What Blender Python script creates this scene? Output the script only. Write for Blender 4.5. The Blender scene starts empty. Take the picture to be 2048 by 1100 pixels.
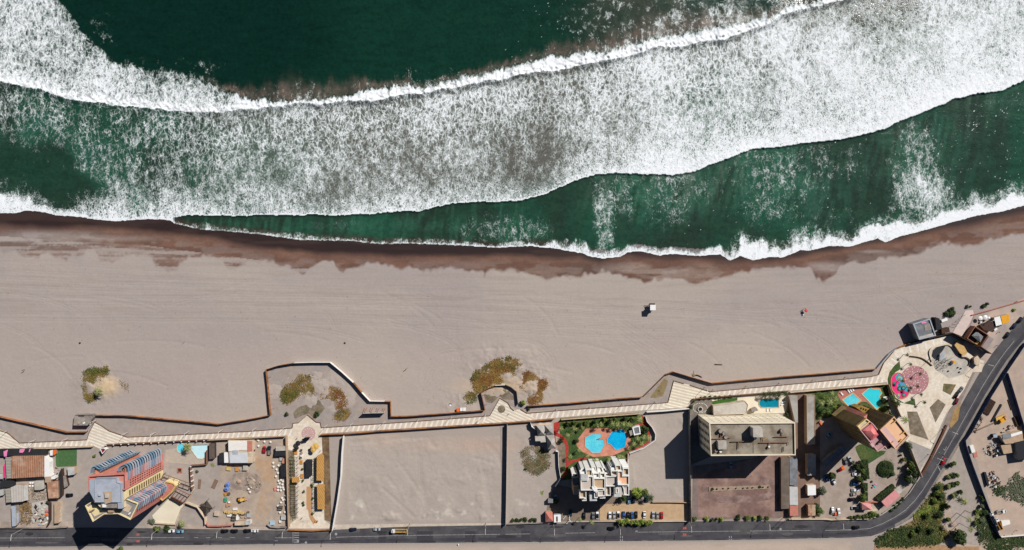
import bpy,bmesh,math,random
import numpy as np
from mathutils import Vector,Matrix,noise as mnoise
sc=bpy.context.scene
col=sc.collection
R=math.radians
H=410.0          # height of the drone above the promenade,metres
K=0.3            # metres of ground per photograph pixel
# ------------------------------------------------------------ camera,sky,sun
cam_d=bpy.data.cameras.new("drone_camera")
cam=bpy.data.objects.new("drone_camera",cam_d)
col.objects.link(cam)
cam.location=(0,0,H)
cam.rotation_euler=(0,0,0)
cam_d.sensor_width=36.0
cam_d.lens=36.0*H/(2048*K)
cam_d.clip_start=1.0
cam_d.clip_end=20000.0
sc.camera=cam
SUN_EL,SUN_AZ=R(40.0),R(45.0)
SUN_STRENGTH,SKY_STRENGTH=4.8,0.05
world=bpy.data.worlds.new("World")
sc.world=world
world.use_nodes=True
wn=world.node_tree
bg=wn.nodes["Background"]
sky=wn.nodes.new("ShaderNodeTexSky")
sky.sky_type='NISHITA'
sky.sun_disc=False
sky.sun_elevation=SUN_EL
sky.sun_rotation=SUN_AZ
sky.air_density=0.5
sky.dust_density=0.2
wn.links.new(sky.outputs[0],bg.inputs[0])
bg.inputs[1].default_value=SKY_STRENGTH
sun_d=bpy.data.lights.new("sun",'SUN')
sun_d.energy=SUN_STRENGTH
sun_d.angle=R(0.5)
sun_d.color=(1.0,0.975,0.945)
sun=bpy.data.objects.new("sun",sun_d)
col.objects.link(sun)
sun.location=(200,200,300)
sdir=Vector((math.cos(SUN_EL)*math.sin(SUN_AZ),math.cos(SUN_EL)*math.cos(SUN_AZ),math.sin(SUN_EL)))
sun.rotation_euler=sdir.to_track_quat('Z','Y').to_euler()
sc.view_settings.view_transform='Standard'
sc.view_settings.look='None'
sc.view_settings.exposure=0.07
sc.view_settings.gamma=1.0
sc.render.film_transparent=False
try:
 sc.cycles.max_bounces=5
 sc.cycles.diffuse_bounces=1
 sc.cycles.glossy_bounces=2
 sc.cycles.transparent_max_bounces=4
except Exception:
 pass
# ------------------------------------------------------------ helpers
def P(px,py,z=0.0):
 """photograph pixel of a point known to stand at height z -> world"""
 s=(1-z/H)*K
 return Vector(((px-1024)*s,(550-py)*s,z))
def P2(px,py,z=0.0):
 v=P(px,py,z)
 return (v.x,v.y)
def PP(pts,z=0.0):
 return [P2(a,b,z) for a,b in pts]
def Z(pts,ox,oy,k,z=0.0):
 """points read off an enlarged crop (origin ox, oy, magnification k)"""
 return [P2(ox+a/k,oy+b/k,z) for a,b in pts]
def lin(c):
 out=[]
 for v in c[:3]:
  v=v/255.0
  out.append(v/12.92 if v<=0.04045 else ((v+0.055)/1.055)**2.4)
 return (*out,1.0)
ORD=("first second third fourth fifth sixth seventh eighth ninth tenth eleventh twelfth thirteenth fourteenth fifteenth "
       "sixteenth seventeenth eighteenth nineteenth twentieth twenty-first twenty-second twenty-third twenty-fourth "
       "twenty-fifth twenty-sixth twenty-seventh twenty-eighth twenty-ninth thirtieth").split()
class NT:
 """small helper round a node tree"""
 def __init__(self,name):
  self.m=bpy.data.materials.new(name)
  self.m.use_nodes=True
  self.t=self.m.node_tree
  self.b=self.t.nodes["Principled BSDF"]
 def n(self,typ,**kw):
  nd=self.t.nodes.new("ShaderNode"+typ)
  for k,v in kw.items():
   if k.startswith("i_"):
    key=k[2:]
    nd.inputs[int(key) if key.isdigit() else key].default_value=v
   else:
    setattr(nd,k,v)
  return nd
 def l(self,a,b):
  self.t.links.new(a,b)
 def math(self,op,a,b=None,c=None,clamp=False):
  nd=self.t.nodes.new("ShaderNodeMath")
  nd.operation=op
  nd.use_clamp=clamp
  for i,v in enumerate((a,b,c)):
   if v is None:
    continue
   if isinstance(v,(int,float)):
    nd.inputs[i].default_value=v
   else:
    self.l(v,nd.inputs[i])
  return nd.outputs[0]
 def mix(self,fac,a,b,blend='MIX'):
  nd=self.t.nodes.new("ShaderNodeMix")
  nd.data_type='RGBA'
  nd.blend_type=blend
  for sock,v in ((nd.inputs[0],fac),(nd.inputs[6],a),(nd.inputs[7],b)):
   if isinstance(v,(int,float)):
    sock.default_value=v
   elif isinstance(v,tuple):
    sock.default_value=v
   else:
    self.l(v,sock)
  return nd.outputs[2]
 def pos(self,scale=(1,1,1),rot=0.0):
  g=self.n("NewGeometry")
  mp=self.n("Mapping")
  mp.inputs["Scale"].default_value=scale
  mp.inputs["Rotation"].default_value=(0,0,rot)
  self.l(g.outputs["Position"],mp.inputs["Vector"])
  return mp.outputs[0]
 def noise(self,vec,scale,detail=4.0,rough=0.55):
  nd=self.n("TexNoise")
  nd.inputs["Scale"].default_value=scale
  nd.inputs["Detail"].default_value=detail
  nd.inputs["Roughness"].default_value=rough
  self.l(vec,nd.inputs["Vector"])
  return nd.outputs[0]
 def ramp(self,v,lo,hi,a=0.0,b=1.0,smooth=True):
  nd=self.n("MapRange")
  if smooth:
   nd.interpolation_type='SMOOTHSTEP'
  for i,x in enumerate((None,lo,hi,a,b)):
   if x is not None:
    nd.inputs[i].default_value=x
  self.l(v,nd.inputs[0])
  return nd.outputs[0]
 def bump(self,h,strength,dist=0.1):
  nd=self.n("Bump")
  nd.inputs["Strength"].default_value=strength
  nd.inputs["Distance"].default_value=dist
  self.l(h,nd.inputs["Height"])
  self.l(nd.outputs[0],self.b.inputs["Normal"])
 def done(self,colour,rough=0.85,spec=0.25):
  if isinstance(colour,tuple):
   self.b.inputs["Base Color"].default_value=colour
  else:
   self.l(colour,self.b.inputs["Base Color"])
  if isinstance(rough,(int,float)):
   self.b.inputs["Roughness"].default_value=rough
  else:
   self.l(rough,self.b.inputs["Roughness"])
  self.b.inputs["Specular IOR Level"].default_value=spec
  return self.m
MATS={}
def mat(name,c,var=0.22,scale=0.5,rough=0.85,c2=None,s2=0.12,spec=0.25,bump=0.0):
 """weathered solid colour: c mottled by noise, and blotches of c2 where given"""
 if name in MATS:
  return MATS[name]
 t=NT(name)
 v=t.pos()
 n1=t.noise(v,scale,6,0.65)
 f=t.ramp(n1,0.3,0.7,1-var,1+var,False)
 base=lin(c)
 if c2 is not None:
  n2=t.noise(v,s2,5,0.6)
  base=t.mix(t.ramp(n2,0.42,0.6),base,lin(c2))
 mul=t.n("VectorMath",operation='SCALE')
 if isinstance(base,tuple):
  mul.inputs[0].default_value=base[:3]
 else:
  t.l(base,mul.inputs[0])
 t.l(f,mul.inputs["Scale"])
 if bump:
  t.bump(n1,bump,0.3)
 MATS[name]=t.done(mul.outputs[0],rough,spec)
 return MATS[name]
def stripes(name,a,b,dirn,period,duty,var=0.1,drift=None):
 """bands across direction dirn (world x, y), used for paving, corrugated sheets, decking"""
 if name in MATS:
  return MATS[name]
 t=NT(name)
 g=t.n("NewGeometry")
 d=t.n("VectorMath",operation='DOT_PRODUCT')
 t.l(g.outputs["Position"],d.inputs[0])
 ln=math.hypot(*dirn)
 d.inputs[1].default_value=(dirn[0]/ln/period,dirn[1]/ln/period,0)
 fr=t.math('FRACT',d.outputs["Value"])
 w=t.math('ABSOLUTE',t.math('SUBTRACT',fr,0.5))
 m=t.ramp(w,duty/2-0.06,duty/2+0.06,1,0)
 colr=t.mix(m,lin(a),lin(b))
 n1=t.noise(t.pos(),0.45,6,0.65)
 n3=t.noise(t.pos(),3.0,3,0.6)
 f=t.ramp(t.math('ADD',t.math('MULTIPLY',n1,0.6),t.math('MULTIPLY',n3,0.4)),0.3,0.7,1-var,1+var,False)
 if drift:
  colr=t.mix(t.ramp(t.noise(t.pos(),.13,6,.7),.46,.72,0,.75),colr,lin(drift))
 mul=t.n("VectorMath",operation='SCALE')
 t.l(colr,mul.inputs[0])
 t.l(f,mul.inputs["Scale"])
 MATS[name]=t.done(mul.outputs[0],0.85,0.2)
 return MATS[name]
def area2(pts):
 return sum(pts[i][0]*pts[(i+1) % len(pts)][1]-pts[(i+1) % len(pts)][0]*pts[i][1] for i in range(len(pts)))
def ccw(pts):
 return list(pts) if area2(pts)>0 else list(reversed(pts))
def inset(pts,d):
 """offset a ccw polygon inward by d (negative: outward)"""
 pts=ccw(pts)
 n=len(pts)
 out=[]
 for i in range(n):
  p0,p1,p2=Vector(pts[i-1]),Vector(pts[i]),Vector(pts[(i+1) % n])
  e1,e2=(p1-p0),(p2-p1)
  if e1.length<1e-6 or e2.length<1e-6:
   out.append(tuple(p1))
   continue
  e1.normalize(); e2.normalize()
  n1,n2=Vector((-e1.y,e1.x)),Vector((-e2.y,e2.x))
  m=n1+n2
  k=m.length_squared
  m=m*(2/k) if k>0.25 else n1
  out.append(tuple(p1+m*d))
 return out
class MB:
 """collects shapes in world metres and links them as ONE mesh object"""
 def __init__(self):
  self.v,self.f=[],[]
 def add(self,vs,fs):
  o=len(self.v)
  self.v+=[tuple(p) for p in vs]
  self.f+=[tuple(i+o for i in f) for f in fs]
  return self
 def prism(self,pts,z0,z1,top=True,bottom=False):
  pts=ccw(pts)
  n=len(pts)
  fs=[(i,(i+1) % n,n+(i+1) % n,n+i) for i in range(n)]
  if top:
   fs.append(tuple(range(n,2*n)))
  if bottom:
   fs.append(tuple(reversed(range(n))))
  return self.add([(x,y,z0) for x,y in pts]+[(x,y,z1) for x,y in pts],fs)
 def sheet(self,pts,z):
  pts=ccw(pts)
  return self.add([(x,y,z) for x,y in pts],[tuple(range(len(pts)))])
 def box(self,c,w,d,z0,z1,rot=0.0,bottom=True):
  cr,sr=math.cos(rot),math.sin(rot)
  pts=[(c[0]+x*cr-y*sr,c[1]+x*sr+y*cr) for x,y in
               ((-w/2,-d/2),(w/2,-d/2),(w/2,d/2),(-w/2,d/2))]
  return self.prism(pts,z0,z1,True,bottom)
 def cyl(self,c,r,z0,z1,n=14,r2=None):
  r2=r if r2 is None else r2
  ring=lambda q,z: [(c[0]+q*math.cos(2*math.pi*i/n),c[1]+q*math.sin(2*math.pi*i/n),z) for i in range(n)]
  fs=[(i,(i+1) % n,n+(i+1) % n,n+i) for i in range(n)]+[tuple(range(n,2*n))]
  return self.add(ring(r,z0)+ring(r2,z1),fs)
 def cone(self,c,r,z0,z1,n=12):
  vs=[(c[0]+r*math.cos(2*math.pi*i/n),c[1]+r*math.sin(2*math.pi*i/n),z0) for i in range(n)]+[(c[0],c[1],z1)]
  return self.add(vs,[(i,(i+1) % n,n) for i in range(n)])
 def tube(self,pts,r,n=6,r2=None):
  r2=r if r2 is None else r2
  pts=[Vector(p) for p in pts]
  rings=[]
  for i,p in enumerate(pts):
   d=(pts[min(i+1,len(pts)-1)]-pts[max(i-1,0)]).normalized()
   a=d.orthogonal().normalized() if abs(d.z)<0.99 else Vector((1,0,0))
   b=d.cross(a)
   q=r+(r2-r)*i/max(1,len(pts)-1)
   rings.append([p+(a*math.cos(2*math.pi*k/n)+b*math.sin(2*math.pi*k/n))*q for k in range(n)])
  vs=[v for rg in rings for v in rg]
  fs=[(i*n+k,i*n+(k+1) % n,(i+1)*n+(k+1) % n,(i+1)*n+k) for i in range(len(pts)-1) for k in range(n)]
  fs+=[tuple(reversed(range(n))),tuple(range(len(vs)-n,len(vs)))]
  return self.add(vs,fs)
 def ribbon(self,path,z0,z1,th,closed=False,zs=None):
  """upright band of thickness th along a path of (x, y)"""
  p=[Vector(q) for q in path]
  n=len(p)
  L,Rr=[],[]
  for i in range(n):
   a=p[i-1] if (i>0 or closed) else p[i]
   b=p[(i+1) % n] if (i<n-1 or closed) else p[i]
   e1=(p[i]-a) if (p[i]-a).length>1e-6 else (b-p[i])
   e2=(b-p[i]) if (b-p[i]).length>1e-6 else e1
   e1,e2=e1.normalized(),e2.normalized()
   n1,n2=Vector((-e1.y,e1.x)),Vector((-e2.y,e2.x))
   m=n1+n2
   m=m*(2/m.length_squared) if m.length_squared>0.4 else n1
   L.append(p[i]+m*th/2)
   Rr.append(p[i]-m*th/2)
  vs=[(q.x,q.y,z0) for q in L]+[(q.x,q.y,z0) for q in Rr]+[(q.x,q.y,z1) for q in L]+[(q.x,q.y,z1) for q in Rr]
  fs=[]
  for i in range(n if closed else n-1):
   j=(i+1) % n
   fs+=[(j,i,2*n+i,2*n+j),(n+i,n+j,3*n+j,3*n+i),(2*n+i,3*n+i,3*n+j,2*n+j)]
  if not closed:
   fs+=[(0,n,3*n,2*n),(2*n-1,n-1,3*n-1,4*n-1)]
  return self.add(vs,fs)
 def pyramid(self,pts,z0,z1,apex=None):
  pts=ccw(pts)
  n=len(pts)
  if apex is None:
   apex=(sum(p[0] for p in pts)/n,sum(p[1] for p in pts)/n)
  return self.add([(x,y,z0) for x,y in pts]+[(apex[0],apex[1],z1)],[(i,(i+1) % n,n) for i in range(n)])
 def hip(self,pts,z0,z1,ins):
  """hipped roof over four corners: ridge shortened by ins at both ends along the longer side"""
  a,b,c,d=[Vector(p) for p in ccw(pts)]
  if (b-a).length<(c-b).length:
   a,b,c,d=b,c,d,a
  m0,m1=(a+d)/2,(b+c)/2
  u=(m1-m0).normalized()
  r0,r1=m0+u*ins,m1-u*ins
  vs=[(*a,z0),(*b,z0),(*c,z0),(*d,z0),(*r0,z1),(*r1,z1)]
  return self.add(vs,[(0,1,5,4),(1,2,5),(2,3,4,5),(3,0,4)])
 def build(self,name,m,parent=None,smooth=False,top=False):
  me=bpy.data.meshes.new(name)
  off=Vector((0,0,0))
  if parent is not None:
   off=wloc(parent)
  elif self.v and not top:
   a=np.array(self.v)
   off=Vector(((a[:,0].min()+a[:,0].max())/2,(a[:,1].min()+a[:,1].max())/2,a[:,2].min()))
  me.from_pydata([(x-off.x,y-off.y,z-off.z) for x,y,z in self.v],[],self.f)
  me.materials.append(m)
  if smooth:
   for p in me.polygons:
    p.use_smooth=True
  me.update()
  o=bpy.data.objects.new(name,me)
  col.objects.link(o)
  if parent is not None:
   o.parent=parent
  else:
   o.location=off
  return o
def wloc(o):
 v=Vector((0,0,0))
 while o is not None:
  v+=o.location
  o=o.parent
 return v
def tag(o,label=None,cat=None,group=None,kind=None):
 if label:
  o["label"]=label
 if cat:
  o["category"]=cat
 if group:
  o["group"]=group
 if kind:
  o["kind"]=kind
 return o
def thing(name,label,cat,loc=(0,0,0),rot=0.0,group=None):
 o=bpy.data.objects.new(name,None)
 o.empty_display_size=0.5
 o.location=loc
 o.rotation_euler=(0,0,rot)
 col.objects.link(o)
 return tag(o,label,cat,group)
def struct(name,mb,m,label=None):
 return tag(mb.build(name,m,top=True),label,None,None,"structure")
def sheet(name,pts,z,m,label=None):
 return struct(name,MB().sheet(pts,z),m,label)
def kids(o):
 return [c for c in bpy.data.objects if c.parent==o]
PROTO={}
def proto(key,root):
 """remember a finished thing (hidden at its first place until the first use)"""
 PROTO[key]=[root,False,[(c,[g for g in kids(c)]) for c in kids(root)]]
 return root
def place(key,loc,rot,label,group=None,scale=None,paint=None,cat=None):
 """first use moves the prototype, later ones copy it part by part"""
 root,used,tree=PROTO[key]
 if not used:
  PROTO[key][1]=True
  r=root
  parts=[c for c,_ in tree]
 else:
  r=root.copy()
  col.objects.link(r)
  parts=[]
  for c,gs in tree:
   k=c.copy()
   col.objects.link(k)
   k.parent=r
   parts.append(k)
   for g in gs:
    q=g.copy()
    col.objects.link(q)
    q.parent=k
 r.location=loc
 r.rotation_euler=(0,0,rot)
 r.scale=scale if scale is not None else (1,1,1)
 r["label"]=label
 if group:
  r["group"]=group
 elif "group" in r:
  del r["group"]
 if paint:
  for o in ([r] if r.type=='MESH' else [])+parts:
   nm=o.name.split(".")[0]
   if nm in paint:
    o.material_slots[0].link='OBJECT'
    o.material_slots[0].material=paint[nm]
 return r
def first_mesh_proto(key,o):
 PROTO[key]=[o,False,[]]
# ------------------------------------------------------------ numpy noise for terrain masks
def vnoise(x,y,scale,seed):
 rng=np.random.RandomState(seed)
 T=rng.rand(256,256).astype(np.float32)
 u,v=x/scale,y/scale
 i,j=np.floor(u).astype(int),np.floor(v).astype(int)
 fu,fv=u-i,v-j
 fu,fv=fu*fu*(3-2*fu),fv*fv*(3-2*fv)
 a,b=T[i % 256,j % 256],T[(i+1) % 256,j % 256]
 c,d=T[i % 256,(j+1) % 256],T[(i+1) % 256,(j+1) % 256]
 return (a*(1-fu)+b*fu)*(1-fv)+(c*(1-fu)+d*fu)*fv
def fbm(x,y,scale,seed,octv=4):
 s,a,t=0,0.5,0
 for o in range(octv):
  s=s+a*vnoise(x,y,scale/2**o,seed+o)
  t+=a
  a*=0.5
 return s/t
def sstep(a,b,x):
 t=np.clip((x-a)/(b-a),0,1)
 return t*t*(3-2*t)
def grid_mesh(name,xs,ys,Zf,colours,scalars,m):
 ny,nx=len(ys),len(xs)
 X,Y=np.meshgrid(xs,ys)
 s=(1-Zf/H)*K
 co=np.stack([(X-1024)*s,(550-Y)*s,Zf],-1).reshape(-1,3).astype(np.float32)
 idx=np.arange(nx*ny).reshape(ny,nx)
 q=np.stack([idx[1:,:-1],idx[1:,1:],idx[:-1,1:],idx[:-1,:-1]],-1).reshape(-1,4).astype(np.int32)
 me=bpy.data.meshes.new(name)
 me.vertices.add(len(co))
 me.vertices.foreach_set("co",co.ravel())
 me.loops.add(q.size)
 me.loops.foreach_set("vertex_index",q.ravel())
 me.polygons.add(len(q))
 me.polygons.foreach_set("loop_start",np.arange(0,q.size,4,dtype=np.int32))
 me.polygons.foreach_set("loop_total",np.full(len(q),4,dtype=np.int32))
 me.polygons.foreach_set("use_smooth",np.ones(len(q),dtype=bool))
 me.update(calc_edges=True)
 for k,c in colours.items():
  at=me.color_attributes.new(k,'FLOAT_COLOR','POINT')
  buf=np.ones((ny*nx,4),dtype=np.float32)
  buf[:,:3]=c.reshape(-1,3)
  at.data.foreach_set("color",buf.ravel())
 for k,c in scalars.items():
  at=me.attributes.new(k,'FLOAT','POINT')
  at.data.foreach_set("value",c.reshape(-1).astype(np.float32))
 me.materials.append(m)
 o=bpy.data.objects.new(name,me)
 col.objects.link(o)
 o["kind"]="structure"
 return o
def lerp_curve(pts,x):
 a=np.array(pts,dtype=float)
 return np.interp(x,a[:,0],a[:,1])
def L3(c):
 return np.array(lin(c)[:3],dtype=np.float32)
def seg_dist(X,Y,pts):
 d=np.full(X.shape,1e9,dtype=np.float32)
 for (x0,y0),(x1,y1) in zip(pts[:-1],pts[1:]):
  vx,vy=x1-x0,y1-y0
  t=np.clip(((X-x0)*vx+(Y-y0)*vy)/(vx*vx+vy*vy+1e-9),0,1)
  d=np.minimum(d,np.hypot(X-x0-t*vx,Y-y0-t*vy))
 return d
def in_poly(X,Y,poly):
 ins=np.zeros(X.shape,dtype=bool)
 n=len(poly)
 for i in range(n):
  x0,y0=poly[i]
  x1,y1=poly[(i+1) % n]
  c=((y0>Y) != (y1>Y)) & (X<(x1-x0)*(Y-y0)/((y1-y0) if y1 != y0 else 1e-9)+x0)
  ins ^= c
 return ins
def inpoly1(x,y,poly):
 c=False
 n=len(poly)
 for i in range(n):
  x0,y0=poly[i]
  x1,y1=poly[(i+1) % n]
  if (y0>y) != (y1>y) and x<(x1-x0)*(y-y0)/(y1-y0)+x0:
   c=not c
 return c
# ------------------------------------------------------------ shoreline curves (photograph pixels)
SHORE=[(-400,424),(0,426),(28,426),(55,421),(90,425),(115,431),(160,434),(200,440),(230,443),(262,440),(300,438),(340,440),(348,447),(400,459),(460,463),(530,470),(600,480),
         (700,482),(760,488),(830,487),(900,490),(1000,495),(1060,492),(1110,497),(1165,507),(1180,513),(1205,517),
         (1240,514),(1255,505),(1280,502),(1320,511),(1340,508),(1400,512),(1440,509),(1460,521),(1480,512),(1505,521),
         (1540,514),(1565,515),(1600,501),(1625,500),(1660,492),(1700,493),(1755,477),(1770,485),(1800,473),(1850,460),
         (1900,446),(1950,432),(2000,424),(2048,411),(2400,330)]
FRONT2=[(-400,424),(0,426),(230,443),(300,438),(330,437),(350,434),(380,428),(450,428),(520,430),(560,430),(640,429),(740,428),(800,423),
          (850,417),(900,405),(950,402),(1000,402),(1040,400),(1090,387),(1130,372),(1180,350),(1200,345),(1300,345),
          (1345,347),(1400,338),(1450,318),(1500,298),(1560,290),(1620,284),(1680,280),(1720,272),(1770,258),(1820,235),
          (1870,212),(1910,196),(1960,186),(2005,180),(2048,160),(2400,60)]
FRONT1=[(-400,110),(0,163),(40,170),(90,182),(130,197),(190,207),(240,212),(300,217),(380,221),(435,223),(500,219),(560,212),
          (620,207),(700,204),(750,201),(800,190),(850,184),(900,177),(950,165),(1000,156),(1050,147),(1100,140),(1150,133),
          (1200,122),(1250,112),(1300,97),(1350,92),(1400,85),(1450,78),(1500,62),(1540,48),(1565,30),(1600,17),(1680,2),(1740,-12),(2400,-160)]
BACK1=[(-400,-900),(60,-160),(112,-6),(135,22),(152,45),(166,68),(208,105),(225,125),(280,136),(340,143),(380,152),(420,166),(460,182),
         (500,197),(560,198),(620,198),(700,191),(740,174),(800,172),(860,168),(900,160),(950,148),(1000,135),(1024,130),
         (1100,110),(1150,108),(1230,100),(1260,87),(1330,73),(1390,61),(1450,49),(1500,41),(1540,34),(1580,10),(1620,2),(1700,-22),(2400,-200)]
DARKW=[(-400,446),(0,446),(60,448),(115,452),(180,450),(250,453),(350,464),(440,474),(512,490),(580,497),(640,502),(780,507),(900,508),(1024,508),(1080,511),(1110,513),
         (1160,511),(1200,519),(1260,509),(1300,513),(1400,515),(1460,521),(1560,515),(1800,476),(1880,456),(1930,447),(1990,431),(2048,420),(2400,340)]
BROWN=[(-400,503),(0,503),(20,505),(30,500),(45,512),(60,517),(85,512),(97,506),(110,515),(135,519),(160,512),(172,500),(188,500),(200,520),
         (225,526),(245,515),(260,508),(300,512),(312,530),(335,546),(352,540),(362,525),(380,515),(430,513),(445,520),(455,535),
         (470,537),(485,525),(500,522),(540,525),(575,530),(590,540),(605,548),(620,535),(635,527),(650,521),(668,526),(680,540),
         (690,543),(715,535),(730,529),(750,526),(765,528),(785,535),(800,541),(815,535),(828,535),(845,538),(870,538),(900,536),
         (930,540),(960,540),(970,552),(980,540),(1024,540),(1055,543),(1080,555),(1100,561),(1125,555),(1150,556),(1170,550),
         (1190,547),(1205,543),(1225,545),(1250,553),(1275,562),(1290,563),(1330,557),(1360,560),(1390,566),(1410,563),(1440,556),
         (1470,548),(1500,540),(1520,538),(1550,535),(1600,535),(1620,535),(1633,556),(1650,560),(1665,553),(1680,535),(1710,523),
         (1740,527),(1760,518),(1790,514),(1810,513),(1850,503),(1870,492),(1895,485),(1915,490),(1940,491),(1955,488),(1975,480),
         (2000,475),(2030,468),(2048,466),(2400,400)]
SEA_Z=-1.2
def blob(X,Y,cx,cy,rx,ry,soft=0.5):
 d=np.sqrt(((X-cx)/rx)**2+((Y-cy)/ry)**2)
 return 1-sstep(1-soft,1+soft,d)
# ------------------------------------------------------------ sea
def build_sea():
 xs=np.concatenate([[-16000,-8000,-4000,-2000,-1000,-450,-200,-90],np.arange(-40,2090,1.6),[2140,2260,2500,3000,4000,6000,10000,18000]])
 ys=np.concatenate([[-30000,-14000,-7000,-3500,-1800,-900,-450,-220,-100],np.arange(-40,536,1.6)])
 X,Y=np.meshgrid(xs,ys)
 jx=(fbm(X,X*0,60,11,5)-0.5)
 j2=(vnoise(X,X*0+9,5.0,71)-0.5)*2.4
 shore=lerp_curve(SHORE,X)+j2*0.7
 f2=lerp_curve(FRONT2,X)+jx*10+j2
 f1=lerp_curve(FRONT1,X)+(fbm(X,X*0,40,31,4)-0.5)*9+(vnoise(X,X*0+3,6.0,72)-0.5)*3.0
 spray=(vnoise(X,X*0,11,51)-0.5)*12*np.clip(fbm(X,X*0,90,52,2)*2-0.5,0,1)
 streak=(vnoise(X+(vnoise(X,Y,14,70)-.5)*9,Y*0.14,3.4,73)-0.5)
 b1=lerp_curve(BACK1,X)+(fbm(X,Y*0.3,24,41,4)-0.5)*14+spray*0.8+streak*9
 n_big=fbm(X,Y,160,61,3)
 n_med=fbm(X,Y,34,62,4)
 n_fin=fbm(X,Y,9,63,3)
 a2=f2-Y                       # distance behind front 2
 a1=f1-Y                       # distance behind front 1
 zone_mid=(Y>=f1) & (Y<f2)
 zone_low=Y>=f2
 zone_back=Y<f1
 D=np.zeros(X.shape)
 # --- foam between the two fronts
 dm=0.405+0.22*(n_big-0.5)+0.16*(n_med-0.5)
 dm=dm+0.20*sstep(1120,1330,X)+0.06*sstep(560,900,X)
 left=1-sstep(60,420,X+(n_med-0.5)*120)
 dm=dm-0.13*left
 hole=blob(X+(n_med-.5)*120,Y+(n_big-.5)*80,60,345,130,55,1.0)
 dm=dm-0.30*hole-0.22*blob(X,Y,150,375,60,30,0.5)
 dm=dm-0.20*blob(X,Y,1060,330,70,90,0.8)*sstep(0.35,0.6,n_med+0.1)
 dm=dm-0.13*blob(X,Y,1440,215,90,75,0.7)-0.10*blob(X,Y,1800,110,60,90,0.7)-0.14*blob(X,Y,1750,25,200,35,0.7)
 dm=dm+0.07*blob(X,Y,740,260,260,60,0.8)+0.10*blob(X,Y,1000,210,220,50,0.8)+0.08*blob(X,Y,1700,190,300,70,.8)
 dm=dm-0.10*(1-sstep(0,26,Y-f1))*sstep(500,900,X)
 lead=np.exp(-np.clip(a2,0,None)/22.0)
 dm=dm+0.26*lead*sstep(170,300,X+(n_med-.5)*60)
 dm=np.maximum(dm,1.25*np.exp(-np.clip(a2,0,None)/4.0)*sstep(150,300,X))
 D=np.where(zone_mid,dm,D)
 # --- wash below front 2
 dl=np.full(X.shape,0.02)+0.10*(n_big-0.45)
 dl=dl+0.36*blob(X+(n_med-.5)*16,Y,1208,440,20,76,0.45)*sstep(350,450,Y)+0.08*blob(X,Y,1215,360,30,40,.6)
 dl=dl+0.20*blob(X,Y,1040,462,64,30,0.6)+0.13*blob(X,Y,960,455,70,30,0.7)
 dl=dl+0.30*blob(X,Y,1850,400,56,52,0.5)+0.22*blob(X,Y,1830,330,46,60,0.6)
 dl=dl+0.07*blob(X,Y,1340,380,60,60,.8)+0.09*blob(X,Y,1580,340,90,60,.8)+0.10*blob(X,Y,1720,330,30,50,.8)
 dl=dl+0.16*blob(X,Y,1530,425,60,26,.8)+.10*blob(X,Y,1690,430,90,18,.8)+0.06*blob(X,Y,1290,380,100,50,.8)+0.10*blob(X,Y,680,450,60,12,.8)
 dl=dl+.11*blob(X,Y,1560,350,110,60,.9)+.09*blob(X,Y,1330,385,100,45,.9)+.12*blob(X,Y,1840,330,70,90,.9)
 ds=shore-Y
 band=np.interp(X,[0,60,100,330,350,700,1000,1060,1150,1250,1440,1500,1600,1750,1900,2048],[34,30,12,12,12,12,10,16,22,14,14,44,30,26,30,26])
 bd=np.interp(X,[0,330,350,1000,1060,1150,1440,1500,2048],[.82,.8,.34,.40,.74,.72,.70,.92,.98])
 lace=fbm(X,Y*.6,46,88,3)-.5
 bb=bd*(1-sstep(band*0.35,band*1.15,ds+lace*band*1.9+(n_fin-.5)*band*.7))
 bb=np.maximum(bb,.40*sstep(1440,1500,X)*(1-sstep(20,62,ds+lace*70)))
 dl=np.maximum(dl,bb)
 dl=np.where(ds<3.0,np.maximum(dl,np.interp(X,[0,340,350,1000,1100],[.95,.95,.52,.66,.9])),dl)
 film=(ds<band) & (ds>0)
 D=np.where(zone_low,dl,D)
 # --- left of the join the foam runs down to the sand
 lowleft=(X<345) & (Y>330)
 leftb=sstep(95,175,X+(n_med-.5)*60)*sstep(355,420,Y)*0.62+0.2*sstep(405,440,Y)
 D=np.where(lowleft & zone_mid,np.maximum(D,leftb*.85),D)
 D=np.where((X<75) & (Y>360),np.maximum(D,0.85*sstep(372,400,Y+(n_med-.5)*40)*(1-sstep(45,75,X+(n_med-.5)*30))),D)
 D=np.where((X<350) & (ds<14),np.maximum(D,0.9-0.03*ds),D)
 # --- front 1 and what lies behind it
 crest=sstep(-3,5,Y-b1)
 dc=0.55+0.55*sstep(0,14,Y-b1)
 dc=np.where(X<470,0.47+0.14*sstep(0,40,Y-b1)+0.12*(n_med-.5)+0.35*np.exp(-np.clip(a1,0,None)/16.0),dc)
 db=0.015+0.0*X
 fleck=blob(X,Y,1270,40,130,60,0.8)*0.36+blob(X,Y,1480,10,130,40,0.8)*0.30+blob(X,Y,330,140,130,22,0.8)*0.16+blob(X,Y,190,70,50,60,.8)*.12+blob(X,Y,860,150,90,16,.8)*.14
 db=db+fleck*sstep(0.42,0.68,n_fin*0.6+n_med*0.4)
 lipH=np.interp(X,[300,480,580,700,760,900,1030,1150,1300,1500,1600,2048],[8,26,70,44,20,14,22,44,64,44,10,5])
 lip=sstep(-1.0,-0.1,(Y-b1)/lipH+(fbm(X+(n_fin-.5)*8,Y*.3,12,74,3)-.5)*0.6)*(1-crest)
 db=db+0.30*lip*(0.4+streak*1.6)
 lip=lip*(.35+.9*fbm(X,Y,22,79,3))*sstep(360,480,X)
 D=np.where(zone_back,dc*crest+db*(1-crest),D)
 stre=vnoise(X+(n_med-.5)*12,Y*.22,7,77)-.5
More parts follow.
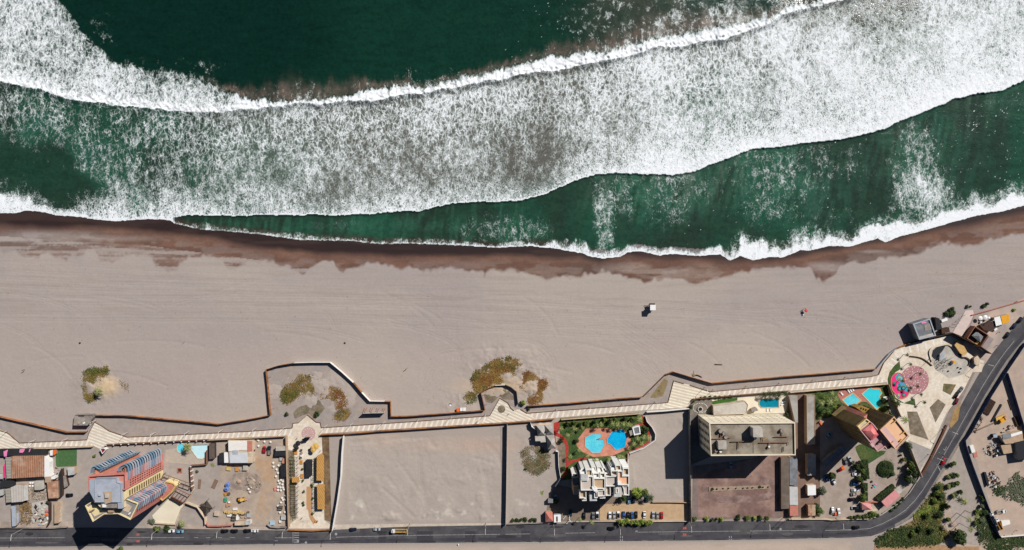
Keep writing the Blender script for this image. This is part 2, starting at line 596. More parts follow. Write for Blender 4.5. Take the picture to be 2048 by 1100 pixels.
 D=D+np.where(zone_mid,.16*stre*(1-sstep(500,1000,X)*.6),0)+np.where(zone_low & (dl>.1),.22*stre*np.clip(dl*3,0,1),0)
 rng=np.random.RandomState(4)
 spark=rng.rand(*X.shape)
 glint=(zone_low & (X>1050) & (ds>12) & (spark<.0035*sstep(1050,1500,X))) | (zone_back & (X>1000) & (spark<.004)) | (zone_low & (X>1900) & (spark<.02) & (np.abs(fbm(X*.5,Y*2,20,78,2)-.5)<.1))
 D=np.where(glint,.6,D)  # sun sparkle painted as single foam-white dots
 D=np.clip(D,0,1.3)
 # --- colour of the water itself
 deep,deep2=L3((10,40,31)),L3((16,50,38))
 green,dgreen,teal=L3((34,72,55)),L3((38,56,45)),L3((46,92,75))
 grey,silt=L3((98,94,87)),L3((104,90,80))
 def mixc(a,b,t):
  return a+(b-a)*t[...,None]
 C=mixc(np.broadcast_to(deep,X.shape+(3,)),deep2,sstep(0.3,0.7,fbm(X,Y,420,81,3)+0.0004*(X-700)))
 C=mixc(C,silt,np.clip(lip**1.6*0.95*(.75+.5*vnoise(X+(n_fin-.5)*10,Y*.14,4,76))+0.5*blob(X,Y,1290,30,110,55,.8)*n_med,0,1)*(1-crest))
 cm=mixc(np.broadcast_to(green,X.shape+(3,)),teal,sstep(0.4,0.65,n_big))
 cm=mixc(cm,dgreen,sstep(.42,.62,fbm(X,Y,110,82,3)))
 gfac=sstep(330,560,X+(n_big-.5)*300)*(1-0.85*blob(X,Y,1440,230,110,90,.8))*(1-.5*blob(X,Y,500,330,130,90,.8))*(1-.6*sstep(20,120,Y-f1)*sstep(1250,1500,X))
 cm=mixc(cm,grey,gfac*0.92)
 cm=mixc(cm,L3((90,120,112)),0.7*lead*sstep(300,500,X))
 cm=mixc(cm,L3((24,62,46)),.6*hole)
 C=np.where(zone_mid[...,None],cm,C)
 cl=mixc(np.broadcast_to(dgreen,X.shape+(3,)),green,sstep(0.40,0.72,fbm(X,Y*0.45,80,83,4)+0.12*blob(X,Y,1340,390,120,80,.8)+0.14*blob(X,Y,1560,370,130,80,.8)+.1*blob(X,Y,700,455,160,20,.8)))
 cl=mixc(cl,L3((42,104,78)),0.45*np.clip(dl-.08,0,.4)/.4)
 cl=mixc(cl,L3((66,52,44)),0.9*(1-sstep(6,np.maximum(band,9)+4,ds)))
 teal2=np.clip(blob(X+(n_med-.5)*60,Y-.2*(X-1560),1560,350,120,70,.9)+blob(X+(n_med-.5)*60,Y,1320,385,110,52,.9)+.7*blob(X,Y,1840,300,90,90,.9)+.6*blob(X,Y,700,452,220,16,.9),0,1)
 cl=mixc(cl,L3((54,100,80)),.75*teal2*sstep(.25,.7,vnoise(X+.2*Y+(n_med-.5)*10,Y*.2,7,89)*.6+.4*n_med))
 grow=sstep(0.35,0.9,vnoise(X+0.22*Y+(n_med-.5)*14,Y*.16,8,84)*.65+.35*vnoise(X+.2*Y,Y*.2,3.5,85))*(1-sstep(10,120,Y-f2))*sstep(.34,.6,fbm(X,Y*.5,120,86,3))
 cl=mixc(cl,L3((84,106,90)),.75*grow*sstep(1130,1260,X))
 cl=mixc(cl,L3((52,96,74)),.4*sstep(.5,.8,vnoise(X+.1*Y,Y*.2,6,87))*(1-sstep(1000,1150,X)))
 C=np.where(zone_low[...,None],cl,C)
 thin=film & (X>1150) & zone_low
 C=np.where((thin & (ds<np.interp(X,[1150,1200,1240,1330,1440,1490,1560,1640,1760],[3,18,10,22,14,4,3,20,4])) & (ds>1.5))[...,None],L3((120,112,112)),C)
 # --- surface height: two rollers,chop
 ah2=np.interp(X,[0,300,420,2048],[0.0,0.0,0.7,1.1])
 z2=np.where(a2>=0,np.exp(-a2/60.0),np.exp(-(a2/2.2)**2))*ah2
 ah1=np.interp(X,[0,300,500,1300,1700,2048],[0.9,1.2,1.3,1.4,1.0,.8])
 z1=np.where(a1>=0,np.exp(-a1/34.0),np.exp(-(a1/8.0)**2))*ah1*(.3+1.3*vnoise(X,X*0,23,75))
 rough_f=np.clip(D,0,1)*(0.12+0.8*np.exp(-np.abs(a1-6)/9))
 zz=SEA_Z+z2+z1+(fbm(X,Y,5.0,91,2)-0.5)*rough_f*2.2+(fbm(X,Y*2.2,70,92,3)-.5)*0.35*sstep(10,60,ds)
 keep=sstep(0,26,ds)
 zz=SEA_Z+0.02+(zz-SEA_Z)*keep
 zz=np.where(ds<0,SEA_Z-0.25*np.clip(-ds/4,0,1),zz)
 fine=np.where(zone_mid,np.clip(sstep(.25,.95,(Y-f1)/np.maximum(f2-f1,1))+.35*sstep(1300,1700,X),0,1),np.where(zone_low,.45,.3))
 return xs,ys,zz,C,D,fine
def sea_material():
 t=NT("sea_water")
 v=t.pos()
 ca=t.n("VertexColor"); ca.layer_name="water"
 fa=t.n("Attribute"); fa.attribute_name="foam"
 va=t.pos((1.2,.78,1),R(-6))
 def warp(vec,scale,amp):
  w=t.n("TexNoise"); w.inputs["Scale"].default_value=scale; w.inputs["Detail"].default_value=4
  t.l(vec,w.inputs["Vector"])
  sub=t.n("VectorMath",operation='SUBTRACT'); sub.inputs[1].default_value=(.5,.5,.5)
  t.l(w.outputs["Color"],sub.inputs[0])
  scl=t.n("VectorMath",operation='SCALE'); scl.inputs["Scale"].default_value=amp
  t.l(sub.outputs[0],scl.inputs[0])
  ad=t.n("VectorMath",operation='ADD')
  t.l(vec,ad.inputs[0]); t.l(scl.outputs[0],ad.inputs[1])
  return ad.outputs[0]
 w1=warp(warp(va,.10,9.0),.75,3.2)
 def cells(vec,scale,hi):
  vo=t.n("TexVoronoi"); vo.feature='DISTANCE_TO_EDGE'; vo.inputs["Scale"].default_value=scale
  t.l(vec,vo.inputs["Vector"])
  return t.ramp(vo.outputs["Distance"],0.0,hi,1.0,0.0,False)
 at=t.n("Attribute"); at.attribute_name="fine"
 fine=at.outputs["Fac"]
 def blend(a,b):
  m_=t.n("Mix"); m_.data_type='FLOAT'
  t.l(fine,m_.inputs[0]); t.l(a,m_.inputs[2]); t.l(b,m_.inputs[3])
  return m_.outputs[0]
 c1=blend(cells(w1,0.34,0.30),cells(w1,0.64,0.36))
 c2=blend(cells(w1,0.84,0.30),cells(w1,1.35,0.36))
 n1=t.ramp(t.noise(va,1.0,6,0.72),0.3,0.7,0,1,False)
 n0=t.ramp(t.noise(va,.26,4,0.6),0.3,0.7,-.20,.20,False)
 big=t.ramp(t.noise(v,0.035,3,0.5),0.3,0.7,-0.12,0.12,False)
 D=fa.outputs["Fac"]
 gate=t.ramp(D,.03,.14)
 base=t.math('ADD',t.math('ADD',n0,big),D)
 soft=t.math('ADD',t.math('ADD',t.math('MULTIPLY',n1,.42),t.math('MULTIPLY',c1,.30)),base)
 soft=t.math('MULTIPLY',t.ramp(soft,.52,1.22),gate)
 fil=t.math('ADD',t.math('MULTIPLY',c1,.50),t.math('MULTIPLY',c2,.34))
 fil=t.math('ADD',t.math('ADD',fil,t.math('MULTIPLY',n1,.30)),base)
 cover=t.math('MULTIPLY',t.ramp(fil,.92,1.56),gate)
 milk=t.ramp(D,.50,.95)
 softc=t.mix(milk,lin((148,160,153)),lin((216,221,221)))
 foamc=t.mix(t.ramp(fil,1.1,1.55),lin((196,203,200)),lin((236,238,239)))
 wv=t.ramp(t.math('ADD',t.math('MULTIPLY',t.noise(v,0.5,5,0.6),.6),t.math('MULTIPLY',t.noise(t.pos((.5,1.6,1),R(12)),.16,4,.6),.4)),0.32,0.68,0.68,1.34,False)
 mul=t.n("VectorMath",operation='SCALE')
 t.l(ca.outputs["Color"],mul.inputs[0]); t.l(wv,mul.inputs["Scale"])
 under=t.mix(t.math('MULTIPLY',soft,.85),mul.outputs[0],softc)
 colr=t.mix(cover,under,foamc)
 rough=t.ramp(cover,0,1,0.16,0.9,False)
 hgt=t.math('ADD',t.math('MULTIPLY',cover,0.5),t.noise(v,0.7,5,0.7))
 t.bump(hgt,0.5,0.35)
 return t.done(colr,rough,0.35)
xs_,ys_,zz_,C_,D_,F_=build_sea()
sea=grid_mesh("sea",xs_,ys_,zz_,{"water": C_},{"foam": D_,"fine": F_},sea_material())
sea["label"]="green sea with white surf rolling in two long waves"
# ------------------------------------------------------------ ground: beach,sandy lots and the land out to the horizon
PROM_UP=[(-400,864),(0,864),(40,885),(175,879),(190,843),(256,873),(320,871),(500,862),(587,850),(615,829),(643,850),(820,843),(980,831),
           (1000,796),(1030,821),(1054,826),(1140,819),(1240,812),(1335,804),(1347,761),(1421,783),(1560,770),(1740,753),(1770,720),(1816,688),(1900,668),(2048,610),(2400,520)]
LOT=[(692,872),(820,861),(1010,848),(1008,1046),(672,1056)]
TRACKS=[]
rt=random.Random(5)
def trk(pts,w=2.2):
 for s in (-w,w):
  q=[]
  for i,(x,y) in enumerate(pts):
   a=pts[max(0,i-1)]; b=pts[min(len(pts)-1,i+1)]
   dx,dy=b[0]-a[0],b[1]-a[1]
   l=math.hypot(dx,dy) or 1
   q.append((x-dy/l*s,y+dx/l*s))
  TRACKS.append(q)
def arc(cx,cy,rx,ry,a0,a1,n=12):
 return [(cx+rx*math.cos(R(a0+(a1-a0)*i/n)),cy+ry*math.sin(R(a0+(a1-a0)*i/n))) for i in range(n+1)]
for a in (0,7,15):
 trk(arc(1040,735,70-a,55-a,-110,30))
 trk(arc(905,760,60-a,60-a,180,290))
for i in range(9):
 y0=500+i*17+rt.uniform(-6,6)
 trk([(x,y0+26*math.sin(x/260.0+i*.3)*.25+0.045*x*(1 if i<5 else .6)+rt.uniform(-1,1)) for x in range(-40,1300+80*i % 500,60)])
for i in range(6):
 trk([(x,640-i*9-0.085*(x-1300)-0.00006*(x-1300)**2+rt.uniform(-1,1)) for x in range(900+70*i,2090,60)])
for i in range(7):
 trk([(1250+i*9+rt.uniform(-5,5),725+rt.uniform(-4,4)),(1275+i*7,745),(1305+i*4,768-i*3)])
for i in range(5):
 trk([(1240,640+i*8),(1290,670+i*9),(1340,700+i*9)])
for pts in (([(800,930),(838,985),(852,1010)]),([(836,910),(838,960),(850,1000)]),([(885,948),(868,985),(848,1015),(842,1045)]),
   ([(762,975),(800,1010),(828,1035)]),([(965,940),(972,975),(982,1028)]),([(980,890),(1000,920)]),([(972,885),(996,915)]),
   ([(945,915),(985,925)]),([(770,950),(790,975)]),([(880,1045),(905,1020)]),([(725,1005),(735,1032)]),([(795,1025),(815,1000)]),
   ([(860,880),(866,895)]),([(830,1045),(900,1043)]),([(700,885),(760,880),(850,872)])):
 trk(pts,1.6); trk([(x+5,y+2) for x,y in pts],1.6)
def dk0(X):
 return lerp_curve(DARKW,X)
for i in range(46):
 x,y,a,q=rt.uniform(0,2000),rt.uniform(570,740),rt.gauss(0,.5),rt.uniform(50,220)
 if y<790-.06*x:
  trk([(x+k*q/6*math.cos(a+k*.05),y+k*q/6*math.sin(a+k*.05)*.5) for k in range(7)],rt.choice((1.4,2.4)))
def build_ground():
 xs=np.concatenate([[-16000,-8000,-4000,-2000,-1000,-450,-200,-90],np.arange(-40,2090,1.7),[2140,2260,2500,3000,4000,6000,10000,18000]])
 ys=np.concatenate([[120,250,330,370],np.arange(390,1110,1.7),[1150,1250,1450,1800,2500,4000,7000,14000,26000]])
 X,Y=np.meshgrid(xs,ys)
 shore=lerp_curve(SHORE,X)+(vnoise(X,X*0+9,5.0,71)-0.5)*1.7
 ds=Y-shore
 prom=lerp_curve(PROM_UP,X)
 z=np.where(ds<0,SEA_Z+ds*0.014,SEA_Z+1.2*sstep(-40,190,ds)-1.2*sstep(-40,190,0*ds))
 z=np.where(Y>700,np.minimum(z+0.02,0.0),z)
 beach=sstep(0,12,prom-Y)*sstep(60,120,ds)
 lot=in_poly(X,Y,LOT)*sstep(0,10,np.minimum(np.minimum(Y-868,1046-Y),np.minimum(X-690,1006-X)))
 for q in ([(1296,828),(1374,821),(1374,998),(1312,998),(1262,975),(1262,912),(1308,886)],[(1018,850),(1058,848),(1066,885),(1104,905),(1106,960),(1080,1000),(1080,1030),(1018,1034)]):
  lot=np.maximum(lot,in_poly(X,Y,q)*sstep(0,7,seg_dist(X,Y,q+[q[0]]))*.85)
 rel=np.maximum(beach*0.9,lot)
 n1=fbm(X,Y,26,101,4)-.5
 n2=fbm(X,Y,6,102,2)-.5
 tr=np.zeros(X.shape,dtype=np.float32)
 for pts in TRACKS:
  a=np.array(pts)
  x0,x1,y0,y1=a[:,0].min()-6,a[:,0].max()+6,a[:,1].min()-6,a[:,1].max()+6
  ix=np.where((xs>x0) & (xs<x1))[0]; iy=np.where((ys>y0) & (ys<y1))[0]
  if len(ix) and len(iy):
   sl=(slice(iy[0],iy[-1]+1),slice(ix[0],ix[-1]+1))
   tr[sl]+=np.exp(-(seg_dist(X[sl],Y[sl],pts)/1.2)**2)
 dune=blob(X,Y,1010,740,70,40,.8)+blob(X,Y,195,768,34,36,.8)+blob(X,Y,1070,775,34,30,.8)+0.8*blob(X,Y,915,805,26,22,.9)+.8*blob(X,Y,630,780,66,30,.8)
 mounds=lot*(sstep(.56,.8,fbm(X,Y,22,103,3))*sstep(985,1040,Y)*1.0+.5*sstep(.6,.8,fbm(X,Y,30,104,3)))
 z=z+rel*(n1*0.22*(1+lot)+n2*(0.05+.05*lot)-np.clip(tr,0,1.4)*0.10)+dune*sstep(0,8,prom-Y)*(0.5+n1*1.6+n2*0.5)+mounds*.45
 z=np.where(rel+dune<1e-4,np.where(ds<120,z,np.minimum(z,0.0)),z)
 sand,sand2,sandw=L3((169,157,147)),L3((161,149,144)),L3((180,165,151))
 wetc,brown,rust=L3((50,38,37)),L3((103,74,62)),L3((116,84,69))
 def mixc(a,b,t):
  return a+(b-a)*t[...,None]
 nb=fbm(X,Y*2.2,300,111,4)
 nm=fbm(X*0.35,Y*2.2,26,112,4)
 C=mixc(np.broadcast_to(sand,X.shape+(3,)),sand2,sstep(.36,.64,nb)*.9)
 C=mixc(C,sand2,(1-sstep(120,900,X))*.5*sstep(540,600,Y)+.5*sstep(1700,2000,X))
 C=mixc(C,sandw,sstep(620,760,Y)*.55*(1-.6*(1-sstep(100,700,X))))
 streaks=fbm(X*0.08,Y*2.0,9,113,3)
 C=mixc(C,L3((150,136,126)),.3*sstep(.5,.75,streaks)*(1-sstep(600,680,Y)))
 br=lerp_curve(BROWN,X)+(vnoise(X,Y,7,114)-.5)*7+(vnoise(X,Y,17,119)-.5)*6
 dk=lerp_curve(DARKW,X)+(fbm(X,X*0,40,115,3)-.5)*7
 m=1-sstep(-5.0,4.0,Y-br)
 m=m*(1-.22*sstep(.42,.62,fbm(X*.5,Y*1.4,14,121,3))*sstep(6,24,Y-dk0(X)))
 inner=lerp_curve([(-400,470),(0,472),(300,492),(512,520),(700,545),(2400,800)],X)
 speck=sstep(.40,.62,nm*.55+streaks*.5+.10*(vnoise(X,Y,4,116)-.5)-.0016*(Y-inner))
 m=m*np.where(Y>inner,np.clip(speck+.25,0,1)*np.interp(X,[0,420,640],[.80,.85,1.0]),1.0)
 lightp=blob(X,Y,85,472,90,9,.9)*.6+blob(X,Y,235,477,70,6,.9)*.35+blob(X,Y,1320,545,90,16,.8)*.40*sstep(.45,.6,nm)+blob(X,Y,1660,535,40,10,.8)*.6+.5*blob(X,Y,1750,503,26,3,.8)
 m=np.clip(m-lightp,0,1)
 bcol=mixc(np.broadcast_to(brown,X.shape+(3,)),rust,sstep(.42,.66,nm))
 bcol=mixc(bcol,L3((86,66,58)),sstep(.45,.7,fbm(X*.3,Y,40,117,3))*.7)
 C=mixc(C,bcol,m*.96)
 wd=1-sstep(-4,11,Y-dk)
 wetm=mixc(np.broadcast_to(wetc,X.shape+(3,)),L3((62,48,44)),sstep(.4,.7,nm))
 C=C*(1+(.16*(vnoise(X,Y,2.6,122)-.5)+.2*(fbm(X,Y,9,123,3)-.5))*m)[...,None]
 C=mixc(C,wetm,wd)
 deb=(np.random.RandomState(7).rand(*X.shape)<.0007*(1+3*blob(X,Y,905,795,60,40,.9)+2*lot)) & (beach+lot>.5)
 C=np.where(deb[...,None],C*.55,C)
 C=mixc(C,L3((204,176,134)),.75*blob(X,Y,214,772,22,18,.9))
 C=mixc(C,L3((204,174,132)),.5*blob(X,Y,1000,772,70,14,.9))
 C=mixc(C,L3((196,152,128)),.6*blob(X,Y,930,890,95,14,.9)*sstep(.35,.65,nb+.1))
 C=mixc(C,L3((198,172,150)),.7*blob(X,Y,765,880,34,14,.9))
 C=mixc(C,L3((150,140,130)),.4*lot*sstep(.5,.72,fbm(X,Y,30,118,3))*sstep(930,960,Y))
 C=mixc(C,L3((170,158,147)),.5*lot)
 C=mixc(C,L3((196,186,172)),.8*lot*sstep(.66,.8,fbm(X,Y,16,119,3))*sstep(985,1010,Y))
 south=sstep(0,14,Y-np.interp(X,[0,640,1340,1700,1760],[1094,1089,1082,1076,1200]))
 C=mixc(C,L3((188,168,152)),south*.8)
 C=mixc(C,L3((160,146,132)),sstep(.45,.7,fbm(X,Y*1.5,60,120,4))*.5*south)
 behind=sstep(0,6,Y-prom)*(1-lot)
 C=mixc(C,L3((158,146,136)),.5*behind*(1-south))
 wet=np.clip(wd,0,1)
 return xs,ys,z,C,wet
def ground_material():
 t=NT("beach_sand")
 v=t.pos()
 ca=t.n("VertexColor"); ca.layer_name="soil"
 wa=t.n("Attribute"); wa.attribute_name="wet"
 n1=t.noise(v,0.8,6,0.7)
 n2=t.noise(t.pos((0.3,1.4,1),R(3)),0.45,5,0.6)
 n4=t.noise(v,2.6,3,0.7)
 s=t.math('ADD',t.math('MULTIPLY',n1,0.5),t.math('MULTIPLY',n2,0.2))
 s=t.math('ADD',s,t.math('MULTIPLY',n4,0.3))
 f=t.ramp(s,0.3,0.7,0.87,1.13,False)
 mul=t.n("VectorMath",operation='SCALE')
 t.l(ca.outputs["Color"],mul.inputs[0]); t.l(f,mul.inputs["Scale"])
 t.bump(s,0.22,0.3)
 return t.done(mul.outputs[0],t.ramp(wa.outputs["Fac"],0,1,0.95,0.55,False),0.15)
xs_,ys_,zg_,C_,W_=build_ground()
ground=grid_mesh("beach",xs_,ys_,zg_,{"soil": C_},{"wet": W_},ground_material())
ground["label"]="pale grey sand beach with a dark wet edge along the surf"
del xs_,ys_,zz_,zg_,C_,D_,W_
# ------------------------------------------------------------ materials of the town
M={}
def mk(key,*a,**k):
 M[key]=mat(key,*a,**k)
 return M[key]
mk("asphalt",(72,70,73),var=.24,scale=.22,c2=(84,81,82),s2=.06,rough=.9)
mk("asphalt_patch",(62,60,64),var=.12,scale=.5)
mk("road_dust",(112,104,100),var=.3,scale=.3)
mk("paint_white",(150,148,146),var=.35,scale=1.2)
mk("paint_red",(150,76,68),var=.25,scale=1.2)
mk("pavement",(178,160,145),var=.2,scale=.4,c2=(150,136,124),s2=.1)
mk("kerb",(172,166,158),var=.15,scale=1)
mk("lot_dirt",(166,154,144),var=.10,scale=.35,c2=(158,146,137),s2=.07)
mk("yard_dirt",(174,156,138),var=.14,scale=.3,c2=(162,146,132),s2=.08)
mk("rust_soil",(178,148,120),var=.14,scale=.3,c2=(172,152,134),s2=.1)
mk("strip_sand",(156,145,138),var=.14,scale=.3,c2=(160,146,135),s2=.08)
mk("orange_board",(170,114,68),var=.25,scale=.5,c2=(126,88,62),s2=.2)
mk("white_board",(226,220,210),var=.08,scale=.6)
mk("timber_dark",(70,52,40),var=.3,scale=1)
mk("steel_dark",(38,40,44),var=.2,scale=1,rough=.6)
mk("wall_cream",(206,186,160),var=.12,scale=.6,c2=(184,164,140),s2=.2)
mk("wall_tan",(176,150,124),var=.16,scale=.6)
mk("wall_brown",(128,96,76),var=.2,scale=.6)
mk("wall_white",(226,222,214),var=.08,scale=.5)
mk("concrete",(152,143,134),var=.22,scale=.5,c2=(128,118,110),s2=.2)
mk("concrete_pale",(188,180,168),var=.14,scale=.4,c2=(168,160,148),s2=.12)
mk("plaza_paving",(220,207,188),var=.17,scale=.6,c2=(208,192,170),s2=.08)
mk("plaza_beige",(214,198,174),var=.12,scale=.5,c2=(196,178,152),s2=.1)
mk("glass_dark",(26,30,36),var=.2,scale=2,rough=.3,spec=.35)
mk("pipe_rust",(120,92,78),var=.25,scale=1)
mk("rust_roof",(160,116,90),var=.3,scale=.3,c2=(184,150,126),s2=.25)
mk("grey_roof",(166,160,152),var=.16,scale=.4,c2=(146,140,132),s2=.14)
mk("pale_roof",(192,190,186),var=.12,scale=.4,c2=(170,168,164),s2=.14)
mk("blue_grey",(162,169,178),var=.12,scale=.5)
mk("lawn_turf",(58,82,40),var=.4,scale=.9,c2=(82,92,48),s2=.12,bump=.4)
mk("lawn_dry",(120,112,70),var=.35,scale=.8,c2=(84,98,48),s2=.14,bump=.4)
mk("turf_bright",(72,104,62),var=.2,scale=.6)
mk("turf_brown",(128,104,76),var=.35,scale=.5,c2=(104,82,60),s2=.15,bump=.4)
mk("bed_soil",(132,118,102),var=.3,scale=.5,c2=(112,100,80),s2=.2)
mk("red_paving",(166,56,48),var=.3,scale=.6)
mk("pool_deck",(200,136,112),var=.18,scale=.6,c2=(184,122,100),s2=.14)
mk("pool_light",(104,208,222),var=.16,scale=1.1,rough=.1,c2=(84,196,216),s2=.15,spec=.5)  # noise mottling paints water caustics into the colour
mk("pool_blue",(20,172,220),var=.2,scale=.9,rough=.1,c2=(14,150,200),s2=.10,spec=.5)  # caustic ripples painted in by the mottling here too
mk("pool_teal",(16,128,150),var=.10,scale=.4,rough=.1,spec=.5)
mk("pool_pale",(196,230,234),var=.05,scale=.5,rough=.1,spec=.5)
mk("leaf_dark",(44,58,30),var=.5,scale=1.4,c2=(62,76,36),s2=.7)
mk("leaf_mid",(70,86,38),var=.5,scale=1.4,c2=(96,108,46),s2=.7)
mk("leaf_bright",(104,122,48),var=.45,scale=1.4,c2=(132,144,66),s2=.7)
mk("leaf_palm",(112,122,66),var=.5,scale=1.6,c2=(150,152,96),s2=1.0)
mk("leaf_grey",(104,108,88),var=.4,scale=1.4,c2=(84,92,66),s2=.7)
mk("dune_green",(86,88,38),var=.45,scale=1.0,c2=(126,106,54),s2=.10)
mk("dune_ochre",(142,112,58),var=.4,scale=1.0,c2=(100,90,44),s2=.12)
mk("dune_rust",(126,84,44),var=.4,scale=1.0,c2=(142,112,62),s2=.14)
mk("trunk",(112,92,74),var=.3,scale=2)
mk("white_paint",(232,230,226),var=.06,scale=.8,rough=.5)
mk("black_paint",(22,23,26),var=.2,scale=1,rough=.4)
mk("hotel_pink",(204,134,122),var=.12,scale=.4,c2=(194,120,108),s2=.12)
mk("hotel_yellow",(222,202,154),var=.14,scale=.4)
mk("hotel_ochre",(206,172,104),var=.08,scale=.4)
mk("hotel_blue",(104,134,156),var=.12,scale=.4)
mk("hotel_pale",(152,162,172),var=.08,scale=.4)
mk("hotel_orange",(190,128,100),var=.1,scale=.4)
mk("hotel_roof",(168,173,182),var=.08,scale=.35,c2=(154,160,170),s2=.14)
mk("tower_tan",(122,104,68),var=.18,scale=.35,c2=(106,90,58),s2=.12)
mk("tower_brown",(112,90,62),var=.16,scale=.35)
mk("tower_peach",(230,182,142),var=.06,scale=.3)
mk("tower_lilac",(206,168,164),var=.08,scale=.3)
mk("tower_red",(198,94,96),var=.12,scale=.3,c2=(214,128,124),s2=.2)
mk("tower_mauve",(176,134,136),var=.14,scale=.4)
mk("slab_cream",(226,214,190),var=.06,scale=.4,c2=(216,204,178),s2=.1)
mk("slab_roof",(150,140,124),var=.16,scale=.3,c2=(122,110,94),s2=.14)
mk("brick_court",(150,122,110),var=.26,scale=.3,c2=(122,96,88),s2=.045)
mk("court_worn",(126,110,104),var=.25,scale=.3)
mk("terrace_tan",(188,160,128),var=.12,scale=.5)
mk("terrace_grey",(190,178,166),var=.10,scale=.5)
mk("terrace_peach",(226,172,136),var=.08,scale=.5)
mk("pink_roof",(206,140,138),var=.10,scale=.5)
mk("salmon_tile",(186,118,102),var=.18,scale=.8)
mk("magenta",(226,54,120),var=.06,scale=.6)
mk("play_teal",(66,158,170),var=.08,scale=.6)
mk("lilac_paving",(172,120,122),var=.2,scale=.9)
mk("pink_tarp",(226,130,176),var=.08,scale=.6)
mk("blue_fence",(58,68,98),var=.2,scale=.6,c2=(72,82,108),s2=.3)
mk("dark_tarp",(44,44,46),var=.25,scale=.6)
mk("shade_net",(70,62,54),var=.25,scale=.8)
mk("tank_blue",(104,130,186),var=.1,scale=.8,rough=.5)
mk("machine_yellow",(222,156,40),var=.15,scale=.8,rough=.5)
mk("gold",(206,164,88),var=.15,scale=.8)
mk("wood_warm",(196,132,60),var=.2,scale=1)
mk("wood_rug",(186,142,102),var=.1,scale=.6)
mk("orange_bright",(232,106,36),var=.1,scale=.8)
mk("teal_green",(44,142,108),var=.1,scale=.8)
mk("rubble",(176,158,140),var=.35,scale=.9,c2=(136,120,106),s2=.5)
mk("sack_white",(212,204,192),var=.14,scale=1)
mk("skin",(150,104,80),var=.1,scale=3)
mk("tyre",(24,24,26),var=.2,scale=2)
mk("weed_green",(94,92,58),var=.4,scale=.6,c2=(122,104,76),s2=.2)
mk("slate_roof",(112,114,118),var=.12,scale=.4,c2=(126,128,130),s2=.2)
M["corrugated"]=stripes("corrugated_rust",(168,128,104),(148,98,70),(1,0.03),1.3,.45,.35,(186,158,138))
M["corr_grey"]=stripes("corrugated_grey",(188,180,170),(172,164,156),(1,0.03),1.6,.3,.14)
M["slats"]=stripes("pergola_slats",(170,164,152),(120,114,104),(0,1),.9,.4,.15)
M["deck_boards"]=stripes("deck_boards",(196,148,84),(170,124,66),(1,.55),1.1,.4,.22)
M["path_stripes"]=stripes("path_stripes",(204,190,172),(228,220,208),(.944,-.33),2.9,.36,.14,(196,182,166))
M["path_diag_a"]=stripes("path_diagonal_west",(206,192,172),(230,221,206),(.37,1),1.75,.42,.13,(200,186,168))
M["path_diag_b"]=stripes("path_diagonal_mid",(206,192,170),(231,222,205),(.45,1),1.75,.42,.13,(200,186,168))
M["path_diag_c"]=stripes("path_diagonal_east",(206,192,168),(232,223,203),(.24,1),1.75,.42,.13,(200,186,168))
# ------------------------------------------------------------ roads and paths
UP=[(-60,1056),(200,1055),(578,1061),(660,1060),(820,1053),(1010,1050),(1200,1045),(1450,1042),(1700,1043),(1740,1040)]
CURVE_L=[(1764,1030),(1799,1008),(1818,988),(1835,964),(1852,941),(1882,888),(1905,845),(1925,806),(1945,771),(1965,736),(1985,706),(2010,675),(2048,632),(2120,556)]
LOW=[(-60,1095),(200,1093),(640,1088),(1060,1085),(1450,1081),(1700,1076),(1740,1073)]
CURVE_R=[(1764,1065),(1799,1050),(1823,1036),(1846,1010),(1868,972),(1891,935),(1920,887),(1936,860),(1977,787),(2010,733),(2029,708),(2048,686),(2120,610)]
sheet("road",PP(UP+CURVE_L+list(reversed(LOW+CURVE_R))),.05,M["asphalt"],"grey asphalt coast road that bends north at its east end")
def off_line(a,b,t):
 return [(x0+(x1-x0)*t,y0+(y1-y0)*t) for (x0,y0),(x1,y1) in zip(a,b)]
NUP=[(x,np.interp(x,[p[0] for p in UP],[p[1] for p in UP])) for x in range(-60,1741,30)]
NLOW=[(x,np.interp(x,[p[0] for p in LOW],[p[1] for p in LOW])) for x in range(-60,1741,30)]
def resample(pts,n):
 a=np.array(pts,float)
 s=np.concatenate([[0],np.cumsum(np.hypot(*np.diff(a,axis=0).T))])
 q=np.linspace(0,s[-1],n)
 return list(zip(np.interp(q,s,a[:,0]),np.interp(q,s,a[:,1])))
RUP=NUP[:-1]+resample([UP[-1]]+CURVE_L,24)
RLOW=NLOW[:-1]+resample([LOW[-1]]+CURVE_R,24)
def lane(t0,t1,i0,i1,z,m,name="road_marking",mb=None):
 a,b=off_line(RUP,RLOW,t0)[i0:i1+1],off_line(RUP,RLOW,t1)[i0:i1+1]
 (mb if mb else MB()).sheet(PP(a+list(reversed(b))),z)
mb=MB(); lane(.0,.24,12,26,.07,None,mb=mb); struct("road_shoulder",mb,mat("shoulder",(96,92,90),var=.25,scale=.2,c2=(82,79,80),s2=.08),"dusty parking lane along the north side of the road")
mb=MB(); lane(.70,.88,0,58,.07,None,mb=mb); lane(.62,.86,58,82,.071,None,mb=mb); struct("road_lane",mb,mat("lane_dark",(62,60,65),var=.14,scale=.2,c2=(72,70,74),s2=.08),"tyre darkened lane of the coast road")
mb=MB(); lane(.86,.99,62,82,.07,None,mb=mb); struct("road_edge",mb,mat("road_edge_pale",(132,124,116),var=.2,scale=.4),"pale worn outer edge of the road bend")
for i,(x0,x1) in enumerate(((757,772),(834,866),(930,951),(1043,1060))):
 sheet("road_patch",PP([(x0,1062),(x1,1062),(x1,1085),(x0,1085)]),.085,M["asphalt_patch"],"square of newer, darker asphalt in the road")
rq=random.Random(21)
mb,mb2,mb3=MB(),MB(),MB()
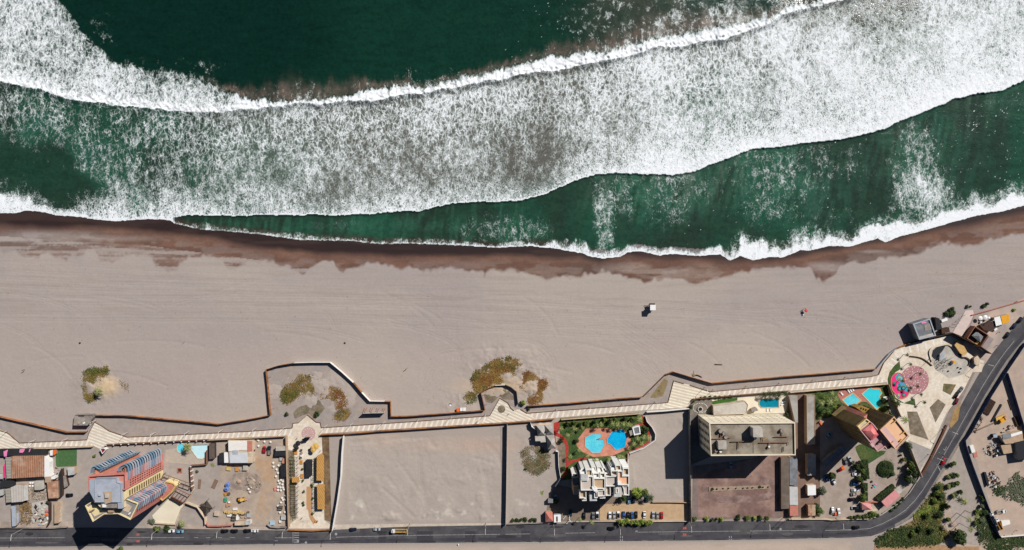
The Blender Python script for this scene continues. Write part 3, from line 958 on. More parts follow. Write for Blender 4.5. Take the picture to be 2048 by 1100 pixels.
for i in range(60):
 x,t0,L=rq.uniform(-40,1700),rq.uniform(.04,.92),rq.uniform(4,46)
 w=rq.choice((.012,.02,.05,.09))
 y=lambda q,tt: float(np.interp(q,[p[0] for p in UP],[p[1] for p in UP])*(1-tt)+np.interp(q,[p[0] for p in LOW],[p[1] for p in LOW])*tt)
 pts=[(x,y(x,t0)),(x+L*.4,y(x+L*.4,t0-w*.6)),(x+L,y(x+L,t0)),(x+L,y(x+L,t0+w)),(x+L*.5,y(x+L*.5,t0+w*1.7)),(x,y(x,t0+w))]
 (mb if i % 2 else mb2).sheet(PP(pts),.075+.0002*i)
struct("road_patch",mb,mat("asphalt_stain",(54,52,55),var=.3,scale=.6),"dark oil and repair stains scattered along the road")
struct("road_patch",mb2,mat("asphalt_pale",(92,88,88),var=.3,scale=.5),"paler worn patches scattered along the road")
for x in range(-40,1700,22):
 if rq.random()<.75:
  y0=float(np.interp(x,[p[0] for p in LOW],[p[1] for p in LOW]))
  q=rq.uniform(.8,3.2)
  mb3.sheet(PP([(x,y0+.2),(x+6,y0-q),(x+14,y0-q*.7),(x+21,y0+.1)]),.092)
struct("road_shoulder",mb3,M["road_dust"],"sand drifted over the road's south edge")
mb=MB()
def dash(x0,x1,t,w=.5):
 y=lambda x: np.interp(x,[p[0] for p in UP],[p[1] for p in UP])*(1-t)+np.interp(x,[p[0] for p in LOW],[p[1] for p in LOW])*t
 mb.sheet(PP([(x0,y(x0)-w),(x1,y(x1)-w),(x1,y(x1)+w),(x0,y(x0)+w)]),.1)
for x0,x1 in ((-60,130),(255,368),(388,397),(412,421),(436,444),(460,470),(490,500),(550,586),(672,1000),(1010,1060),(1130,1190),(1270,1480),(1500,1620),(1650,1735)):
 q=x0
 while q<x1:
  dash(q,min(q+26,x1),.52,.45)
  q+=27
a=off_line(RUP,RLOW,.49)[58:80]
b=off_line(RUP,RLOW,.52)[58:80]
for i in range(0,20,1):
 mb.sheet(PP([a[i],a[i+1],b[i+1],b[i]]),.1)
for x in range(588,598,9):
 pass
for k in range(5):
 y=1065+k*4.6
 mb.sheet(PP([(588,y),(598,y),(598,y+1.5),(588,y+1.5)]),.1)
mb.sheet(PP([(585.6,1063),(586.6,1063),(586.6,1085),(585.6,1085)]),.1)
mb.sheet(PP([(594,1080),(598,1080),(598,1084),(594,1084)]),.104)
mb.sheet(PP([(548,1081),(556,1081),(556,1082),(548,1082)]),.1)
for k in range(9):      # zebra at the bend
 x,y=1878+k*1.1,904+k*1.0
 mb.sheet(PP([(x,y),(x+8,y+5),(x+7.5,y+5.9),(x-.5,y+.9)]),.1)
mb.sheet(PP([(1874,928),(1883,944.5),(1881.6,945.3),(1872.8,928.8)]),.1)
mb.sheet(PP([(1886,898),(1890,902),(1893,893),(1892,893),(1889.6,900),(1887,897.4)]),.1)
for x in (1272,1490):
 for k in range(4):
  mb.sheet(PP([(x+(k % 2)*4-32,1072+(k//2)*6),(x+1.4+(k % 2)*4-32,1072+(k//2)*6),(x+1.4+(k % 2)*4-32,1076+(k//2)*6),(x+(k % 2)*4-32,1076+(k//2)*6)]),.1)
mb.cyl(P2(672,1068),.8,.05,.101,16)
mb.cyl(P2(612,1085),.7,.05,.101,16)
mb.cyl(P2(1561,1058),.7,.05,.101,16)
mb.sheet(PP([(1271,1061),(1275,1061),(1275,1065),(1271,1065)]),.1)
struct("road_marking",mb,M["paint_white"],"worn white lines and crossing bars painted on the road")
mb=MB()
for (x,ys) in ((276,(1069,1082)),(1369,(1056,1069))):
 for y in ys:
  mb.sheet(PP([(x-4,y-2.5),(x+4,y-2.5),(x+4,y+2.5),(x-4,y+2.5)]),.1)
struct("road_marking",mb,M["paint_red"],"red squares painted on the road lanes")
mb=MB()
for (x,ys) in ((276,(1069,1082)),(1369,(1056,1069))):
 for y in ys:
  for dx in (-2,1):
   for dy in (-1.4,.6):
    mb.sheet(PP([(x+dx,y+dy),(x+dx+1.4,y+dy),(x+dx+1.4,y+dy+.9),(x+dx,y+dy+.9)]),.115)
struct("road_marking",mb,M["paint_white"],"white figures inside the red road squares")
mb=MB()
mb.ribbon(PP(LOW),0,.14,.35)
struct("kerb",mb,M["kerb"],"low pale kerb along the south side of the road")
sheet("pavement",PP([(-60,1043),(150,1043),(150,1055),(-60,1056)]),.035,M["pavement"],"pale pavement before the shacks")
sheet("pavement",PP([(290,1046),(470,1052),(574,1053),(576,1061),(290,1056)]),.035,M["pavement"],"pale pavement before the building yard")
sheet("pavement",PP([(667,1049),(1012,1046),(1012,1051),(820,1053),(667,1059)]),.035,mat("pavement_sandy",(190,176,160),var=.2,scale=.4),"sandy pavement before the empty lot")
sheet("pavement",PP([(1012,1046),(1385,1040),(1590,1036),(1735,1034),(1740,1040),(1700,1043),(1450,1042),(1200,1045),(1012,1050)]),.035,M["pavement"],"narrow pavement before the apartment blocks")
sheet("path",PP([(-60,858),(15,864.5),(40,885.5),(174.5,879),(188,891),(-60,899)]),.05,M["path_stripes"],"banded promenade at the west end")
sheet("path",PP([(-60,850),(-20,852),(15,864.5),(40,885.5),(56,896),(-60,898)]),.066,M["path_diag_a"],"diagonal banding where the promenade widens at the west edge")
sheet("path",PP([(174.5,879),(178,867),(190,843.6),(207,853),(209,857),(219,861.5),(255.5,873.6),(275,884),(214,888),(200,898),(190,893),(186,890)]),.07,M["path_diag_a"],"wide banded square of the promenade by the concrete lookout")
sheet("path",PP([(255.5,873.6),(320,871),(500,862),(587,855),(588,870),(300,883.6),(262,885)]),.05,M["path_stripes"],"banded promenade north of the hotel")
sheet("path",PP([(642,855),(820,843),(980,831),(1054,826),(1140,819),(1240,812),(1336,804.5),(1376,814),(1293,820),(1240,824.5),(1140,833),(1022,843.6),(820,856),(642,867)]),.05,M["path_stripes"],"banded promenade north of the empty lot")
sheet("path",PP([(980,831),(1000,796),(1016,805),(1022,816),(1028,821),(1041,817.5),(1053.6,826),(1072,838),(1022,843.6),(966,846)]),.07,M["path_diag_b"],"wide banded square of the promenade round a small palm bed")
sheet("path",PP([(1336,804.5),(1347.5,761),(1368,767),(1380,770),(1421,783),(1452,790),(1396,797),(1384,799),(1375,814.5),(1318,818)]),.07,M["path_diag_c"],"wide banded square of the promenade before the cream block")
sheet("path",PP([(1384,785),(1421,783),(1560,770),(1740,753),(1757,750),(1774,764),(1740,768),(1560,783),(1384,799)]),.05,M["path_stripes"],"banded promenade leading to the round plaza")
sheet("ground",PP([(-60,840),(0,833),(150,865),(176,865),(191,832),(300,836),(440,849),(542,832),(538,768),(535,739),(590,726),(662,726),(700,768),(740,804),(780,804),(782,833),(971,820),(963,786),(976,778),(990,771),(1010,771),(1032,785),(1036,808),(1044,812),(1056,812),(1285,795),(1336,746),(1422,767),(1752,739),(1752,752),(1421,785),(1347,763),(1335,806),(1140,821),(1041,820),(1000,800),(980,833),(643,857),(500,864),(256,875),(190,848),(175,881),(40,887),(-60,866)]),.02,M["strip_sand"],"grey sand strip between hoarding and promenade")
sheet("ground",PP([(1842,1012),(1862,990),(1884,965),(1890,1000),(1880,1045),(1900,1068),(1880,1088),(1850,1090),(1760,1090),(1752,1082),(1790,1060),(1826,1040)]),.032,mat("bend_earth",(132,110,80),var=.3,scale=.4,c2=(96,92,56),s2=.15),"bare brown earth among the plants inside the road bend")
sheet("ground",PP([(-60,899),(188,892),(214,889),(455,877),(455,880),(455,1052),(-60,1046)]),.015,M["lot_dirt"],"grey dirt lot round the shacks and the hotel")
sheet("ground",PP([(440,878),(573,872),(576,1052),(440,1052)]),.022,M["yard_dirt"],"trodden tan dirt of the building yard")
sheet("ground",Z([(780,170),(930,200),(960,420),(960,640),(860,860),(780,800),(840,560),(790,380)],340,860,4.585),.04,M["rust_soil"],"rusty brown soil track through the building yard")
sheet("ground",PP([(1306,1006),(1376,1006),(1378,1041),(1200,1041),(1200,1009),(1280,1006)]),.03,mat("car_park_soil",(186,156,122),var=.16,scale=.3),"orange tan car park soil")
sheet("ground",PP([(1110,968),(1200,990),(1306,1000),(1306,1041),(1090,1043),(1095,1010)]),.028,mat("car_park_dark",(128,112,98),var=.2,scale=.3),"brown paved car park of the white apartment block")
sheet("ground",PP([(1386,932),(1600,905),(1560,1040),(1384,1040)]),.02,M["court_worn"],"worn edge of the forecourt")
sheet("plaza",PP([(1396,950),(1560,900),(1552,1034),(1396,1034)]),.045,M["brick_court"],"reddish brick forecourt of the cream block")
mb=MB()
mb.ribbon(PP([(1412,970),(1408,980),(1414,992),(1440,999),(1500,998),(1538,993),(1551,980),(1545,966),(1520,958)]),.047,.06,4.2)
struct("plaza",mb,mat("court_tracks",(122,98,90),var=.35,scale=.25,c2=(146,122,114),s2=.12),"tyre darkened loop round the planter of the brick forecourt")
sheet("ground",PP([(1380,803),(1428,800),(1428,830),(1424,912),(1382,930)]),.018,mat("court_grey",(112,106,100),var=.2,scale=.3),"grey paved yard west of the cream block")
sheet("ground",PP([(1578,790),(1640,785),(1640,1034),(1560,1034),(1562,915)]),.024,mat("alley_brown",(126,102,88),var=.2,scale=.3),"narrow brown alley between sheds")
sheet("ground",PP([(1632,785),(1775,766),(1838,950),(1800,1006),(1740,1036),(1632,1034)]),.016,mat("garden_grit",(166,150,138),var=.12,scale=.3,c2=(156,140,126),s2=.1),"pale grit yard and car park of the brown tower")
sheet("ground",PP([(1936,862),(1978,790),(2012,735),(2120,640),(2120,1200),(1925,1200),(1900,1075),(1870,1000),(1872,970)]),.012,mat("depot_dirt",(180,158,140),var=.12,scale=.2,c2=(170,152,138),s2=.06),"tan dirt of the builders' depot")
sheet("ground",PP([(1893,935),(1937,868),(2000,1075),(1925,1090)]),.03,mat("verge_grey",(160,148,138),var=.14,scale=.3),"grey dirt verge outside the blue fence")
sheet("plaza",PP([(586,848),(598,845),(615,829),(633,844),(641,845),(643,856),(643,867),(645,905),(649,1041),(666,1052),(664,1057),(578,1057),(578,1050),(595,1036),(588,902),(575,899),(574,871),(586,869)]),.06,M["plaza_paving"],"white paved plaza of the kiosks")
MB_=MB(); MB_.cyl(P2(617,867),14*K,.0,.075,32); struct("plaza",MB_,mat("rose_paving",(190,156,148),var=.12,scale=.6),"round pink paving in the white plaza")
mb=MB()
for i in range(14):
 a=6.283*i/14
 mb.cyl(P2(617+10*math.cos(a),867+10*math.sin(a)),.22,.05,.09,8)
struct("plaza",mb,M["white_board"],"ring of white dots in the round pink paving")
sheet("lawn",PP([(644,868),(658,868),(663,1044),(649,1039)]),.045,M["turf_brown"],"strip of dry brown turf beside the kiosk plaza")
sheet("lawn",PP([(577,902),(588,902),(592,1036),(580,1040)]),.075,M["bed_soil"],"dry planted strip along the west wall of the plaza")
sheet("path",PP([(613,973),(624,973),(624,1019),(613,1019)]),.09,M["wood_rug"],"tan paving strip down the middle of the plaza")
sheet("path",PP([(616,1019),(621,1017),(627,1034),(632,1041),(627,1049),(619,1036)]),.094,M["wood_rug"],"curved tan paving at the street end of the plaza")
sheet("ground",PP([(1000,845),(1012,845),(1012,1046),(1006,1046)]),.01,M["strip_sand"],"sandy edge of the empty lot")
sheet("lawn",PP([(1117,843),(1200,836),(1284,829),(1294,858),(1301,882),(1262,903),(1255,924),(1140,958),(1117,962),(1132,935),(1135,900),(1120,868)]),.04,M["lawn_turf"],"green lawn round the two turquoise pools")
sheet("lawn",PP([(1120,836),(1278,825),(1284,832),(1120,846)]),.05,M["lawn_dry"],"dry grass strip along the garden wall")
sheet("path",Z([(370,225),(412,215),(402,290),(380,300),(388,400),(372,405)],1000,780,3.437),.07,M["red_paving"],"red paved path beside the grey house")
sheet("path",Z([(385,292),(410,300),(440,325),(462,352),(471,385),(468,488),(540,470),(596,458),(600,470),(500,498),(470,520),(470,570),(410,622),(455,540),(453,420),(445,370),(420,330),(380,312)],1000,780,3.437),.075,M["red_paving"],"red paved path winding through the lawn")
sheet("path",Z([(968,180),(985,178),(1000,205),(1030,260),(1034,330),(1030,372),(890,432),(878,500),(868,500),(872,432),(1010,360),(1016,290),(980,235),(915,255),(915,245),(975,222)],1000,780,3.437),.072,M["red_paving"],"red paved path along the east garden wall")
sheet("ground",Z([(398,330),(420,335),(448,372),(455,470),(452,545),(412,600),(396,480)],1000,780,3.437),.055,M["bed_soil"],"bare planting bed beside the red path")
sheet("plaza",Z([(525,350),(590,265),(700,262),(740,260),(800,290),(880,290),(900,345),(885,405),(770,452),(640,460),(565,425),(527,385)],1000,780,3.437),.07,M["pool_deck"],"salmon tiled deck round the two pools")
sheet("plaza",PP([(1424,800),(1494,794),(1578,791),(1570,826),(1490,828),(1428,829)]),.05,M["slab_cream"],"cream paved pool terrace")
sheet("lawn",Z([(195,157),(270,140),(385,130),(384,150),(205,186)],1370,760,3.667),.065,mat("lawn_vivid",(58,96,34),var=.3,scale=.9),"narrow bright green lawn by the promenade wall")
sheet("ground",Z([(45,150),(190,120),(205,190),(205,250),(40,262)],1370,760,3.667),.06,mat("well_grit",(126,116,104),var=.25,scale=.4),"grey grit garden with a ring of white stones")
sheet("lawn",Z([(30,92),(240,75),(560,40),(745,22),(790,130),(820,230),(720,240),(380,260),(225,300),(190,260),(150,90)],1570,760,3.667),.04,M["lawn_turf"],"shaded lawn with palms north of the brown tower")
sheet("plaza",Z([(385,108),(398,78),(560,58),(640,45),(700,60),(712,100),(695,125),(728,168),(668,222),(600,160),(560,160),(480,210),(415,160)],1570,760,3.667),.06,mat("deck_mauve",(176,116,104),var=.14,scale=.6),"dusky red pool deck of the brown tower")
sheet("lawn",Z([(515,490),(545,472),(600,470),(640,500),(690,518),(740,520),(725,545),(690,565),(650,592),(610,615),(585,618),(560,596),(540,560),(522,520)],1570,760,3.667),.05,M["lawn_turf"],"bright lawn at the south foot of the brown tower")
sheet("path",Z([(700,890),(850,770),(880,800),(760,905)],1570,760,3.667),.05,M["concrete_pale"],"pale concrete apron by the pink roofed pavilion")
sheet("path",Z([(600,960),(670,900),(705,950),(640,965)],1570,760,3.667),.052,M["wall_cream"],"cream paved gateway beside the pink gatehouse")
sheet("plaza",PP([(1756,750),(1767,727),(1789,701),(1816,690),(1901,671),(1917,681),(1931,700),(1950,716),(1969,722),(1963,744),(1945,744),(1928,779),(1915,798),(1893,826),(1882,849),(1873,872),(1838,951),(1811,882),(1818,872),(1790,835),(1775,815),(1778,790),(1774,765)]),.055,M["plaza_paving"],"wide pale plaza at the east end of the promenade")
mb=MB()
for (x,y,dx,dy) in ((1776,727,12,5),(1782,717,11,7),(1789,707,9,9),(1802,697,6,13),(1818,691,4,14),(1834,688,3,14),(1850,684,3,14),(1866,680,2.5,14),(1881,677,2.5,13)):
 mb.sheet(PP([(x-1.4,y+1),(x+1.4,y-1),(x+dx+1.4,y+dy-1),(x+dx-1.4,y+dy+1)]),.075)
struct("plaza",mb,M["white_board"],"white paving bands fanning round the plaza rim")
MB_=MB(); MB_.cyl(P2(1829,760),28.5*K,0,.08,40); struct("plaza",MB_,M["lilac_paving"],"dusky pink disc of paving flecked with white")
mb=MB()
rr=random.Random(3)
for i in range(150):
 a,q=rr.uniform(0,6.28),27.5*math.sqrt(rr.random())
 x,y=1829+q*math.cos(a),760+q*math.sin(a)
 s=rr.uniform(.35,.8)
 c=P2(x,y)
 mb.cyl(c,s*K*1.2,.05,.095,5)
struct("plaza",mb,M["white_board"],"white round stones set in the pink paving")
sheet("lawn",PP([(1775,758),(1779,744),(1788,732),(1799,722),(1801,738),(1790,745),(1781,758),(1784,776),(1791,795),(1808,806),(1829,797),(1831,811),(1805,806),(1785,796),(1777,778)]),.085,M["lawn_turf"],"crescent of grass hugging the playground")
sheet("ground",PP([(1814,823),(1834,823),(1857,880),(1846,876),(1820,868)]),.085,M["bed_soil"],"grey brown gravel wedge in the plaza")
sheet("ground",PP([(1859,815),(1876,798),(1891,809),(1871,845)]),.085,M["bed_soil"],"four-sided bare bed in the plaza")
sheet("lawn",PP([(1887,767),(1912,769),(1901,790),(1885,782)]),.085,M["weed_green"],"small green bed in the plaza")
sheet("ground",PP([(1816,880),(1862,899),(1838,946)]),.075,mat("wedge_grey",(158,150,144),var=.12,scale=.4),"grey triangle of paving near the road bend")
sheet("plaza",Z([(440,440),(470,420),(560,398),(615,420),(625,445),(650,480),(690,492),(720,510),(733,555),(700,610),(640,632),(580,650),(540,620),(480,585),(450,520)],1740,580,3.665),.08,M["concrete_pale"],"smooth pale grey skate area of the plaza")
sheet("ground",PP([(1931,621),(1946,620),(1947.5,629),(1942,641),(1924,672.7),(1905.5,665)]),.05,mat("ramp_pink",(206,186,176),var=.08,scale=.4),"pale pink ramp down to the beach")
sheet("ground",PP([(1948,632),(2050,596),(2050,640),(2010,676),(1985,706),(1966,736),(1950,715),(1925,690)]),.03,mat("east_pavement",(184,164,150),var=.16,scale=.4,c2=(160,146,136),s2=.1),"dusty pavement by the beach kiosks")
sheet("path",PP([(1932,745),(1950,745),(1900,850),(1885,853)]),.045,mat("roadside_dust",(140,126,116),var=.2,scale=.4),"dusty roadside strip before the plaza")
sheet("ground",PP([(1908,820),(1922,804),(1918,826),(1916,840),(1902,856),(1898,852)]),.09,mat("mustard_sand",(158,126,82),var=.3,scale=.4),"mustard coloured sand heap beside the road")
sheet("ground",Z([(600,470),(740,490),(800,760),(920,1060),(840,1050),(730,870),(640,640)],1740,840,4.23),.04,mat("strip_pave",(164,152,142),var=.16,scale=.4),"grey footpath with palm beds")
sheet("ground",Z([(40,1050),(240,1040),(500,1040),(700,1070),(920,1070),(930,1140),(30,1140)],1740,840,4.23),.035,mat("south_verge",(164,130,98),var=.25,scale=.4),"brown verge under the hedges")
# ------------------------------------------------------------ walls and hoardings
def run(name,label,cat,pts,h,th,m,part="panel",base=-.3,group=None,struts=None,strut_side=1,caps=None,top=None):
 """a wall or fence along photograph pixels; struts: spacing in metres of props leaning on the shaded side"""
 p=PP(pts)
 mid=p[len(p)//2]
 t=thing(name,label,cat,(mid[0],mid[1],0),0,group)
 MB().ribbon(p,base,h,th).build(part,m,t)
 if top:
  MB().ribbon(p,h+.002,h+.12,th+.12).build("coping",top,t)
 if struts:
  k=0
  for a,b in zip(p[:-1],p[1:]):
   a,b=Vector(a),Vector(b)
   L=(b-a).length
   u=(b-a)/L
   nrm=Vector((-u.y,u.x))*strut_side
   q=struts/2
   while q<L and k<60:
    c=a+u*q
    MB().tube([(*(c+nrm*th),h*.85),(*(c+nrm*(h*.75)),0)],.05,4).build("prop",M["timber_dark"],t)
    q+=struts
    k+=1
 if caps:
  for i,c in enumerate(caps):
   MB().box(P2(*c),.5,.5,0,h+.35).build("pillar",M["white_paint"],t)
 return t
run("hoarding","orange board hoarding of the beach from the left edge to the concrete lookout","hoarding",[(-60,812),(0,831.5),(60,845),(137,863),(175,863)],2.5,.1,M["orange_board"],struts=6,strut_side=-1)
run("hoarding","long orange board hoarding between the lookout and the enclosed dune","hoarding",[(191,829.5),(254,830),(300,834),(380,841),(440,847),(500,837.5),(543,829)],2.5,.1,M["orange_board"],struts=6,strut_side=-1)
t=run("hoarding","orange and white hoarding wrapped round the dune plants near the billboard","hoarding",[(543,829),(540,800),(537,766),(534,738),(560,730),(590,725)],2.6,.14,M["orange_board"],struts=7,strut_side=-1)
MB().ribbon(PP([(590,725),(625,724),(662,724),(685,743),(708,764)]),-.3,2.6,.14).build("white_panel",M["white_board"],t)
MB().ribbon(PP([(708,764),(725,784)]),-.3,2.6,.14).build("panel",M["orange_board"],t)
MB().ribbon(PP([(725,784),(741,801),(770,801.5)]),-.3,2.6,.14).build("white_panel",M["white_board"],t)
MB().ribbon(PP([(770,801.5),(782,802),(782.5,832)]),-.3,2.5,.14).build("panel",M["orange_board"],t)
t=run("hoarding","orange hoarding along the beach north of the empty lot","hoarding",[(782.5,832),(820,831),(900,825),(970,819.5),(966,800),(962,784),(975,776),(990,770)],2.5,.1,M["orange_board"],struts=6,strut_side=-1)
MB().ribbon(PP([(990,770),(1010,769)]),-.3,2.3,.12).build("white_panel",M["white_board"],t)
MB().ribbon(PP([(1010,769),(1022,774),(1033,783),(1036,808)]),-.3,2.3,.12).build("panel",M["timber_dark"],t)
run("hoarding","orange hoarding between the green bush and the gravel garden with one plant","hoarding",[(1054,811),(1140,805),(1240,796),(1284.5,793)],2.5,.1,M["orange_board"],struts=6,strut_side=-1)
run("hoarding","orange hoarding climbing round the gravel garden with one plant","hoarding",[(1284.5,793),(1330,748),(1345,742.5)],2.5,.1,M["orange_board"],struts=8,strut_side=-1)
run("hoarding","orange hoarding from the gravel garden past the grounded palm to the round plaza","hoarding",[(1345,742.5),(1390,756),(1422,765.5),(1480,760),(1560,753),(1660,745),(1751,737)],2.5,.1,M["orange_board"],struts=7,strut_side=-1)
run("sea_wall","blue grey painted wall curving up to the grey kiosk","wall",[(1751,737),(1775,708),(1790,697)],1.6,.3,M["blue_grey"],"wall")
run("sea_wall","short orange wall beside the grey kiosk","wall",[(1790,697),(1812,688)],1.4,.3,M["orange_board"],"wall")
run("sea_wall","dark wall behind the grey beach kiosk","wall",[(1812,687),(1850,677),(1901,665)],2.4,.3,M["timber_dark"],"wall")
run("sea_wall","pink coped wall along the beach kiosks to the right edge","wall",[(1942,630),(1990,617),(2048,600),(2110,582)],.9,.3,M["salmon_tile"],"wall")
run("promenade_wall","low brown kerb wall between promenade and sand strip, west end","low wall",[(-30,852),(15,864.5),(40,885.5),(174.5,879),(178,867),(190,843.6),(207,853),(219,861.5),(255.5,873.6),(320,871),(500,862),(585,855.5),(586,846),(598,845),(615,829),(633,844),(641,845),(643,855)],.5,.25,M["wall_brown"],"wall")
run("promenade_wall","low brown kerb wall between promenade and sand strip, middle stretch","low wall",[(643,855),(820,843),(980,831),(1000,796),(1016,805),(1022,816),(1028,821)],.5,.25,M["wall_brown"],"wall")
run("promenade_wall","low brown kerb wall from the green bush to the banded square of the cream block","low wall",[(1041,818),(1053.6,826),(1140,819),(1240,812),(1336,804.5),(1347.5,761),(1368,767)],.5,.25,M["wall_brown"],"wall")
run("promenade_wall","low brown kerb wall from the grounded palm to the round plaza","low wall",[(1380,770),(1421,783),(1560,770),(1740,753),(1757,749),(1767,726),(1789,700)],.5,.25,M["wall_brown"],"wall")
run("boundary_wall","brown wall with dark posts behind the hotel pool","wall",[(214,888),(300,884),(418,878)],2.0,.25,M["wall_brown"],"wall",caps=[(216+15*i,888.6-.7*i) for i in range(14)])
run("boundary_wall","beige wall behind the shacks on the promenade","wall",[(-30,899.5),(60,897),(188,892)],2.2,.25,M["wall_cream"],"wall")
run("boundary_wall","beige wall of the building yard on the promenade","wall",[(418,879),(500,875),(572,871)],2.4,.25,M["wall_tan"],"wall")
run("boundary_wall","tan wall between building yard and kiosk plaza","wall",[(575,871),(577,950),(580,1052)],3.0,.5,M["wall_tan"],"wall")
run("boundary_wall","orange wall of the empty lot on the promenade","wall",[(642,868.5),(690,866.5),(728,864),(760,861),(820,857.5),(930,850),(1020,844.5),(1060,841.5),(1109,837)],2.3,.2,M["orange_board"],"wall")
run("boundary_wall","white wall on the west side of the empty lot","wall",[(689,870),(686,905),(684,950),(677,1000),(670,1040),(667,1058)],3.4,.3,M["wall_white"],"wall")
run("boundary_wall","tall wall on the east side of the empty lot","wall",[(1014.5,846),(1014,900),(1012.5,1000),(1011.5,1048)],3.4,.2,M["concrete_pale"],"wall")
run("boundary_wall","low wall behind the hedge by the pink roofed gatehouse","wall",[(1011.5,1047),(1060,1045.5),(1100,1044)],1.4,.25,M["concrete"],"wall")
run("boundary_wall","white edged wall round the sandy lot of the grey house","wall",[(1061,843),(1063,851),(1072,858)],3.0,.2,M["wall_white"],"wall")
run("boundary_wall","white wall from the grey house down the red path","wall",[(1111,901),(1116,901.5),(1117,930),(1121,955),(1117,962),(1110,972)],2.2,.25,M["wall_white"],"wall")
run("boundary_wall","garden wall of the white apartments on the promenade","wall",[(1122,838),(1200,832),(1280,826)],2.2,.25,M["wall_tan"],"wall",top=M["wall_cream"])
run("boundary_wall","curved white garden wall with a red inner face","wall",[(1290,832),(1293,842),(1303,853),(1310,867),(1309,879),(1285,895),(1258,905)],2.2,.35,M["wall_white"],"wall")
run("boundary_wall","white wall between the white apartments and the bare lot","wall",[(1255.5,906),(1255,925),(1257,950)],2.0,.25,M["wall_white"],"wall")
run("boundary_wall","white wall of the bare lot on the promenade","wall",[(1292,823),(1330,820.5),(1376,816)],2.6,.25,M["wall_white"],"wall")
run("boundary_wall","tall dark wall between the bare lot and the cream block","wall",[(1377,816),(1377.5,900),(1379,990),(1380,1041)],4.0,.3,M["concrete"],"wall")
run("boundary_wall","tan wall between bare lot and car park","wall",[(1304,1003),(1340,1003),(1379,1004)],1.6,.2,M["wall_tan"],"wall")
run("boundary_wall","low street wall of the car park","wall",[(1135,1042.5),(1240,1041.5),(1304,1042),(1379,1041.5)],1.3,.25,M["concrete_pale"],"wall")
run("boundary_wall","promenade wall of the cream block garden","wall",[(1381,803),(1386,798),(1392,796.5),(1470,790),(1577,781)],1.8,.25,M["wall_brown"],"wall")
run("boundary_wall","promenade wall of the brown tower garden","wall",[(1578,784),(1660,777),(1772,767)],2.4,.3,M["wall_cream"],"wall")
run("boundary_wall","dark wall between the brown tower garden and the round plaza","wall",[(1773,768),(1781,790),(1790,815),(1798,833)],3.0,.25,M["wall_tan"],"wall")
run("boundary_wall","wall between the brown tower yard and the grey triangle","wall",[(1811,882),(1824,916),(1838,951)],3.6,.3,M["wall_cream"],"wall")
run("boundary_wall","street wall of the sheds and the tower car park","wall",[(1576,1037),(1650,1037),(1660,1038),(1735,1036),(1750,1032)],1.8,.3,M["wall_cream"],"wall")
run("boundary_wall","curving street wall under the pink roofed pavilion","wall",[(1764,1026),(1799,1004),(1818,984),(1835,958),(1838,951)],.9,.3,M["concrete_pale"],"wall")
run("boundary_wall","planter wall at the road bend beside the plaza","wall",[(1841,952),(1860,918),(1884,868),(1892,850)],.8,1.2,mat("planter_brown",(96,62,48),var=.3,scale=.5),"wall")
run("boundary_wall","tall dark wall south of the ruined kiosk","wall",[(1899.5,666),(1922,678),(1950,691),(1972,706)],5.0,.3,M["timber_dark"],"wall")
run("boundary_wall","hotel yard wall beside the building yard","wall",[(416,899),(416,927),(384,929.5),(385,955),(387.5,978)],2.4,.3,M["wall_brown"],"wall",caps=[(385,931),(385.4,940),(386,950),(386.8,960),(387.3,970)])
run("boundary_wall","cream wall from the hotel pergola to the dark canopy","wall",[(374,1003),(398,1012),(406,1024),(413,1034),(414,1046)],2.6,.35,M["wall_cream"],"wall")
run("boundary_wall","red street wall of the building yard","wall",[(414,1044),(418,1050.5),(440,1050.5),(466,1049)],1.8,.3,M["salmon_tile"],"wall")
run("boundary_wall","grey curved street wall by the yard gate","wall",[(536,1047),(543,1052),(558,1053.5),(574,1052)],1.8,.5,M["concrete"],"wall")
run("boundary_wall","street wall of the shacks","wall",[(-30,1054),(23,1054),(105,1055),(137,1053)],1.6,.25,M["concrete"],"wall")
run("boundary_wall","dark wall east of the junk yard","wall",[(96,1001),(103,1005),(103,1040),(97,1052)],2.2,.25,M["timber_dark"],"wall")
run("gate_fence","orange board fence closing the kiosk plaza on the street","fence",[(578,1058.5),(600,1059.5),(625,1060.5),(666,1058)],1.6,.2,M["orange_board"])
run("depot_fence","long blue metal fence along the road and down the depot","fence",[(2046,686),(2012,736),(1977,791),(1936,865),(1925.5,879),(1927,889),(1939,925),(1955,968),(1975,1020),(1992,1066),(1998,1073)],2.8,.12,M["blue_fence"])
run("depot_fence","blue metal fence inside the depot from the road to the right edge","fence",[(2010,745),(2024,790),(2036,830),(2048,868),(2060,900)],2.8,.12,M["blue_fence"])
run("depot_fence","white low fence at the south end of the depot","fence",[(1998,1073),(2048,1069),(2100,1066)],1.6,.15,M["wall_white"])
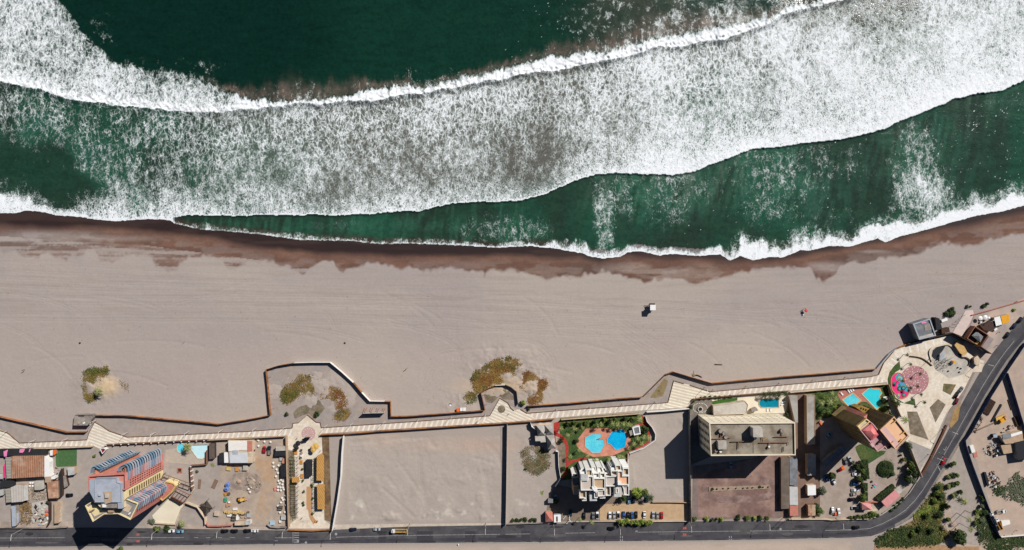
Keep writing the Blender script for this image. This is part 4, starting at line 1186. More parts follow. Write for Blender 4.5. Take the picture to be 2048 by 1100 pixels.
# ------------------------------------------------------------ buildings
WIN={}
def windows(t,p0,p1,z0,z1,nx,nz,w=1.2,h=1.3,limit=90,start=0.06,m=None,name="window",skip=0):
 """upright panes set on the wall p0 -> p1 (outside on the right of the way)"""
 a,b=Vector(p0),Vector(p1)
 u=(b-a).normalized()
 n=Vector((u.y,-u.x))
 L=(b-a).length
 ang=math.atan2(u.y,u.x)
 key=(round(w,2),round(h,2),(m or M["glass_dark"]).name)
 base=wloc(t)
 k=0
 for j in range(nz):
  for i in range(nx):
   if k>=limit:
    return k
   c=a+u*L*(start+(1-2*start)*((i+.5)/nx))+n*.1
   zc=z0+(z1-z0)*((j+.5)/nz)
   if key not in WIN:
    mb=MB()
    mb.add([(-w/2,-.04,-h/2),(w/2,-.04,-h/2),(w/2,.04,-h/2),(-w/2,.04,-h/2),(-w/2,-.04,h/2),(w/2,-.04,h/2),(w/2,.04,h/2),(-w/2,.04,h/2)],
                       [(0,1,5,4),(1,2,6,5),(2,3,7,6),(3,0,4,7),(4,5,6,7),(3,2,1,0)])
    o=mb.build(name,m or M["glass_dark"],None,top=True)
    WIN[key]=o.data
   else:
    o=bpy.data.objects.new(name,WIN[key])
    col.objects.link(o)
   o.parent=t
   o.location=Vector((c.x,c.y,zc))-base
   o.rotation_euler=(0,0,ang)
   k+=1
 return k
def house(name,label,cat,roof_px,h,roofm,wallm,over=.15,group=None,parapet=0,pm=None,door=None,world=False):
 """flat-roofed building given by its roof outline as seen at height h"""
 p=ccw(roof_px if world else PP(roof_px,h))
 c=(sum(q[0] for q in p)/len(p),sum(q[1] for q in p)/len(p))
 t=thing(name,label,cat,(c[0],c[1],0),0,group)
 MB().prism(inset(p,over),-.2,h-.12,True).build("wall",wallm,t)
 MB().prism(p,h-.118,h,True,True).build("roof",roofm,t)
 if parapet:
  MB().ribbon(inset(p,.15),h+.002,h+parapet,.28,True).build("parapet",pm or wallm,t)
 if door is not None:
  i=door
  a,b=Vector(inset(p,over)[i]),Vector(inset(p,over)[(i+1) % len(p)])
  windows(t,a,b,.1,2.2,1,1,1.0,2.0,1,.2,M["timber_dark"],"door")
 return t
# --- shacks at the west end
t=house("shack","long shack with a rusty corrugated roof below the pink tarps","shack",[(23,912.5),(88,911),(88,953),(23,957)],4.2,M["corrugated"],M["wall_brown"],door=0)
MB().prism(PP([(10.5,915),(21.5,913.5),(22,956.5),(13,957.5)],3.2),3.0,3.1).build("awning",M["slats"],t)
for q in ((12,916),(13.5,956)):
 MB().box(P2(*q,3),.15,.15,0,3.0).build("post",M["timber_dark"],t)
house("annex","glaring white lean-to against the rusty corrugated roof","annex",[(88.6,912),(96,917),(99,924),(98.5,936),(101,953),(110,953),(110,958),(92,960),(88.8,954)],3.6,M["white_paint"],M["wall_white"])
house("shed","small brown roofed shed on the white lean-to's south side","shed",[(90,953.5),(102,953),(102,965),(90,965)],4.0,M["wall_tan"],M["wall_brown"])
t=house("shack","pale grey roofed shack with a slatted awning","shack",[(21,975),(33,970),(45,970),(46.5,1003),(23,1005)],4.0,M["corr_grey"],M["wall_tan"],door=0)
MB().prism(PP([(10,978),(20,976),(22.5,1004),(12,1006)],3.1),2.9,3.0).build("awning",M["slats"],t)
MB().prism(PP([(46.7,971.5),(55,970),(56,1000),(47.5,1002)],3.4),3.2,3.3).build("skylight",M["pale_roof"],t)
house("shack","square shack with a brown rusted roof beside the dirt lot","shack",[(93.5,964),(116,962),(117,996),(97,997)],3.8,M["rust_roof"],M["wall_brown"],door=0)
house("shed","grey concrete shed standing in the ruined lot of the shacks","shed",[(68,962),(87,961),(89,977),(80,980),(69,980)],2.6,M["concrete_pale"],M["concrete"])
house("shed","long pale blue roofed shed at the street end of the shacks","shed",[(22.5,1012.5),(31,1012),(31.5,1052),(24,1053)],3.4,M["blue_grey"],M["concrete"])
house("awning","low dull blue awning leaning on the pale blue shed","awning",[(31.8,1026),(37,1025.5),(37.5,1045),(32,1050)],2.4,M["blue_grey"],M["concrete"])
house("shed","small white shed on the dirt lot by the green turf","shed",[(134.5,935),(148.5,934),(149,949),(136,951)],3.0,M["pale_roof"],M["wall_tan"],door=0)
house("shed","tiny white topped booth by the red kiosk next to the green turf","shed",[(100,901),(105.5,900),(105,911),(100,911)],2.6,M["white_paint"],M["salmon_tile"])
house("shed","red and orange kiosk box on the promenade wall of the shacks","kiosk",[(106,900),(110.5,899.5),(110.5,909),(106,910)],2.5,M["orange_bright"],M["salmon_tile"])
sheet("lawn",PP([(111,899),(154,898),(153.5,932),(112,934)]),.06,M["turf_bright"],"square of green turf beside the shacks")
house("shed","pale box at the left edge of the photo beside the rusty shack","shed",[(-8,948),(5.5,948),(5.5,958),(-8,958)],2.4,M["pale_roof"],M["concrete"])
house("shed","pale tiny hut at the left edge beside the grey shack","shed",[(-8,983),(2,979),(7,978),(7,990),(-8,994)],2.4,M["pale_roof"],M["concrete"])
t=house("shade_roof","black shade net roof strung between promenade wall and rusty shack","shade net",[(-10,899),(92,897.5),(92,910),(-10,912)],2.6,M["dark_tarp"],M["dark_tarp"])
t=house("shade_roof","dark net roof between the two shacks at the left","shade net",[(0,962),(27,961),(27,972),(14,975),(0,975)],2.4,M["dark_tarp"],M["dark_tarp"])
def tarp(label,pts,z,m):
 o=MB().prism(PP(pts,z),z-.05,z+.05,True,True).build("tarp",m)
 return tag(o,label,"tarp","pink tarps over the shacks")
tarp("largest pink tarp, leftmost over the black shade net",[(7,903),(16,899),(14,906),(13.5,913),(8,913)],3.0,M["pink_tarp"])
tarp("square pink tarp in the middle of the black shade net",[(39.5,898.5),(50,897),(48,903),(45,905.5),(38.5,905)],3.0,M["pink_tarp"])
tarp("narrow pink tarp strip, rightmost on the black shade net",[(59,898),(62,897),(59,904),(57.5,904)],3.0,M["pink_tarp"])
tarp("upright magenta strip beside the rusty shack's awning",[(7.6,928),(9.5,928),(12,955),(8.5,956)],2.6,M["magenta"])
t=house("container","long beige container standing on the dirt lot by the junk yard","container",[(108.5,1005),(120,1004.5),(118,1046),(108.5,1047)],2.7,M["wall_tan"],M["wall_cream"])
for k in range(8):
 MB().box(P2(119.3-k*.2,1008+k*4.8,2.7),.9,.12,2.702,2.76).build("rib",M["wall_cream"],t)
t=house("lookout","square concrete lookout with stained roof between the two hoardings","lookout",[(150,829),(187,828.5),(187,835),(176,850.5),(147.6,850.5)],3.4,M["concrete"],M["concrete"],parapet=.5)
MB().box(P2(163,831.5,3.5),3.4,.5,3.402,3.8).build("hatch",M["timber_dark"],t)
MB().box(P2(168,846,3.5),1.2,.8,3.402,3.9,.4).build("hatch",M["white_paint"],t)
MB().box(P2(158,846,3.5),.9,.9,3.402,4.0).build("hatch",M["rust_roof"],t)
# --- the wave fronted hotel
def HZ(pts,z):
 return Z(pts,170,900,7.333,z)
hb=HZ([(330,620)],40)[0]
t=thing("hotel","tall pink and yellow hotel with wavy blue balconies by the shacks","hotel",(hb[0],hb[1],0))
T1=HZ([(52,378),(556,345),(600,342),(603,580),(545,582),(545,765),(145,765),(140,610),(60,608)],40)
MB().prism(T1,0,39).build("wall",M["hotel_pink"],t)
MB().prism(HZ([(132,612),(545,585),(606,590),(608,704),(545,770),(545,860),(480,862),(228,852),(140,770)],39),0,38.6).build("wall",M["hotel_yellow"],t)
Wg=HZ([(0,815),(130,735),(145,767),(228,775),(535,768),(608,712),(690,748),(785,782),(665,1025),(485,937),(280,942),(115,1055)],36)
MB().prism(Wg,0,35.2).build("wing",M["hotel_pink"],t)
MB().ribbon(inset(Wg,.25),35.202,36.1,.5,True).build("parapet",M["hotel_yellow"],t)
MB().sheet(inset(Wg,.5),35.23).build("terrace",mat("terrace_slate",(132,128,126),var=.14,scale=.5),t)
MB().sheet(HZ([(40,840),(120,790),(215,850),(290,900),(270,915),(140,975)],35.3),35.28).build("terrace",M["hotel_yellow"],t)
MB().sheet(HZ([(560,830),(600,780),(690,825),(640,915),(550,880)],35.3),35.28).build("terrace",M["wall_cream"],t)
MB().box(HZ([(100,890)],36)[0],2.6,.7,35.3,36.5,.5).build("bench",M["bed_soil"],t)
MB().box(HZ([(650,935)],36)[0],1.0,.6,35.3,36.3,.9).build("cabinet",M["white_paint"],t)
MB().box(HZ([(365,890)],38)[0],2.9,2.4,35.25,37.4).build("stair_head",M["wall_tan"],t)
MB().ribbon(inset(T1,.2),39.002,40.6,.4,True).build("parapet",M["hotel_pink"],t)
rf=MB().prism(HZ([(155,412),(465,410),(470,470),(530,490),(540,765),(545,858),(482,860),(478,768),(148,765),(62,604),(60,445),(150,440)],41),39.005,41).build("roof",M["hotel_roof"],t)
MB().ribbon(inset(HZ([(155,412),(465,410),(470,470),(530,490),(540,765),(148,765),(140,440)],41),.12),41.002,41.35,.22,True).build("roof_curb",M["hotel_pale"],rf)
MB().prism(HZ([(275,610),(395,610),(395,765),(290,795)],41.2),41.003,41.3).build("roof_pad",M["wall_tan"],rf)
MB().box(HZ([(320,670)],42)[0],1.7,2.4,41.31,42.3).build("roof_fan",M["concrete_pale"],rf)
MB().box(HZ([(208,662)],42)[0],1.2,1.2,41.003,41.9).build("roof_fan",M["hotel_roof"],rf)
MB().box(HZ([(275,820)],41)[0],1.6,1.6,38.62,41.0).build("roof_fan",M["white_paint"],rf)
MB().prism(HZ([(235,775),(470,770),(470,850),(240,850)],40),38.61,40).build("roof_fan",M["concrete"],rf)
S1=HZ([(86,345),(90,290),(106,258),(140,255),(172,284),(208,294),(236,290)],38.5)
S2=HZ([(492,322),(494,285),(504,262),(545,234),(584,229),(608,246),(620,300),(624,430)],38.5)
S3=HZ([(606,708),(640,728),(684,752),(706,740),(742,756),(784,779),(776,830),(762,872)],36)
def smooth_path(p,n=3):
 for _ in range(n-1):
  q=[p[0]]
  for a,b in zip(p[:-1],p[1:]):
   q+=[(a[0]*.75+b[0]*.25,a[1]*.75+b[1]*.25),(a[0]*.25+b[0]*.75,a[1]*.25+b[1]*.75)]
  p=q+[p[-1]]
 return p
def outset(path,d):
 out=[]
 for i,p in enumerate(path):
  a,b=Vector(path[max(0,i-1)]),Vector(path[min(len(path)-1,i+1)])
  u=(b-a).normalized()
  out.append((p[0]-u.y*d,p[1]+u.x*d))
 return out
S1s,S2s,S3s=smooth_path(S1),smooth_path(S2),smooth_path(S3)
cA=HZ([(86,380),(240,375)],38.5)
MB().prism(outset(S1s,-1.9)+[cA[1],cA[0]],0,37.6).build("balcony_wall",M["hotel_orange"],t)
cB=HZ([(598,440),(500,350)],38.5)
MB().prism(outset(S2s,-1.9)+cB,0,37.6).build("balcony_wall",M["hotel_orange"],t)
for S,zt,pal in ((S1s,38.2,("hotel_pale","hotel_blue")),(S2s,38.2,("hotel_blue","hotel_pale")),(S3s,35.6,("hotel_pale","hotel_blue"))):
 nf=15
 sgn=outset(S,.35)
 for k in range(nf):
  z=zt-2.45*k
  mm=M["hotel_blue"] if (k*7 % 5) in (0,2) else M["hotel_pale"]
  MB().ribbon(sgn,z-.85,z,.35).build("balcony",mm,t)
  MB().ribbon(outset(S,-.35),z-1.2,z-1.0,1.3).build("balcony_floor",M["slate_roof"],t)
pier=HZ([(216,318),(236,292),(246,296),(226,322)],39)
MB().prism(pier,0,39).build("pier",M["hotel_blue"],t)
MB().prism(HZ([(604,583),(612,586),(614,700),(608,704)],37.5),0,37.5).build("pier",M["hotel_ochre"],t)
e0,e1=HZ([(607.5,600),(608.5,704)],39)
k=windows(t,e1,e0,3,37,3,14,.9,1.3,42,.1,M["tower_brown"])
e0,e1=HZ([(602,440),(604,578)],40)
windows(t,e1,e0,3,37,3,14,.6,1.1,42,.1,M["timber_dark"])
t=thing("entrance_pavilion","low yellow entrance pavilion at the foot of the hotel's wavy wing","pavilion",P(332,980))
MB().prism(PP([(311,990),(331,962),(347,966),(352,972),(343,986),(325,1002)],6),0,5.6).build("wall",M["hotel_yellow"],t)
MB().ribbon(inset(PP([(311,990),(331,962),(347,966),(352,972),(343,986),(325,1002)],6),.3),5.602,6.2,.5,True).build("parapet",M["hotel_ochre"],t)
MB().sheet(inset(PP([(311,990),(331,962),(347,966),(352,972),(343,986),(325,1002)],6),.55),5.64).build("roof",M["salmon_tile"],t)
house("gate_porch","small white edged red porch at the promenade gate of the hotel","porch",[(200,898),(207,895.5),(213,899),(205,908)],2.8,mat("porch_red",(120,40,44),var=.2),M["wall_white"],parapet=.25,pm=M["white_paint"])
sheet("plaza",PP([(304.5,1031),(342,993),(368,1010.5),(352.5,1048),(311,1046)]),.06,M["slab_cream"],"bright cream terrace south of the hotel pergola")
run("terrace_wall","cream parapet round the terrace south of the hotel pergola","wall",[(311,1045.5),(352.5,1048),(366,1014),(375,1003),(389,977)],1.2,.5,M["wall_cream"],"wall")
sheet("plaza",PP([(330,900),(414,886),(414,926),(390,929),(330,925)]),.05,mat("pool_patio",(178,164,148),var=.12,scale=.4),"tan paved patio round the hotel pool")
def pool(label,pts,m,z=.12,rim=.45,rimm=None,world=False):
 p=pts if world else PP(pts)
 c=(sum(q[0] for q in p)/len(p),sum(q[1] for q in p)/len(p))
 t=thing("swimming_pool",label,"swimming pool",(c[0],c[1],0))
 MB().ribbon(inset(p,-rim/2),0,z+.12,rim,True).build("coping",rimm or M["wall_cream"],t)
 MB().prism(inset(p,-.02),-.1,z).build("water",m,t)
 return t
def oval(cx,cy,rx,ry,n=20,a0=0,a1=360):
 return [(cx+rx*math.cos(R(a0+(a1-a0)*i/n)),cy+ry*math.sin(R(a0+(a1-a0)*i/n))) for i in range(n+(0 if a1-a0==360 else 1))]
t=pool("white bottomed hotel pool with a round end and a square end",[(385,889.5),(415,888.5),(415,905),(411,913),(404,917),(396,916),(390,909),(386,903),(382,898)],M["pool_pale"])
MB().prism(PP([(385,889),(415,888),(415,890.3),(385,891.3)]),.125,.127).build("step",M["pool_teal"],t)
pool("small round blue pool behind the palm in the hotel garden",oval(362,896,7.5,9),M["pool_light"])
def pergola(label,corners,h,n,m,beam=.22,posts=True,group=None):
 p=PP(corners,h)
 c=(sum(q[0] for q in p)/4,sum(q[1] for q in p)/4)
 t=thing("pergola",label,"pergola",(c[0],c[1],0),0,group)
 a,b,cc,d=[Vector(q) for q in p]
 for e0,e1 in ((a,b),(d,cc)):
  MB().tube([(*e0,h),(*e1,h)],beam,4).build("beam",m,t)
 for i in range(n):
  f=i/(n-1)
  MB().tube([(*(a+(b-a)*f),h+.25),(*(d+(cc-d)*f),h+.25)],beam*.8,4).build("rafter",m,t)
 if posts:
  for q in (a,b,cc,d):
   MB().box(q,.25,.25,0,h).build("post",m,t)
 return t
pergola("brown beamed pergola beside the hotel pool patio",[(327,948),(383,968),(380,976),(324,956)],3.0,6,M["wall_brown"])
pergola("red brown pergola over the terrace steps of the hotel",[(350,975),(379,990),(366,1005),(338,990)],3.2,6,mat("beam_red",(128,74,62),var=.2,scale=.8))
run("terrace_screen","row of dark louvres on the edge of the cream terrace","screen",[(344,993),(357,1000),(366,1006)],2.4,.3,M["timber_dark"],"wall")
# --- building yard
t=house("yard_house","white roofed yard house with two pale roof halves","house",[(455.6,881),(505.5,881),(505.5,926),(459,926.5)],4.0,M["wall_cream"],M["wall_cream"],door=1)
MB().prism(PP([(456.5,882),(494,881.5),(494,900),(478,900),(474,903),(457,902)],4.2),4.002,4.25).build("roof_sheet",M["white_board"],t)
MB().prism(PP([(459.5,905.5),(494.5,905),(495,925.5),(460,926)],4.2),4.002,4.25).build("roof_sheet",mat("roof_offwhite",(198,200,202),var=.08,scale=.4),t)
MB().prism(PP([(495,882),(504.5,881.5),(504.5,902),(495,902.5)],4.2),4.002,4.3).build("roof_sheet",M["salmon_tile"],t)
MB().prism(PP([(465,900.5),(475.5,900.5),(475.5,909),(465,909)],4.3),4.26,4.34).build("skylight",M["blue_grey"],t)
house("annex","white annex against the west side of the yard house","annex",[(448,905),(456.5,905),(457,925.5),(448.5,925.5)],3.2,M["white_paint"],M["wall_white"])
house("shed","black roofed lean-to west of the white annex","shed",[(438,907),(447.8,906),(448,926),(438,926)],2.6,M["dark_tarp"],M["timber_dark"])
house("shade_roof","brown slatted shade roof east of the hotel pool","shade roof",[(418,887),(429,887),(429.5,917),(418.5,918)],2.8,mat("slats_dark",(96,84,76),var=.3,scale=1.2),M["timber_dark"])
house("shed","beige topped open shed against the plaza wall","shed",[(551.5,893),(570.5,892.5),(571,901),(551.5,902)],3.2,M["concrete_pale"],M["wall_tan"])
house("canopy","black ribbed canopy below the beige topped shed","canopy",[(550,903),(571,902.5),(571.5,911.5),(549,912)],2.6,M["dark_tarp"],M["dark_tarp"])
house("container","dark grey container against the plaza wall","container",[(561,929.5),(573,929),(573,953),(562,955)],2.6,M["steel_dark"],M["steel_dark"])
t=house("container","long beige container on the street side of the building yard","container",[(469,1043),(489.5,1042.5),(489.5,1050.5),(469.5,1051)],2.6,M["wall_cream"],M["wall_tan"])
t=house("container","short white container beside the long beige one","container",[(490.5,1042),(501,1041),(500.5,1049.5),(490.5,1050)],2.6,M["pale_roof"],M["wall_white"])
t=thing("shade_sail","black peaked canopy tent by the cream yard wall","tent",P(406,1016))
cs=PP([(398.5,1011),(413,1001),(425,1017),(411,1033)],4)
ct=((cs[0][0]+cs[2][0])/2,(cs[0][1]+cs[2][1])/2)
mb=MB()
for i in range(4):
 a,b=cs[i],cs[(i+1) % 4]
 m_=((a[0]+b[0])/2*.86+ct[0]*.14,(a[1]+b[1])/2*.86+ct[1]*.14)
 mb.add([(*a,3.6),(*m_,2.9),(*ct,3.9)],[(0,1,2)]); mb.add([(*m_,2.9),(*b,3.6),(*ct,3.9)],[(0,1,2)])
mb.build("canopy",M["shade_net"],t)
for q in cs:
 MB().tube([(*q,0),(*q,3.6)],.08,5).build("post",M["steel_dark"],t)
# --- kiosk plaza
def slat_roof(label,pts,h):
 p=ccw(PP(pts,h))
 c=(sum(q[0] for q in p)/len(p),sum(q[1] for q in p)/len(p))
 t=thing("kiosk_roof",label,"wooden shelter",(c[0],c[1],0),0,None)
 MB().prism(p,h-.2,h,True,True).build("roof",M["deck_boards"],t)
 for q in inset(p,.3)[:5]:
  MB().box(q,.2,.2,0,h-.2).build("post",M["timber_dark"],t)
 return t
slat_roof("orange timber shelter roof on the plaza's east side, upper one with a pointed end",[(633.5,912),(643,907),(648,911),(648,961),(633,961)],3.2)
slat_roof("orange timber shelter roof on the plaza's east side, lower one",[(634,969),(649,968),(649.5,1018),(635,1018.5)],3.2)
slat_roof("small orange timber roof over the dark frames west of the plaza",[(584,954),(598,953.5),(598.5,964.5),(584,965)],3.0)
def frame_row(label,x0,x1,y0,y1,n,h,m):
 t=thing("steel_frame",label,"steel frame",P((x0+x1)/2,(y0+y1)/2),0,None)
 for i in range(n):
  y=y0+(y1-y0)*i/(n-1)
  a,b=P2(x0,y,h),P2(x1,y,h)
  MB().tube([(*a,0),(*a,h),(*b,h),(*b,0)],.12,4).build("hoop",m,t)
 for x in (x0,(x0+x1)/2,x1):
  MB().tube([(*P2(x,y0,h),h+.1),(*P2(x,y1,h),h+.1)],.1,4).build("rail",m,t)
 return t
frame_row("row of dark steel frames over the planted strip, upper half",578,594,915,952,6,3.0,M["steel_dark"])
frame_row("row of dark steel frames over the planted strip, lower half",579,594.5,967,1026,8,3.0,M["steel_dark"])
frame_row("dark steel frame beside the lower orange timber roof",628.5,633.5,974,1022,6,2.8,M["steel_dark"])
frame_row("dark steel frame beside the upper pointed timber roof",627,632.5,918,965,6,2.8,M["steel_dark"])
t=house("shelter","long black fabric shelter in the middle of the kiosk plaza","shelter",[(611,920),(622.5,920),(622,953),(612,954)],2.6,M["dark_tarp"],M["dark_tarp"])
# --- grey hipped house
t=thing("hipped_house","grey hip roofed house in three parts beside the red path","house",P(1092,872))
def RZ(pts,z):
 return Z(pts,1060,840,15.714,z)
for i,(pts,z) in enumerate(((([(205,190),(450,165),(490,480),(240,500)]),4.6),(([(462,165),(712,130),(752,455),(500,480)]),4.6),(([(505,485),(760,470),(820,885),(560,925)]),4.8))):
 p=RZ(pts,z)
 MB().prism(inset(p,.4),0,z-.1).build("wall",M["wall_tan"],t)
 if i<2:
  MB().pyramid(p,z-.08,z+2.6).build("roof",M["grey_roof"],t)
 else:
  MB().hip(p,z-.08,z+2.5,3.6).build("roof",M["grey_roof"],t)
p=RZ([(155,505),(495,490),(500,690),(340,705),(325,660),(170,665)],4)
MB().prism(inset(p,.3),0,3.9).build("wall",M["wall_tan"],t)
MB().prism(p,3.902,4.1).build("roof",M["concrete_pale"],t)
p=RZ([(175,175),(205,120),(330,85),(440,110),(570,75),(690,110),(705,140),(460,160),(210,188)],3)
MB().prism(p,2.7,2.85).build("porch_roof",M["wall_cream"],t)
for q,z in (((318,350),7.0),((572,320),7.0),((635,760),7.1)):
 MB().box(RZ([q],z)[0],.6,.9,5.6,7.6).build("chimney",M["timber_dark"],t)
# --- white terraced apartments
def AZ(pts,z):
 return Z(pts,1130,910,11.0,z)
c=AZ([(800,600)],20)[0]
t=thing("terraced_apartments","white stepped apartment block with roof terraces south of the turquoise pools","apartment block",(c[0],c[1],0))
def cell(pts,z,fm,par=1.1):
 p=ccw(AZ(pts,z))
 MB().prism(p,0,z-par).build("wall",M["wall_white"],t)
 MB().ribbon(inset(p,.22),z-par+.002,z,.4,True).build("parapet",M["wall_white"],t)
 MB().sheet(inset(p,.42),z-par+.03).build("terrace",fm,t)
def block(pts,z,fm=None,name="wall"):
 MB().prism(AZ(pts,z),0,z).build(name,fm or M["wall_white"],t)
cell([(345,552),(500,552),(505,470),(622,468),(624,780),(350,782)],20,M["terrace_grey"])
block([(345,432),(502,430),(502,550),(347,550)],20.4,M["pale_roof"])
cell([(455,325),(600,318),(602,462),(470,466)],19.6,M["terrace_tan"])
cell([(612,400),(755,398),(757,505),(628,507)],19.2,M["terrace_tan"],2.2)
cell([(768,398),(882,396),(884,505),(770,507)],19.2,M["terrace_tan"],1.4)
cell([(628,515),(884,512),(886,745),(708,750),(630,690)],20,M["terrace_tan"])
block([(590,690),(630,700),(712,750),(712,812),(640,800),(600,740)],20.2,M["white_paint"])
cell([(320,792),(468,790),(472,950),(318,955)],18.4,M["terrace_tan"],1.6)
block([(540,800),(640,800),(708,1010),(545,1012)],17.0,M["pale_roof"])
cell([(642,812),(708,814),(722,948),(644,950)],18.4,M["terrace_tan"],1.5)
cell([(712,780),(886,760),(888,905),(725,915)],18.8,M["terrace_grey"],1.0)
cell([(765,912),(888,910),(888,955),(766,958)],17.2,M["wall_white"],.7)
cell([(372,960),(474,956),(476,1010),(376,1012)],16,M["wall_white"],.9)
cell([(892,476),(1148,462),(1152,690),(896,695)],19.6,M["terrace_grey"])
cell([(1156,352),(1268,350),(1272,458),(1412,455),(1414,662),(1160,668)],20.4,M["terrace_peach"])
cell([(1012,345),(1146,342),(1150,455),(1018,460)],19.8,M["terrace_tan"],2.0)
cell([(1275,290),(1408,288),(1410,450),(1278,452)],20,M["terrace_tan"],1.6)
block([(1160,590),(1235,588),(1238,660),(1165,664)],21.4,M["white_paint"])
cell([(1105,225),(1225,222),(1240,340),(1120,345)],19.4,M["terrace_tan"],1.2)
cell([(892,700),(1002,698),(1006,895),(896,900)],18.4,M["terrace_tan"],1.4)
block([(1080,692),(1250,690),(1248,858),(1245,920),(1080,922),(1085,850)],18.6,M["pale_roof"])
cell([(1112,725),(1178,724),(1180,845),(1114,848)],19.2,M["terrace_tan"],.5)
cell([(1256,675),(1412,672),(1414,890),(1300,885),(1290,760)],19.4,M["terrace_grey"],1.0)
cell([(1010,700),(1075,696),(1076,840),(1012,850)],13,M["concrete"],1.0)
block([(440,440),(455,325),(600,315),(890,500),(890,690),(500,690)],17.9)
cell([(580,260),(675,255),(700,390),(615,395)],17.0,M["wall_white"],.6)
cell([(700,262),(810,256),(852,385),(715,390)],17.4,M["wall_white"],.9)
cell([(880,400),(985,398),(995,466),(890,470)],17.6,M["concrete_pale"],.8)
cell([(150,405),(275,402),(300,495),(165,500)],13.5,M["timber_dark"],.8)
block([(160,510),(300,505),(320,690),(190,690)],11.0,M["concrete"])
block([(185,700),(300,692),(322,800),(320,870),(190,878)],14.5,M["terrace_tan"])
block([(350,300),(560,270),(860,290),(880,420),(350,440)],15)
block([(1020,230),(1240,215),(1400,290),(1400,400),(1020,400)],15)
a0,a1=AZ([(342,430),(465,428)],20)
for k in range(6):
 z=18.6-k*3
 MB().box(((a0[0]+a1[0])/2,a0[1]+.6),3.4,1.2,z-.9,z).build("balcony",M["white_paint"],t)
a0,a1=AZ([(1010,342),(1140,340)],20)
for k in range(6):
 z=18.6-k*3
 MB().box(((a0[0]+a1[0])/2,a0[1]+.6),3.2,1.2,z-.9,z).build("balcony",M["white_paint"],t)
a0,a1=AZ([(1275,285),(1405,282)],20)
for k in range(6):
 z=18.6-k*3
 MB().box(((a0[0]+a1[0])/2,a0[1]+.6),3.4,1.2,z-.9,z).build("balcony",M["white_paint"],t)
for k in range(7):
 q=AZ([(860+k*12,300+k*22)],15)[0]
 MB().box(q,.9,1.5,0,15).build("pier",M["wall_white"],t)
a,b=AZ([(345,440),(345,780)],19)
windows(t,a,b,1,18,5,6,1.0,1.4,30)
# --- gatehouse and pavilions on the south side
t=thing("gatehouse","red hip roofed gatehouse at the street by the tall wall","gatehouse",P(1099,1035))
p=PP([(1090.5,1024),(1105,1024),(1106.5,1043),(1091,1044)],3.2)
MB().prism(inset(p,.3),0,3.1).build("wall",M["wall_tan"],t)
MB().pyramid(p,3.1,4.6).build("roof",M["salmon_tile"],t)
t=house("gate_arch","white gateway box beside the red roofed gatehouse","gateway",[(1107.5,1030),(1121.5,1029),(1122,1044),(1108,1045)],3.2,M["white_paint"],M["blue_grey"])
MB().box(P2(1114,1038,3.2),.9,3.0,3.205,3.3).build("skylight",M["timber_dark"],t)
t=thing("pool_pavilion","white square pavilion frame east of the deep blue pool","pavilion",P(1274,861))
p=PP([(1264,854),(1279,850.5),(1282,868),(1268,871)],3)
MB().prism(inset(p,.2),0,2.8).build("wall",M["wall_white"],t)
MB().ribbon(inset(p,.4),2.802,3.2,.7,True).build("parapet",M["white_paint"],t)
MB().sheet(inset(p,.7),2.85).build("roof",M["slate_roof"],t)
house("pool_bar","small grey roofed hut touching the white pavilion","hut",[(1258,862),(1266,859),(1267,868),(1261,872)],2.6,M["concrete"],M["wall_tan"])
house("guard_hut","dark grey hut in the shade of the white apartments","hut",[(1096,998),(1106,998),(1106,1006),(1096,1006)],2.6,M["slate_roof"],M["concrete"])
pool("light turquoise many-sided pool with a stepped notch",Z([(722,460),(858,388),(1040,388),(1048,462),(950,512),(1066,500),(1090,500),(1118,600),(1030,768),(868,770),(722,640)],1100,830,10.24),M["pool_light"],world=True,rimm=M["pool_deck"])
pool("deep blue many-sided pool with a shaded north end",Z([(1172,490),(1262,350),(1420,292),(1500,296),(1578,440),(1530,660),(1350,716),(1240,596),(1178,580)],1100,830,10.24),M["pool_blue"],world=True,rimm=M["pool_deck"])
t=house("pool_step","brick ledge reaching into the light turquoise pool","ledge",Z([(985,490),(1095,452),(1105,490),(1000,505)],1100,830,10.24),.5,M["pool_deck"],M["wall_brown"],world=True)
# --- cream slab block
def CZ(pts,z):
 return Z(pts,1370,760,3.667,z)
bp=CZ([(178,316),(808,312),(812,552),(190,557)],24)
c=CZ([(490,430)],24)[0]
t=thing("slab_block","long cream apartment block with a stained flat roof and pipes","apartment block",(c[0],c[1],0))
bp=ccw(bp)
MB().prism(bp,0,23).build("wall",M["slab_cream"],t)
MB().ribbon(inset(bp,.25),23.002,24,.5,True).build("parapet",M["slab_cream"],t)
rf=MB().sheet(inset(bp,.5),23.04).build("roof",M["slab_roof"],t)
def rbox(pts,z,m,name):
 return MB().prism(CZ(pts,z),23.05,z).build(name,m,rf)
sh=rbox([(498,352),(568,350),(572,418),(502,420)],28.5,M["concrete_pale"],"lift_house")
rbox([(242,450),(303,448),(306,508),(246,510)],26.2,M["concrete_pale"],"lift_house")
for x,y,s,z in ((262,375,1.6,25.2),(288,392,1.4,25),(712,372,1.3,24.8),(520,432,.9,24.8),(618,490,.8,24.6),(300,420,1.4,24.6),(230,520,1.2,24.8),(262,525,1.0,24.6)):
 MB().cyl(CZ([(x,y)],z)[0],s*.7,23.05,z,10).build("vent",M["concrete"] if s>1 else M["wall_white"],rf)
def pipe(pts):
 MB().tube([(*q,23.75) for q in CZ(pts,23.8)],.28,6).build("pipe",M["pipe_rust"],rf)
for pts in ([(196,432),(240,432),(335,424)],[(262,385),(260,440)],[(300,400),(303,440)],[(335,452),(438,450)],[(435,420),(436,452)],[(392,452),(390,505)],[(565,420),(568,460),(758,458),(758,475)],
   [(618,460),(612,505)],[(652,418),(756,416)],[(712,385),(710,416)],[(724,488),(722,525)],[(545,460),(568,460)]):
 pipe(pts)
